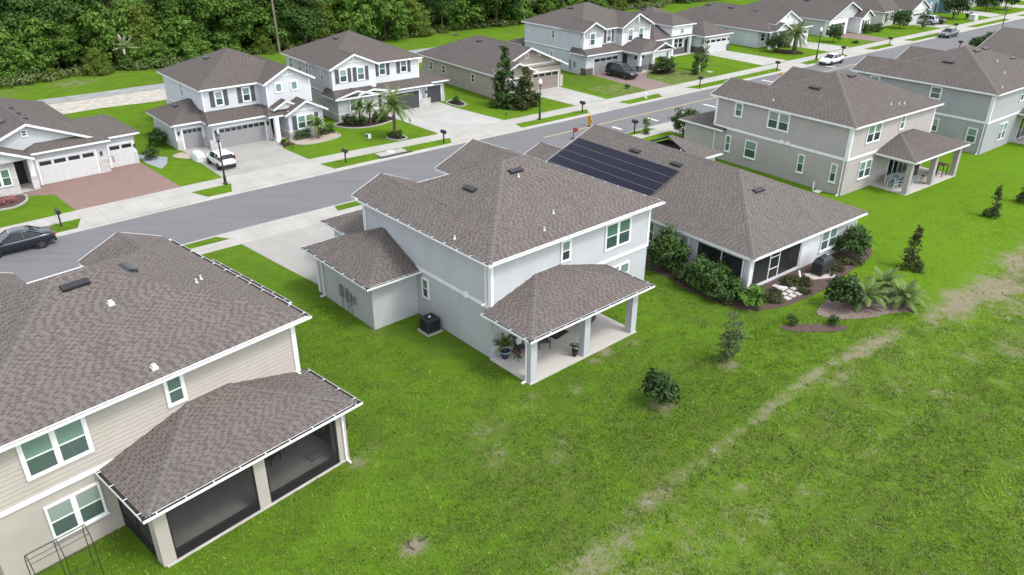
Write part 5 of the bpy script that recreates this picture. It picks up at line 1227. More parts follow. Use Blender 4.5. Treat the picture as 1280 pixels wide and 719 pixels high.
# brushy undergrowth along its foot, too tangled to count
rb = random.Random(9); bl = []
for i in range(560):
    s = rb.uniform(0, 200); t = 120.6 + rb.uniform(-.6, 2.4) + 1.2 * math.sin(s * .3)
    k = rb.uniform(.4, 1.1); p = RW(s, t); bl.append((p[0], p[1], k * .55, k * 1.2, k * 1.2, k * .8, rb.uniform(.1, .9)))
u = leaf_mesh('undergrowth', bl, foliage('brush_leaf', (.065, .10, .028), (.19, .235, .08)), .24, 60, 3); o = mobj('undergrowth', u, None); tag(o, 'tangled brush and weeds along the foot of the wood', 'undergrowth', kind='stuff')
bl = []
for i in range(420):
    s = rb.uniform(-5, 205); t = 126 + rb.uniform(-2, 16); k = rb.uniform(1.2, 2.4); p = RW(s, t); bl.append((p[0], p[1], k * 1.1, k, k, k * 1.1, rb.uniform(0, .4)))
u = leaf_mesh('understorey', bl, LEAF_B, .5, 15, 4); o = mobj('understorey', u, None); tag(o, 'shaded understorey foliage filling the wood between its trunks', 'undergrowth', kind='stuff')
# ---- palms
def frond(m, T, base, az, el, L, seed, droop=1.0, lw=.045, ll=.45, base_t=.5, n=15):
    rr = random.Random(seed); d = Vector((math.cos(az) * math.cos(el), math.sin(az) * math.cos(el), math.sin(el))); P_ = Vector(base); pts = [P_.copy()]
    for i in range(n):
        P_ = P_ + d * (L / n); d = (d + Vector((0, 0, -droop * .055 * (1 + i * .1)))).normalized(); pts.append(P_.copy())
    V_, F_ = m
    for i in range(1, n):
        dd = (pts[i + 1] - pts[i]).normalized() if i + 1 <= n else d
        side = dd.cross(Vector((0, 0, 1))).normalized(); up = side.cross(dd)
        l = ll * math.sin(math.pi * (.12 + .86 * i / n)) ** .7
        for sg in (1, -1):
            for sub in (0, .5):
                q = pts[i].lerp(pts[min(n, i + 1)], sub)
                tip = q + (side * sg * .85 + dd * .5 + Vector((0, 0, -.28 + rr.gauss(0, .12)))).normalized() * l
                k = len(V_); V_ += [q - dd * lw, q + dd * lw, tip + Vector((0, 0, rr.gauss(0, .03)))]; F_.append((k, k + 1, k + 2)); T += [max(0, min(1, base_t + rr.gauss(0, .15)))] * 3
        k = len(V_); w = side * .018; V_ += [pts[i - 1] - w, pts[i - 1] + w, pts[i] + w, pts[i] - w]; F_.append((k, k + 1, k + 2, k + 3)); T += [.75] * 4
def palm(label, s, t, th, nf, L, seed, name='palm_tree', cat='palm', mat=None, trunk_r=.16, elev=(-.35, 1.3), droop=1.0, ll=.45, world=None, tint=.5, group=None):
    o = thing(name, label, cat, world or RW(s, t), 0, group); rr = random.Random(seed)
    m = MB()
    if th > .5:
        prof = []
        for i in range(13): prof.append((trunk_r * (1.25 - .3 * i / 12) * (1 + .10 * (i % 2)), -.1 + th * i / 12))
        prof += [(trunk_r * 1.7, th + .1), (trunk_r * 1.3, th + .35), (.05, th + .5)]
    else: prof = [(trunk_r, -.1), (trunk_r * 1.2, th * .6), (trunk_r * .7, th + .1)]
    m.lathe(prof, 10); m.build('trunk', BARK, o)
    V_, F_, T_ = [], [], []
    for i in range(nf):
        az = i * 2.39996 + rr.gauss(0, .15); f = i / nf; el = elev[1] + (elev[0] - elev[1]) * f + rr.gauss(0, .08)
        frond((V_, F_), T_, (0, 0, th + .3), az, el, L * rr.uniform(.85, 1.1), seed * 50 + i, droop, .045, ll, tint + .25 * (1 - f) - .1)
    me = bpy.data.meshes.new('fronds'); me.from_pydata(V_, [], F_); me.materials.append(mat or LEAF_P); me.attributes.new('tint', 'FLOAT', 'POINT').data.foreach_set('value', T_)
    mobj('crown', me, o); return o
palm('date palm with thick trunk standing in the round kerbed bed before the white-gabled house', 41.35, 68.2, 3.0, 36, 2.5, 1, trunk_r=.15)
palm('big dark feathery palm on the lawn behind the white street sedan', 116.4, 69.0, 2.6, 40, 3.4, 2, trunk_r=.32, elev=(-.5, 1.3))
palm('left small palm of the pair in the dark bed below the white-gabled house', 41.1, 74.9, 1.7, 16, 1.2, 3, trunk_r=.09, ll=.32)
palm('right small palm of the pair in the dark bed below the white-gabled house', 42.2, 74.6, 1.5, 16, 1.2, 4, trunk_r=.09, ll=.32)
palm('small yellowish palm before the shuttered bay of the three-garage house', 35.1, 72.9, 1.2, 18, 1.25, 5, trunk_r=.08, ll=.35, tint=.65)
palm('pale feathery sago-like palm at the left of the back lawn bed beside the dark bush', 43.9, 18.5, .35, 22, 1.5, 6, name='low_palm', trunk_r=.12, elev=(.0, 1.25), ll=.34, tint=.6, mat=LEAF_PY)
palm('pale feathery palm at the back of the lawn bed below the conical tree', 46.3, 18.6, .35, 22, 1.45, 7, name='low_palm', trunk_r=.12, elev=(.0, 1.25), ll=.34, tint=.6, mat=LEAF_PY)
palm('pale feathery palm at the right end of the back lawn bed', 45.7, 16.9, .35, 24, 1.5, 8, name='low_palm', trunk_r=.12, elev=(-.05, 1.2), ll=.34, tint=.6, mat=LEAF_PY)
palm('dead pale star-shaped palm at the foot of the wood', 30.4, 121.3, 2.9, 13, 1.9, 9, mat=LEAF_DRY, trunk_r=.09, elev=(-1.0, 1.3), droop=.12, ll=.32, tint=.9)
palm('potted yellowish palm seedling in the blue pot', 0, 0, .05, 10, .75, 10, name='potted_palm', trunk_r=.03, elev=(.3, 1.4), ll=.2, tint=.8, world=(-1.108 + .55 * math.cos(R(41.526)) + .5 * math.sin(R(41.526)), 36.038 + .55 * math.sin(R(41.526)) - .5 * math.cos(R(41.526)), .48))
# ---- garden trees and shrubs
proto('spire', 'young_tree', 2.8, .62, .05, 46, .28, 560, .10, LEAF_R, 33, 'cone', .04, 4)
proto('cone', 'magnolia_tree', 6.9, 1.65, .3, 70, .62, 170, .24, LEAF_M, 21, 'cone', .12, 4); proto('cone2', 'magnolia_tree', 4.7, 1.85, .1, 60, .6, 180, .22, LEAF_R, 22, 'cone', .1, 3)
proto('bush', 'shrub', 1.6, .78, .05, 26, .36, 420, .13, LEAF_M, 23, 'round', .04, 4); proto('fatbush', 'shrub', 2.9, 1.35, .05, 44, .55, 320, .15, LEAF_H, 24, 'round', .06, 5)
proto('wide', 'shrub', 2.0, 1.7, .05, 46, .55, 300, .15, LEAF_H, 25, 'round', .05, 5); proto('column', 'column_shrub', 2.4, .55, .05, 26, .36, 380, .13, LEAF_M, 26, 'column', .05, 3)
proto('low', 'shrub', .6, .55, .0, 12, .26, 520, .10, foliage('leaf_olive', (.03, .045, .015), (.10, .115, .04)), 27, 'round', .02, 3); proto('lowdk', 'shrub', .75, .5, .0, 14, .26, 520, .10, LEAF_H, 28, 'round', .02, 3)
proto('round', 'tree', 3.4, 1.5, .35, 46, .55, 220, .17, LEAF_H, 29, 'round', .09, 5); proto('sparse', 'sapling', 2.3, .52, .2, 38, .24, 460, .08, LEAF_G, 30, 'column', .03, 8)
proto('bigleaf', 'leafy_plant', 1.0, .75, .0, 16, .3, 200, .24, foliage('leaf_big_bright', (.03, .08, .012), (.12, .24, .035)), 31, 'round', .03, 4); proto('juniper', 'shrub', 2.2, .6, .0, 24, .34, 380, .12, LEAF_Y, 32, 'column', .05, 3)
def garden(key, s, t, sc, lab, cat='shrub', group=None, sz=None): return plant(key, s, t, sc, lab, cat, group, None, sz)
garden('cone', 58.6, 71.4, 1.0, 'tall dark conical tree hiding the front of the tan house', 'tree'); garden('cone2', 60.1, 69.3, 1.0, 'bronze-green conical tree in front of the taller one by the tan house', 'tree')
garden('bush', 26.1, 19.7, 1.0, 'dark glossy round bush alone on the near lawn', sz=1.15); garden('sparse', 31.9, 19.9, 1.3, 'thin straggly sapling on bare soil in the middle of the lawn', 'sapling')
garden('spire', 65.8, 19.6, .95, 'dark columnar bush alone on the lawn below the taupe house porch'); garden('spire', 51.3, 19.2, 1.15, 'dark narrow tree above the feathery palms in the lawn bed', 'tree'); garden('bush', 42.6, 19.1, 1.25, 'dense dark bush at the left end of the back lawn bed', sz=1.35); garden('spire', 71.2, 19.2, 1.0, 'dark bush cut by the right picture edge on the lawn')
garden('fatbush', 38.5, 29.7, 1.0, 'tall leafy bush beside the side window of the white house'); garden('wide', 38.2, 26.4, .95, 'broad bright leafy bush under the lanai side screen'); garden('wide', 38.1, 24.9, .8, 'leafy bush left of the lanai corner column')
garden('bigleaf', 38.4, 22.9, 1.15, 'big-leaved bright plant at the lanai corner by the lawn'); garden('fatbush', 50.0, 22.8, .8, 'dark spreading bush at the right rear corner of the white house')
for i, (s, t, sc, lab) in enumerate(((43.0, 23.0, 1.0, 'small bronze shrub left of the covered grill'), (43.6, 22.5, .95, 'small bronze shrub close to the covered grill'), (39.9, 22.8, .95, 'small brown-green shrub at the start of the stepping stones'), (40.2, 22.3, .85, 'smaller shrub on the lawn side of the stepping stones'), (46.6, 22.4, .85, 'low shrub between grill and rear corner bush'), (47.3, 22.3, .9, 'low olive shrub below the double window of the white house'))): garden('low', s, t, sc, lab)
garden('lowdk', 38.2, 20.0, .8, 'tiny green plant at the left of the long mulch patch', 'plant'); garden('lowdk', 40.2, 18.3, .85, 'tiny dark plant at the right of the long mulch patch', 'plant')
garden('juniper', 62.6, 52.7, .75, 'young street-side shrub beside the mailbox behind the solar roof'); garden('round', 64.8, 49.6, .9, 'dark leafy tree at the corner of the taupe house garage', 'tree', sz=.95)
for s, t, sc, lab in ((144.8, 52.4, .9, 'first olive shrub of the clump by the road beyond the mid-grey house'), (147.5, 52.6, .8, 'middle olive shrub of the clump by the road beyond the mid-grey house'), (151, 52.5, 1.0, 'last olive shrub of the clump by the road under the far lamp'), (155, 52.8, .9, 'olive shrub at the far end of the roadside clump')): garden('wide', s, t, sc, lab)
garden('fatbush', 21.5, 80.5, .62, 'round dark shrub at the left wall of the three-garage house'); garden('lowdk', 19.4, 76.6, 1.5, 'clipped dark shrub by the small white garage door'); garden('lowdk', 20.0, 77.0, 1.3, 'clipped shrub right of the small white garage door')
garden('lowdk', 31.4, 73.0, .8, 'brownish plant at the corner of the pale gravel bed')
for i, (s, t) in enumerate(((39.9, 75.9), (40.5, 75.3), (41.3, 74.3), (42.9, 74.8), (43.6, 74.6), (44.4, 75.0))): garden('lowdk', s, t, 1.0 + .15 * (i % 3), ('dark shrub at the left end of the dark bed under the grey bay', 'dark shrub in front of the left small palm', 'dark shrub between the two small palms', 'dark shrub right of the two small palms', 'low dark shrub near the porch step of the white-gabled house', 'last low dark shrub beside the charcoal garage')[i], sz=1.5)
for i, a in enumerate((.4, 2.5, 4.6)): garden('lowdk', 41.4 + .5 * math.cos(a), 68.2 + .5 * math.sin(a), .9, 'small dark shrub at the foot of the date palm', group='shrubs round the date palm foot')
garden('lowdk', 54.9, 76.3, 1.1, 'dark plant in the small kerbed bed beside the charcoal single garage'); garden('lowdk', 71.8, 77.2, 1.1, 'dark shrub right of the tan garage door'); garden('lowdk', 76.9, 68.5, .8, 'tiny dark plant on the yellowish lawn before the black SUV', 'plant')
garden('round', 88.2, 71.6, .9, 'dense shrub in the bed right of the black SUV', 'shrub', sz=.75); garden('wide', 89.8, 72.8, .5, 'low green shrub by the porch of the twin-gabled house'); garden('lowdk', 87.0, 72.8, 1.2, 'grey-green flowering shrub beside the mauve driveway'); garden('column', 90.9, 68.6, 1.05, 'dark conical bush on the lawn between the twin-gabled and raised-entry houses'); garden('sparse', 93.8, 69.6, 1.9, 'leafless thin young tree before the white garage door', 'tree')
garden('juniper', 120.5, 72.8, 1.25, 'yellow-green columnar shrub right of the big feathery palm'); garden('round', 114.9, 71.8, .85, 'reddish shrub at the porch of the twin white gable house', 'shrub'); garden('round', 131.0, 70.6, .9, 'small brown-green tree on the lawn before the grey-sided house', 'tree')
garden('low', 133.2, 67.8, .9, 'tiny plant near the pavement before the mauve far driveway', 'plant'); garden('wide', 145.3, 72.4, .8, 'dark shrub under the dark-shuttered bay window in the distance'); garden('wide', 148.3, 71.8, .7, 'second shrub right of the shuttered bay window in the distance')
garden('round', 155.5, 71.0, 1.1, 'bushy tree before the cream house with dark red shutters', 'tree'); garden('sparse', 158.4, 68.0, 1.5, 'thin small tree left of the silver SUV', 'sapling'); garden('round', 176.5, 70.2, 1.7, 'rounded green tree on the lawn right of the parked cars', 'tree'); garden('lowdk', 179.5, 68.4, 1.6, 'small dark bush beside the pale utility box')
garden('round', 194.5, 71.0, 1.55, 'left round tree of the two at the top right', 'tree'); garden('round', 200.5, 69.3, 1.6, 'right round dark tree of the two at the top right', 'tree'); garden('wide', 170.5, 74.8, 1.3, 'dark hedge-like shrub behind the parked cars'); garden('wide', 203, 76, 1.2, 'far dark shrub at the top right corner')
for s, t, sc, lab in ((39.0, 23.9, .8, 'low shrub tucked between lanai corner and broad bush'), (41.0, 22.9, .7, 'small shrub under the lanai knee wall near the stepping stones'), (48.6, 22.6, .95, 'low shrub left of the rear corner bush of the white house'), (49.2, 21.9, .8, 'small reddish shrub on the bed edge by the rear corner bush'), (38.0, 28.2, .9, 'low plant between the tall and the broad side bushes'), (37.6, 24.0, .7, 'small plant on the lawn side of the broad side bush'), (42.6, 21.8, .7, 'small shrub at the bed edge right of the stepping stones')): garden('low', s, t, sc, lab)
# clipped hedge and flower bed
def hedge(label, s0, t0, s1, t1, w, h_, mat, seed, cat='hedge', name='hedge', size=.1, per=500):
    o = thing(name, label, cat, RW((s0 + s1) / 2, (t0 + t1) / 2)); c = o.location; rr = random.Random(seed); bl = []
    L = math.hypot(s1 - s0, t1 - t0); n = max(3, int(L / .28))
    for i in range(n):
        for j in range(max(1, int(w / .35))):
            for k in range(max(1, int(h_ / .35))):
                f = (i + .5) / n; p = RW(s0 + (s1 - s0) * f, t0 + (t1 - t0) * f + (j + .5) / max(1, int(w / .35)) * w - w / 2)
                bl.append((p[0] - c.x, p[1] - c.y, (k + .55) * h_ / max(1, int(h_ / .35)), .25, .25, .24, rr.uniform(.2, .8)))
    mobj('foliage', leaf_mesh('hedge', bl, mat, size, per, seed), o); return o
hedge('left clipped hedge block under the shuttered bay window', 32.9, 73.75, 34.6, 73.8, .7, .9, LEAF_H, 41); hedge('right clipped hedge block beside the small yellowish palm', 35.7, 73.8, 37.4, 73.9, .7, .9, LEAF_H, 42); hedge('bright clipped hedge at the corner of the tan house', 59.5, 73.6, 60.6, 73.9, .8, 1.2, LEAF_A, 43)
hedge('pink flowering plants in the kerbed bed by the white stone wall', 4.6, 71.6, 7.4, 72.0, 1.3, .45, FLOWER, 44, 'flowers', 'flower_bed', .09, 420)
# ================= vehicles
TYRE = simple('tyre', (.015, .015, .016), .85, .2, var=.2); RIM = simple('alloy_rim', (.42, .43, .45), .3, .5, .8, .1); RIMD = simple('dark_rim', (.10, .10, .11), .35, .5, .6, .1)
CARGL = glassm('car_glass', (.012, .015, .017), .04, 1.4); RED = simple('tail_light_red', (.16, .008, .012), .2, .6, var=.1); CLEAR = simple('headlight_clear', (.62, .64, .66), .15, .7, var=.05); PLAST = simple('black_bumper_plastic', (.02, .02, .021), .6, .4, var=.15)
PLATE = simple('licence_plate', (.55, .56, .55), .4, .4, var=.1)
CARS = {
 'sedan': dict(W=.92, body=[(-2.42, .5, .80, .62), (-2.36, .38, .96, .78), (-2.1, .30, 1.04, .88), (-1.5, .24, 1.03, .92), (-.6, .22, .97, .93), (.4, .22, .95, .93), (1.1, .23, .94, .92), (1.7, .26, .88, .90), (2.15, .30, .78, .84), (2.38, .36, .66, .72), (2.44, .46, .56, .55)],
   gh=(-1.75, 1.15, -.95, .25, .80, .60, 1.44), wx=(-1.42, 1.42), r=.335, L=2.44),
 'suv': dict(W=.98, body=[(-2.42, .55, 1.0, .72), (-2.38, .42, 1.12, .86), (-2.1, .34, 1.18, .94), (-1.4, .28, 1.16, .97), (0, .26, 1.12, .98), (1.0, .27, 1.1, .97), (1.7, .32, 1.06, .94), (2.2, .36, .98, .88), (2.42, .42, .84, .78), (2.48, .52, .7, .6)],
   gh=(-2.3, 1.15, -1.95, .35, .87, .68, 1.76), wx=(-1.45, 1.48), r=.39, L=2.48),
 'box': dict(W=.9, body=[(-2.0, .5, .98, .72), (-1.97, .4, 1.08, .82), (-1.75, .32, 1.10, .88), (-1.0, .26, 1.06, .90), (0, .24, 1.02, .90), (.8, .25, 1.02, .89), (1.4, .28, .98, .87), (1.8, .32, .9, .8), (1.98, .42, .74, .66)],
   gh=(-1.88, 1.1, -1.72, .45, .83, .70, 1.60), wx=(-1.28, 1.25), r=.34, L=2.0)}
def car(label, cat, s, t, hd, kind, paint, rim=RIM, group=None, sc=1.0, lights=True):
    K = CARS[kind]; o = thing(cat.replace(' ', '_'), label, cat, RW(s, t, -.07 if t < 62.4 else .02), R(40 + hd), group); o.scale = (sc,) * 3
    m = MB(); vs = []; B_ = K['body']
    for x, zl, zb, w in B_:
        half = [(w * .80, zl), (w * .97, zl + (zb - zl) * .22), (w, zl + (zb - zl) * .52), (w * .985, zl + (zb - zl) * .78), (w * .93, zb - .015), (w * .55, zb + .022), (0, zb + .03)]
        vs += [(x, y, z) for y, z in half] + [(x, -y, z) for y, z in half[-2::-1]]
    n = 13
    fs = [(i * n + j, i * n + j + 1, (i + 1) * n + j + 1, (i + 1) * n + j) for i in range(len(B_) - 1) for j in range(n - 1)]
    fs += [(i * n + n - 1, i * n, (i + 1) * n, (i + 1) * n + n - 1) for i in range(len(B_) - 1)] + [tuple(range(n - 1, -1, -1)), tuple(range((len(B_) - 1) * n, len(B_) * n))]
    m.mesh(vs, fs); bo = m.build('body', paint, o, smooth=True)
    sb = bo.modifiers.new('s', 'SUBSURF'); sb.levels = 1; sb.render_levels = 1
    xb0, xb1, xr0, xr1, wb, wr, zr = K['gh']
    zbf = lambda x: [b_[2] + (x - a_[0]) / (b_[0] - a_[0]) * (0) + (a_[2] - b_[2]) * (1 - (x - a_[0]) / (b_[0] - a_[0])) for a_, b_ in zip(B_, B_[1:]) if a_[0] <= x <= b_[0]][0]
    z0, z1 = zbf(xb0) - .02, zbf(xb1) - .02; xm = (xr0 + xr1) / 2; zm = zbf(xm) - .02
    g = MB(); rows = [(xb0, wb * .9, z0, 0), (xr0, wb, zbf(xr0) - .02, 1), (xm, wb, zm, 1), (xr1, wb, zbf(xr1) - .02, 1), (xb1, wb * .92, z1, 0)]
    tops = [(xb0, wb * .9, z0), (xr0, wr, zr - .05), (xm, wr + .01, zr - .01), (xr1, wr, zr - .05), (xb1, wb * .92, z1)]
    vs = []
    for (x, w, z, k), (xt, wt, zt) in zip(rows, tops): vs += [(x, w, z), (xt, wt, zt), (xt, -wt, zt), (x, -w, z)]
    g.mesh(vs, [(i * 4 + j, (i + 1) * 4 + j, (i + 1) * 4 + j + 1, i * 4 + j + 1) for i in range(4) for j in range(3)]); g.build('window_glass', CARGL, o)
    # painted roof skin with a slight crown, and the pillars
    r_ = MB(); vs = []; N_ = 7
    for i in range(N_):
        u = i / (N_ - 1); x = xr0 - .06 + (xr1 - xr0 + .14) * u; zc = zr - .045 + .05 * math.sin(math.pi * u)
        for y in (-1, -.6, 0, .6, 1): vs.append((x, y * (wr + .02), zc + .03 * (1 - y * y)))
    r_.mesh(vs, [(i * 5 + j, (i + 1) * 5 + j, (i + 1) * 5 + j + 1, i * 5 + j + 1) for i in range(N_ - 1) for j in range(4)])
    ro = r_.build('roof', paint, o, smooth=True); so = ro.modifiers.new('t', 'SOLIDIFY'); so.thickness = .04
    class PB:
        def bar(s_, *a):
            q_ = MB(); q_.bar(*a); q_.build('pillar', paint, o)
    p = PB()
    for sg in (1, -1):
        p.bar((xb1, sg * wb * .925, z1), (xr1 + .02, sg * (wr + .01), zr - .04), .06, .05); p.bar((xb0, sg * wb * .905, z0), (xr0 - .02, sg * (wr + .01), zr - .04), .16 if kind != 'sedan' else .1, .05)
        p.bar((xm - .12, sg * (wb + .004), zm), (xm - .1, sg * (wr + .015), zr - .02), .07, .03)
        if kind != 'sedan': p.bar((xr0 + .35, sg * (wb + .004), zbf(xr0 + .35) - .02), (xr0 + .3, sg * (wr + .015), zr - .03), .1, .03)
    for x in K['wx']:
        for sg in (1, -1):
            wv = K['W'] - .02; rr = K['r']; m = MB()
            m.lathe([(rr * .55, -.1), (rr * .93, -.11), (rr, -.06), (rr, .06), (rr * .93, .11), (rr * .55, .1)], 20); tw = m.build('wheel', TYRE, o, smooth=False)
            tw.location = (x, sg * (wv - .08), rr); tw.rotation_euler = (R(90), 0, 0)
            m = MB(); m.lathe([(rr * .60, -.112), (rr * .64, -.118), (rr * .2, -.10)], 16) if sg > 0 else m.lathe([(rr * .2, .10), (rr * .64, .118), (rr * .60, .112)], 16)
            for q in range(5):
                a = q * 1.2566; zz = -.125 if sg > 0 else .125; m.bar((math.cos(a) * .05, math.sin(a) * .05, zz), (math.cos(a) * rr * .62, math.sin(a) * rr * .62, zz), .05, .03)
            m.build('rim', rim, tw)
            m = MB(); m.lathe([(rr * 1.14, -.02), (rr * 1.14, .02)], 20); ar = m.build('wheel_arch', PLAST, o); ar.location = (x, sg * (wv - .015), rr); ar.rotation_euler = (R(90), 0, 0)
    Lh = K['L']; zf = B_[-2][2]; zt_ = B_[1][2]
    for sg in (1, -1):
        m = MB(); m.bar((Lh - .20, sg * .72, zf - .02), (Lh - .06, sg * .48, zf - .04), .14, .13); m.build('headlight', CLEAR, o)
        m = MB()
        if kind == 'box': m.box(-Lh - .005, -Lh + .22, sg * .74 - .08, sg * .74 + .08, 1.0, 1.42)
        else: m.box(-Lh - .01, -Lh + .2, sg * .62 - .17, sg * .62 + .17, zt_ - .2, zt_ - .06)
        m.build('tail_light', RED, o)
        m = MB(); m.box(xb1 - .3, xb1 - .12, sg * (wb + .06) - .07, sg * (wb + .06) + .07, z1 + .02, z1 + .16); m.build('mirror', paint, o, bevel=.02)
    m = MB(); m.box(Lh - .12, Lh + .012, -.48, .48, .36, zf - .13); m.build('grille', PLAST, o, bevel=.02)
    m = MB(); m.box(-Lh - .03, -Lh + .15, -.78, .78, .32, .56); m.build('bumper', PLAST, o, bevel=.03)
    m = MB(); m.box(-Lh - .037, -Lh - .031, -.16, .16, .6, .74); m.build('licence_plate', PLATE, o)
    return o
car('dark blue-grey sedan parked by the kerb at the left edge', 'car', 5.5, 61.15, 180, 'sedan', paintm('slate_blue_paint', (.014, .021, .030), .25, .3), RIMD)
car('white boxy hatchback seen from behind on the three-garage driveway', 'car', 23.95, 70.5, 90, 'box', paintm('white_car_paint', (.66, .67, .68), .25, 0), RIMD, sc=.9)
car('black SUV facing the street on the mauve paver driveway', 'car', 81.7, 74.0, -90, 'suv', paintm('black_car_paint', (.008, .009, .012), .2, .1), RIMD)
car('white sedan driving in the far lane past the lamp post', 'car', 113.6, 61.0, 180, 'sedan', paintm('pearl_white_paint', (.68, .69, .70), .22, 0), RIMD)
car('dark grey sedan at the far kerb beyond the white one', 'car', 153.2, 61.0, 180, 'sedan', paintm('steel_grey_paint', (.09, .105, .12), .25, .5), RIM)
car('silver SUV parked on the driveway of the cream house', 'car', 164.6, 70.6, 90, 'suv', paintm('silver_paint', (.46, .49, .52), .28, .5), RIM)
car('black car half hidden behind the silver SUV', 'car', 167.2, 70.2, 90, 'sedan', paintm('soft_black_paint', (.012, .013, .016), .25, .1), RIM)
# white covered load standing ahead of the hatchback
cv = thing('covered_scooter', 'low white covered shape standing on the driveway ahead of the white hatchback', 'covered scooter', RW(22.95, 73.55), R(130))
m = MB(); vs = []; W9 = [(-.95, .55, .34), (-.9, .75, .40), (-.4, .86, .44), (.3, .88, .44), (.8, .78, .40), (.95, .5, .32)]
for x, z, w in W9: vs += [(x, -w * 1.2, .02), (x, -w * 1.05, z * .75), (x, -w * .6, z), (x, w * .6, z), (x, w * 1.05, z * .75), (x, w * 1.2, .02)]
m.mesh(vs, [(i * 6 + j, i * 6 + j + 1, (i + 1) * 6 + j + 1, (i + 1) * 6 + j) for i in range(5) for j in range(5)] + [(5, 4, 3, 2, 1, 0), tuple(range(30, 36))]); co = m.build('cover', simple('white_cover', (.62, .63, .64), .7, .3, var=.05), cv, smooth=True); co.modifiers.new('s', 'SUBSURF').render_levels = 2
m = MB()
for x in (-.62, .62): m.tube([(x, -.06, .2), (x, .06, .2)], .2, 14)
m.build('wheel', TYRE, cv)
# ================= street furniture
def mailbox(lab, s, t, face=-90):
    o = thing('mailbox', lab, 'mailbox', RW(s, t, .0), R(40 + face)); m = MB(); m.box(-.05, .05, -.05, .05, -.1, 1.12); m.box(-.28, .3, -.035, .035, .98, 1.05); m.build('post', BLACKM, o)
    m = MB(); vs = []
    for x in (-.34, .34): vs += [(x, -.15, 1.06), (x, -.15, 1.22), (x, -.09, 1.33), (x, 0, 1.37), (x, .09, 1.33), (x, .15, 1.22), (x, .15, 1.06)]
    m.mesh(vs, [(0, 1, 2, 3, 4, 5, 6), (13, 12, 11, 10, 9, 8, 7)] + [(i, i + 7, (i + 1) % 7 + 7, (i + 1) % 7) for i in range(7)]); b = m.build('box', BLACKM, o)
    m = MB(); m.box(.05, .09, .152, .17, 1.2, 1.42); m.build('flag', simple('mailbox_flag', (.3, .02, .02), .5), o)
for lab, s, t in (('black mailbox on the verge by the red paver driveway', 8.9, 63.7), ('black mailbox on the verge right of the three-garage driveway', 33.2, 63.9), ('black mailbox at the right end of the verge below the date palm', 44.1, 63.4), ('black mailbox on the verge by the tan house lamp post', 63.6, 63.3), ('black mailbox on the verge right of the mauve SUV driveway', 85.2, 63.3),
    ('black mailbox at the tip of the verge before the white-garage house', 102.3, 62.9), ('black mailbox beside the white street sedan', 121.2, 63.4), ('black mailbox by the mauve driveway in the distance', 135.6, 63.0), ('black mailbox behind the dark grey sedan', 160.4, 62.9)): mailbox(lab, s, t)
mailbox('black mailbox across the street behind the solar roof', 62.1, 53.9, 90); mailbox('black mailbox showing above the mid-grey house roof', 141.2, 54.0, 90)
LAMPW = simple('white_lamp_globe', (.78, .79, .78), .4, .4, var=.03)
def lamp(lab, s, t, h_, white):
    o = thing('street_lamp', lab, 'street lamp', RW(s, t), 0); m = MB()
    m.lathe([(.2, -.1), (.2, .12), (.13, .2), (.12, .75), (.085, .85), (.07, h_ * .6), (.055, h_)], 12); m.build('post', BLACKM, o)
    m = MB(); m.lathe([(.06, h_ + .0), (.17, h_ + .03), (.17, h_ + .09), (.10, h_ + .12)], 12); m.build('collar', BLACKM, o)
    m = MB(); m.lathe([(.11, h_ + .121), (.21, h_ + .3), (.20, h_ + .52), (.1, h_ + .68), (.03, h_ + .72)], 14); m.build('lamp_shade', LAMPW if white else simple('smoked_lamp_glass', (.16, .16, .17), .3, .5), o, smooth=True)
    m = MB(); m.lathe([(.23, h_ + .53), (.12, h_ + .70), (.02, h_ + .8)] if not white else [(.06, h_ + .70), (.03, h_ + .78), (.01, h_ + .86)], 12); m.build('cap', BLACKM if not white else LAMPW, o)
lamp('black street lamp in front of the white hatchback', 22.2, 65.2, 3.75, False); lamp('black street lamp with white globe in front of the tan house', 57.8, 64.2, 3.75, True); lamp('black street lamp with white globe left of the white street sedan', 114.6, 64.0, 4.0, True); lamp('slim black street lamp leaning out of the shrubs at the top right', 163.1, 56, 4.1, False)
# children-at-play figures and red flag on the road
YEL = simple('safety_yellow_plastic', (.50, .25, .02), .5, .4, var=.05); REDF = simple('red_flag_cloth', (.26, .035, .045), .7, .2, var=.1)
def figure(lab, s, t):
    o = thing('warning_figure', lab, 'warning figure', RW(s, t, -.05), R(40 - 90)); m = MB(); m.lathe([(.28, 0), (.26, .06), (.1, .1)], 14); m.build('base', BLACKM, o)
    m = MB(); m.prism([(-.16, -.05), (.16, -.05), (.16, .05), (-.16, .05)], .1, .5); m.prism([(-.24, -.07), (.24, -.07), (.24, .07), (-.24, .07)], .501, .95)
    m.lathe([(.06, .951), (.16, 1.02), (.19, 1.13), (.15, 1.26), (.05, 1.31)], 12); m.bar((.2, 0, .85), (.45, 0, .62), .1); m.bar((-.2, 0, .85), (-.45, 0, 1.05), .1); m.build('figure', YEL, o, bevel=.02)
figure('orange-yellow child-shaped warning figure on the road behind the solar roof peak', 60.2, 58.7); figure('orange-yellow child-shaped warning figure beyond the taupe house roof', 96.3, 58.4)
fo = thing('road_flag', 'red warning flag standing on the road left of the solar roof peak', 'warning flag', RW(55.5, 56.4, -.06), R(40)); m = MB(); m.lathe([(.25, 0), (.22, .08), (.04, .1), (.03, 1.2)], 10); m.build('pole', BLACKM, fo)
m = MB(); vs = []
for i in range(7):
    x = .02 + i * .11; y = .05 * math.sin(i * 1.1); vs += [(x, y, .6 + .02 * i), (x, y, 1.15 - .02 * i)]
m.mesh(vs, [(i * 2, i * 2 + 2, i * 2 + 3, i * 2 + 1) for i in range(6)]); f_ = m.build('flag', REDF, fo); f_.modifiers.new('t', 'SOLIDIFY').thickness = .012
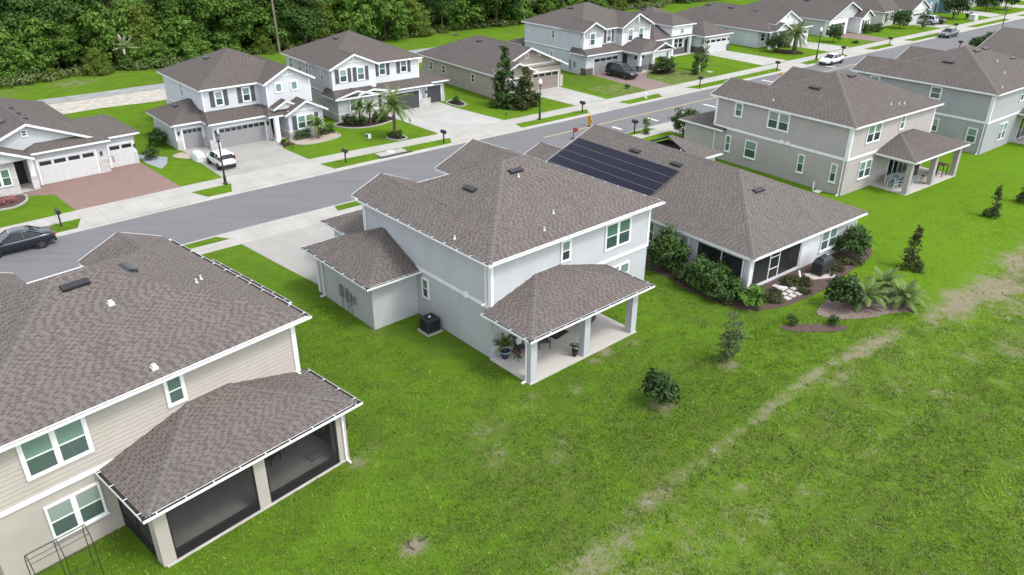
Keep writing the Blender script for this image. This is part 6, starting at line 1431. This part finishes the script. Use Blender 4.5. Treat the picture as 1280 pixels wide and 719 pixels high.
# utility pole in front of the wood
up = thing('utility_pole', 'tall brown wooden utility pole standing in front of the wood', 'utility pole', RW(53.0, 120.6), R(40)); m = MB(); m.tube([(0, 0, -.3), (-.1, .1, 6), (-.25, .25, 13)], [.2, .17, .13], 10); m.build('pole', simple('weathered_pole', (.20, .165, .13), .9, .1, var=.25, scale=5), up)
m = MB(); m.box(-1.2, 1.0, .15, .27, 11.8, 11.95); m.build('crossarm', BARK, up)
# small yard things
def bits(name, lab, cat, s, t, parts, rz=0, z=0.0, group=None):
    o = thing(name, lab, cat, RW(s, t, z), R(40 + rz), group)
    for nm, mt, fn in parts:
        m = MB(); fn(m); m.build(nm, mt, o)
    return o
for lab, s, t in (('small solar path light on the lawn beside the three-garage driveway', 31.4, 71.2), ('small path light at the edge of the charcoal-garage driveway', 45.4, 71.6), ('small post light near the sidewalk by the charcoal-garage driveway', 55.4, 67.2)):
    bits('path_light', lab, 'path light', s, t, [('stake', BLACKM, lambda m: m.lathe([(.03, 0), (.03, .4)], 8)), ('lamp_head', BLACKM, lambda m: m.lathe([(.05, .4), (.12, .42), (.12, .5), (.02, .58)], 10))])
bits('yard_sign', 'small white and dark yard sign on the lawn of the white-gabled house', 'yard sign', 38.6, 68.9, [('sign_panel', WHITE, lambda m: m.box(-.3, .3, -.02, .02, .25, .75)), ('sign_print', DOORDK, lambda m: m.box(-.28, -.02, -.03, -.021, .3, .7)), ('stake', BLACKM, lambda m: (m.box(-.25, -.22, .021, .04, 0, .5), m.box(.22, .25, .021, .04, 0, .5)))], -50)
bits('hydrant', 'short white hydrant on the verge by the mauve SUV driveway', 'hydrant', 74.9, 63.6, [('barrel', WHITE, lambda m: m.lathe([(.16, 0), (.16, .08), (.11, .1), (.11, .5), (.15, .52), (.13, .62), (.03, .72)], 12)), ('nozzle', WHITE, lambda m: m.bar((-.2, 0, .42), (.2, 0, .42), .12))])
bits('utility_box', 'pale green utility box on the lawn at the top right', 'utility box', 178.0, 66.9, [('cabinet', simple('pale_green_box', (.45, .50, .44), .6, .3), lambda m: m.box(-.8, .8, -.6, .6, .08, 1.0)), ('lid', simple('pale_green_lid', (.5, .55, .49), .6, .3), lambda m: m.box(-.85, .85, -.65, .65, 1.001, 1.1)), ('pad', KERB, lambda m: m.box(-1, 1, -.8, .8, 0, .08))])
bits('marker_post', 'thin pale post on the bright lawn before the raised-entry house', 'marker post', 92.9, 69.4, [('post', WHITE, lambda m: m.box(-.05, .05, -.05, .05, 0, .9))]); bits('valve_cover', 'flat pale cover in the lawn by the thin young tree', 'valve cover', 93.9, 68.4, [('lid', CONC, lambda m: m.box(-.5, .5, -.35, .35, .0, .08))])
bits('planter', 'two small brown planters at the edge of the three-garage house walk', 'planter', 31.2, 72.4, [('pot', simple('brown_planter', (.09, .045, .035), .7), lambda m: (m.lathe([(.16, 0), (.22, .4), (.2, .4)], 12), m.lathe([(.15, 0), (.2, .36), (.18, .36)], 12, (.42, .1, 0))))])
bits('irrigation_ring', 'bare sandy ring with bent pipe in the near lawn', 'irrigation pipe', 11.55, 19.6, [('pipe', BLACKM, lambda m: m.tube([(-.15, -.2, .02), (-.25, 0, .1), (-.15, .2, .12), (.05, .28, .02)], .025, 6)), ('tuft', LEAF_B, lambda m: [m.face([(.2 + .03 * i, .05 * math.sin(i * 2.2), 0), (.24 + .03 * i, .05 * math.sin(i * 2.2), 0), (.2 + .035 * i + .05 * math.cos(i), .1 * math.sin(i * 1.7), .16 + .05 * (i % 3))]) for i in range(14)])])
# rear yard of the pale blue-grey house
def local(h, x, y, z=0.0):
    a = h.root.rotation_euler.z; x = -x if h.mir else x
    return (h.root.location.x + x * math.cos(a) - y * math.sin(a), h.root.location.y + x * math.sin(a) + y * math.cos(a), z)
def at(h, name, lab, cat, x, y, parts, rz=0, z=0.0, sc=1.0, group=None):
    o = thing(name, lab, cat, local(h, x, y, z), h.root.rotation_euler.z + R(rz), group); o.scale = (sc,) * 3
    for q in parts:
        m = MB(); q[2](m); m.build(q[0], q[1], o, bevel=q[3] if len(q) > 3 else 0)
    return o
ACM = simple('ac_dark_blue_grey', (.045, .055, .062), .5, .5, .3, .15); ACL = simple('ac_louvre', (.02, .025, .028), .6, .3)
def ac(h, lab, x, y, rz=0, sc=1.0):
    at(h, 'air_conditioner', lab, 'air conditioner', x, y, [('pad', KERB, lambda m: m.box(-.55, .55, -.55, .55, 0, .08)), ('cabinet', ACM, lambda m: (m.box(-.44, .44, -.44, .44, .081, .16), m.box(-.44, .44, -.44, .44, .82, .9), [m.box(sx * .41 - .03, sx * .41 + .03, sy * .41 - .03, sy * .41 + .03, .16, .82) for sx in (1, -1) for sy in (1, -1)])),
      ('louvre', ACL, lambda m: [m.box(-.42, .42, -.42, .42, .17 + i * .065, .205 + i * .065) for i in range(10)]), ('fan_guard', BLACKM, lambda m: (m.lathe([(.36, .901), (.36, .93), (.33, .93)], 20), [m.bar((-.34 * math.cos(a), -.34 * math.sin(a), .935), (.34 * math.cos(a), .34 * math.sin(a), .935), .015) for a in [i * .3927 for i in range(8)]])), ('fan_hub', WHITE, lambda m: m.lathe([(.08, .94), (.08, .97)], 10))], rz, 0, sc)
ac(HM, 'dark square air conditioner beside the pale blue-grey house wall', -.72, 4.65, 0, .98)
bits('trash_cart', 'dark bin with white panel at the garage corner of the pale blue-grey house', 'bin', 20.0, 40.3, [('bin', PLAST, lambda m: m.prism([(-.28, -.3), (.28, -.3), (.28, .3), (-.28, .3)], .05, .95)), ('lid', PLAST, lambda m: m.box(-.31, .31, -.33, .36, .951, 1.02))])
POTB = simple('blue_glazed_pot', (.010, .028, .05), .3, .5, var=.2); TERR = simple('dark_pot', (.02, .018, .018), .5); WICK = simple('dark_wicker', (.045, .04, .038), .8, .2, var=.3, scale=30); CUSH = simple('grey_cushion', (.07, .07, .075), .9, .1); PILL = simple('patterned_pillow', (.50, .47, .45), .9, .1, var=.4, scale=25); WOOD = simple('brown_wood', (.11, .06, .035), .6, .3, var=.3)
at(HM, 'plant_pot', 'blue glazed pot with pale rim holding a small palm on the patio', 'plant pot', .55, -.5, [('pot', POTB, lambda m: m.lathe([(.17, .0), (.26, .3), (.30, .46), (.26, .46), (.24, .42)], 18)), ('rim', simple('pale_pot_rim', (.25, .33, .38), .4), lambda m: m.tube([(.305 * math.cos(i * .3307), .305 * math.sin(i * .3307), .44) for i in range(20)], .03, 6))], z=.06)
def chair(h, lab, x, y, rz, frame, cush, pillow=None, rock=False, sc=1.0, name='patio_chair', group=None):
    P_ = [('seat', cush, lambda m: m.box(-.27, .27, -.27, .27, .36, .46), .03), ('backrest', cush, lambda m: m.bar((0, -.27, .44), (0, -.46, 1.0), .52, .09), .03),
      ('frame', frame, lambda m: (m.box(-.31, -.272, -.3, .3, .3, .36), m.box(.272, .31, -.3, .3, .3, .36), m.box(-.33, -.28, -.34, .3, .58, .62), m.box(.28, .33, -.34, .3, .58, .62)))]
    for sx in (-1, 1):
        for sy in (-1, 1): P_.append(('leg', frame, lambda m, sx=sx, sy=sy: m.bar((sx * .305, sy * .27, 0 if not rock else .06), (sx * .305, sy * .29, .6), .045)))
    if rock: P_.append(('rocker', frame, lambda m: [m.tube([(sx * .305, -.55, .12), (sx * .305, -.25, .03), (sx * .305, .2, .03), (sx * .305, .5, .11)], .025, 6) for sx in (1, -1)]))
    if pillow: P_.append(('pillow', pillow, lambda m: m.bar((-.02, -.2, .5), (-.02, -.32, .85), .36, .12), .05))
    return at(h, name, lab, 'chair', x, y, P_, rz, .06, sc, group)
chair(HM, 'grey rocking chair with patterned pillow on the patio behind the corner column', 1.5, -.75, 175, WICK, CUSH, PILL, True); chair(HM, 'second dark patio chair right of the corner column', 2.95, -1.0, 150, WICK, CUSH, None, False)
at(HM, 'side_table', 'small round brown table beside the blue pot', 'side table', .95, -1.1, [('tabletop', WOOD, lambda m: m.lathe([(.22, .44), (.24, .46), (.22, .48)], 18))] + [('leg', BLACKM, lambda m, a=a: m.bar((.08 * math.cos(a), .08 * math.sin(a), .44), (.2 * math.cos(a), .2 * math.sin(a), 0), .03)) for a in (0, 2.09, 4.19)], z=.06)
at(HM, 'doormat', 'dark brown mat lying on the patio floor', 'doormat', 4.55, -.45, [('mat', simple('brown_mat', (.07, .05, .04), .95, .1, var=.2, scale=20), lambda m: m.box(-.6, .6, -.42, .42, 0, .012))], 8, .06)
at(HM, 'plant_pot', 'dark pot with drooping bronze plant beside the middle column', 'plant pot', 3.55, -2.85, [('pot', TERR, lambda m: m.lathe([(.11, 0), (.17, .36), (.14, .36), (.13, .32)], 14)), ('stem', BARK, lambda m: m.tube([(0, 0, .3), (.02, 0, .6)], .02, 6))], z=.06)
pl = at(HM, 'potted_plant', 'drooping bronze plant growing in the dark pot', 'plant', 3.55, -2.85, [], z=.62); mobj('foliage', leaf_mesh('bronze_leaves', [(0, 0, .05, .26, .26, .2, .2), (-.18, .1, .12, .14, .14, .12, .3)], LEAF_R, .13, 300, 77), pl)
def grill(h, lab, x, y, rz, sc=1.0, z=.06):
    at(h, 'grill', lab, 'grill', x, y, [('firebox', BLACKM, lambda m: m.box(-.42, .42, -.28, .28, .68, .92)), ('lid', BLACKM, lambda m: m.prism([(-.42, -.27), (.42, -.27), (.42, .27), (-.42, .27)], .921, 1.18), .1), ('cart', BLACKM, lambda m: (m.box(-.42, .42, -.26, .26, .12, .679),)), ('shelf', BLACKM, lambda m: (m.box(-.8, -.43, -.24, .24, .86, .9), m.box(.43, .8, -.24, .24, .86, .9))), ('wheel', TYRE, lambda m: (m.tube([(-.4, -.3, .1), (-.34, -.3, .1)], .1, 12), m.tube([(.34, -.3, .1), (.4, -.3, .1)], .1, 12))), ('handle', RIM, lambda m: m.bar((-.3, -.31, 1.06), (.3, -.31, 1.06), .025))], rz, z, sc)
grill(HM, 'black grill standing behind the middle patio column', 6.9, -.75, 200)
# grill with its cover beside the white house, cooler and statue
at(HW, 'covered_grill', 'black covered grill on a pale slab by the white house wall', 'covered grill', 6.45, -1.25, [('cover', simple('black_vinyl_cover', (.022, .023, .026), .55, .4, var=.3, scale=9), lambda m: (m.mesh([(sx * a, sy * b, z) for a, b, z in ((.80, .40, .06), (.78, .38, .84), (.55, .34, 1.02), (.48, .2, 1.18)) for sx, sy in ((-1, -1), (1, -1), (1, 1), (-1, 1))], [(i * 4 + j, i * 4 + (j + 1) % 4, (i + 1) * 4 + (j + 1) % 4, (i + 1) * 4 + j) for i in range(3) for j in range(4)] + [(12, 13, 14, 15), (3, 2, 1, 0)])), .05), ('cover_label', simple('grey_patch', (.45, .45, .46), .6), lambda m: m.box(.28, .40, -.1, .02, 1.185, 1.19))], 4, .05)
at(HW, 'cooler', 'white and orange cooler standing inside the dark lanai', 'cooler', 1.0, .75, [('tank', simple('orange_plastic', (.45, .09, .02), .5), lambda m: m.lathe([(.2, 0), (.24, .45), (.22, .46)], 16)), ('lid', WHITE, lambda m: m.box(-.25, .25, -.25, .25, .461, .95), .04)], 0, .06)
at(HW, 'splash_block', 'white splash block lying beside the stepping stones', 'splash block', 2.3, -1.1, [('block', WHITE, lambda m: (m.box(-.12, .12, -.3, .3, 0, .04), m.box(-.12, -.09, -.3, .3, .041, .09), m.box(.09, .12, -.3, .3, .041, .09)))], 35, .05); at(HW, 'splash_block', 'white slab leaning by the bronze shrubs and covered grill', 'slab', 4.6, -.85, [('block', WHITE, lambda m: m.bar((0, 0, 0), (0, .15, .42), .2, .05))], 10, .05)
# lanai of the beige house
at(HL, 'folded_table', 'pale blue-grey folded table lying on the beige lanai floor', 'folded table', .95, -2.15, [('tabletop', simple('blue_grey_plastic', (.27, .31, .35), .5, .4), lambda m: m.box(-.48, .48, -.24, .24, .04, .10), .02), ('rail', BLACKM, lambda m: (m.box(-.4, .4, -.2, -.17, 0, .039), m.box(-.4, .4, .17, .2, 0, .039)))], 2, .06)
chair(HL, 'dark patio chair in the shade of the beige lanai', 2.6, -1.0, 20, BLACKM, simple('dark_cushion', (.03, .03, .032), .9)); chair(HL, 'pale-armed lounge chair at the back of the beige lanai', 1.6, -.7, 10, simple('pale_wood', (.35, .3, .22), .6), CUSH)
at(HL, 'side_table', 'small dark table under the lanai roof of the beige house', 'side table', 3.5, -.9, [('tabletop', BLACKM, lambda m: m.box(-.3, .3, -.3, .3, .42, .46))] + [('leg', BLACKM, lambda m, a=a, b=b: m.box(a * .27 - .02, a * .27 + .02, b * .27 - .02, b * .27 + .02, 0, .419)) for a in (1, -1) for b in (1, -1)], z=.06)
at(HL, 'hose_reel', 'dark wheel-shaped hose reel behind the right lanai column of the beige house', 'hose reel', -.35, -1.9, [('drum', BLACKM, lambda m: m.tube([(-.14, 0, .7), (.14, 0, .7)], .42, 18)), ('rim', PLAST, lambda m: (m.tube([(-.17, 0, .7), (-.141, 0, .7)], .52, 20), m.tube([(.141, 0, .7), (.17, 0, .7)], .52, 20))), ('stand', BLACKM, lambda m: (m.bar((-.2, 0, .7), (-.25, -.3, 0), .05), m.bar((-.2, 0, .7), (-.25, .3, 0), .05), m.bar((.2, 0, .7), (.25, -.3, 0), .05), m.bar((.2, 0, .7), (.25, .3, 0), .05)))], 90)
def arbor(m):
    for u in (10.4, 11.37, 12.35):
        pts = [(u, -1.25, 0), (u, -1.27, 1.75), (u, -1.42, 2.1), (u, -1.7, 2.36), (u, -1.98, 2.1), (u, -2.13, 1.75), (u, -2.15, 0)]; m.tube(pts, .016, 6)
    for v, z in ((-1.27, 1.75), (-1.42, 2.1), (-1.7, 2.36), (-1.98, 2.1), (-2.13, 1.75), (-1.26, .95), (-2.14, .95)): m.tube([(10.4, v, z), (12.35, v, z)], .011, 6)
arb = thing('garden_arch', 'thin black metal garden arch frame below the beige house windows', 'garden arch', HL.root.location, HL.root.rotation_euler.z); m = MB(); arbor(m); m.build('frame', simple('rusty_black_tube', (.03, .022, .02), .6, .4), arb, mir=True)
# porch furniture of the taupe house
BLUEC = simple('blue_cushion', (.14, .24, .29), .9, .1, var=.2, scale=12); WHF = simple('white_patio_frame', (.62, .63, .63), .5, .4)
at(HB, 'patio_table', 'long grey-white patio table at the left of the taupe porch', 'table', 6.6, -1.15, [('tabletop', simple('pale_tabletop', (.46, .47, .46), .5, .4, var=.1), lambda m: m.box(-1.0, 1.0, -.5, .5, .7, .75))] + [('leg', WHF, lambda m, a=a, b=b: m.box(a * .9 - .04, a * .9 + .04, b * .42 - .04, b * .42 + .04, 0, .699)) for a in (1, -1) for b in (1, -1)], z=.06)
chair(HB, 'white chair with blue cushion at the near end of the porch table', 5.5, -1.5, 90, WHF, BLUEC); chair(HB, 'white chair on the lawn side of the porch table', 6.3, -2.0, 0, WHF, BLUEC); chair(HB, 'second white chair on the lawn side of the porch table', 7.1, -2.0, 0, WHF, BLUEC)
chair(HB, 'black chair behind the first porch column of the taupe house', 8.0, -1.2, 40, BLACKM, TERR); chair(HB, 'black chair next to the porch grill of the taupe house', 11.6, -1.9, -60, BLACKM, TERR); chair(HB, 'black chair at the right end of the taupe porch', 12.3, -1.6, 120, BLACKM, TERR)
grill(HB, 'black grill in the middle of the taupe house porch', 9.6, -1.0, 180, 1.1); at(HB, 'patio_table', 'brown-topped bar table at the right of the taupe porch', 'table', 12.1, -2.3, [('tabletop', WOOD, lambda m: m.box(-.45, .45, -.45, .45, 1.0, 1.05)), ('leg', BLACKM, lambda m: [m.box(a * .4 - .03, a * .4 + .03, b * .4 - .03, b * .4 + .03, 0, .999) for a in (1, -1) for b in (1, -1)])], z=.06)
at(HB, 'bar_stool', 'tall thin stool beside the middle porch column of the taupe house', 'stool', 8.45, -2.55, [('seat', BLACKM, lambda m: m.lathe([(.17, .72), (.18, .76)], 14)), ('leg', BLACKM, lambda m: [m.bar((.1 * math.cos(a), .1 * math.sin(a), .72), (.2 * math.cos(a), .2 * math.sin(a), 0), .025) for a in (.8, 2.4, 3.9, 5.5)])], z=.06)
at(HG, 'patio_chair', 'dark patio chair on the porch of the mid-grey house', 'chair', 9.2, -1.6, [('seat', BLACKM, lambda m: m.box(-.3, .3, -.3, .3, .38, .46)), ('backrest', BLACKM, lambda m: m.bar((0, .28, .45), (0, .42, 1.0), .55, .06)), ('leg', BLACKM, lambda m: [m.box(a * .27 - .02, a * .27 + .02, b * .27 - .02, b * .27 + .02, 0, .379) for a in (1, -1) for b in (1, -1)])], z=.06)
at(HB, 'pipe_riser', 'short white pipe with a pale slab at the foot of the taupe side wall', 'pipe', -.45, 2.3, [('pipe', WHITE, lambda m: (m.lathe([(.06, 0), (.06, .75)], 10), m.box(-.4, .3, -.75, -.25, 0, .06)))])
# ================= camera, sky and sun
cam = bpy.data.cameras.new('camera'); co = bpy.data.objects.new('camera', cam); COL.objects.link(co); SC.camera = co
F, PITCH, ROLL, HC = 971.84, 26.896, .257, 22.635
cam.sensor_fit = 'HORIZONTAL'; cam.sensor_width = 36; cam.lens = 36 * F / 1280; cam.clip_end = 3000; cam.clip_start = .5
th = R(PITCH); rl = R(ROLL)
fwd = Vector((0, math.cos(th), -math.sin(th))); r0 = Vector((1, 0, 0)); u0 = r0.cross(fwd)
rt = r0 * math.cos(rl) + u0 * math.sin(rl); upv = -r0 * math.sin(rl) + u0 * math.cos(rl)
co.matrix_world = Matrix(((rt.x, upv.x, -fwd.x, 0), (rt.y, upv.y, -fwd.y, 0), (rt.z, upv.z, -fwd.z, HC), (0, 0, 0, 1)))
w = bpy.data.worlds.new('World'); SC.world = w; w.use_nodes = True
nt = w.node_tree; nt.nodes.clear(); out = nt.nodes.new('ShaderNodeOutputWorld'); bg = nt.nodes.new('ShaderNodeBackground'); sk = nt.nodes.new('ShaderNodeTexSky')
SUN_EL, SUN_AZ = 56.0, 118.0       # azimuth clockwise from +y
sk.sky_type = 'NISHITA'; sk.sun_disc = False; sk.sun_elevation = R(SUN_EL); sk.sun_rotation = R(SUN_AZ); sk.air_density = 1.0; sk.dust_density = 1.5; sk.ozone_density = .6
hs = nt.nodes.new('ShaderNodeHueSaturation'); hs.inputs['Saturation'].default_value = .33
nt.links.new(sk.outputs[0], hs.inputs['Color']); nt.links.new(hs.outputs[0], bg.inputs[0]); bg.inputs[1].default_value = .15; nt.links.new(bg.outputs[0], out.inputs[0])
su = bpy.data.lights.new('sun', 'SUN'); su.energy = .7; su.angle = R(11); su.color = (1, .965, .91)
so_ = bpy.data.objects.new('sun', su); COL.objects.link(so_)
d = Vector((math.sin(R(SUN_AZ)) * math.cos(R(SUN_EL)), math.cos(R(SUN_AZ)) * math.cos(R(SUN_EL)), math.sin(R(SUN_EL))))
so_.rotation_euler = d.to_track_quat('Z', 'Y').to_euler()
SC.view_settings.view_transform = 'Standard'; SC.view_settings.look = 'None'; SC.view_settings.gamma = 1; SC.view_settings.exposure = 1.45; SC.view_settings.use_curve_mapping = False
SC.render.resolution_x = 1024; SC.render.resolution_y = 575
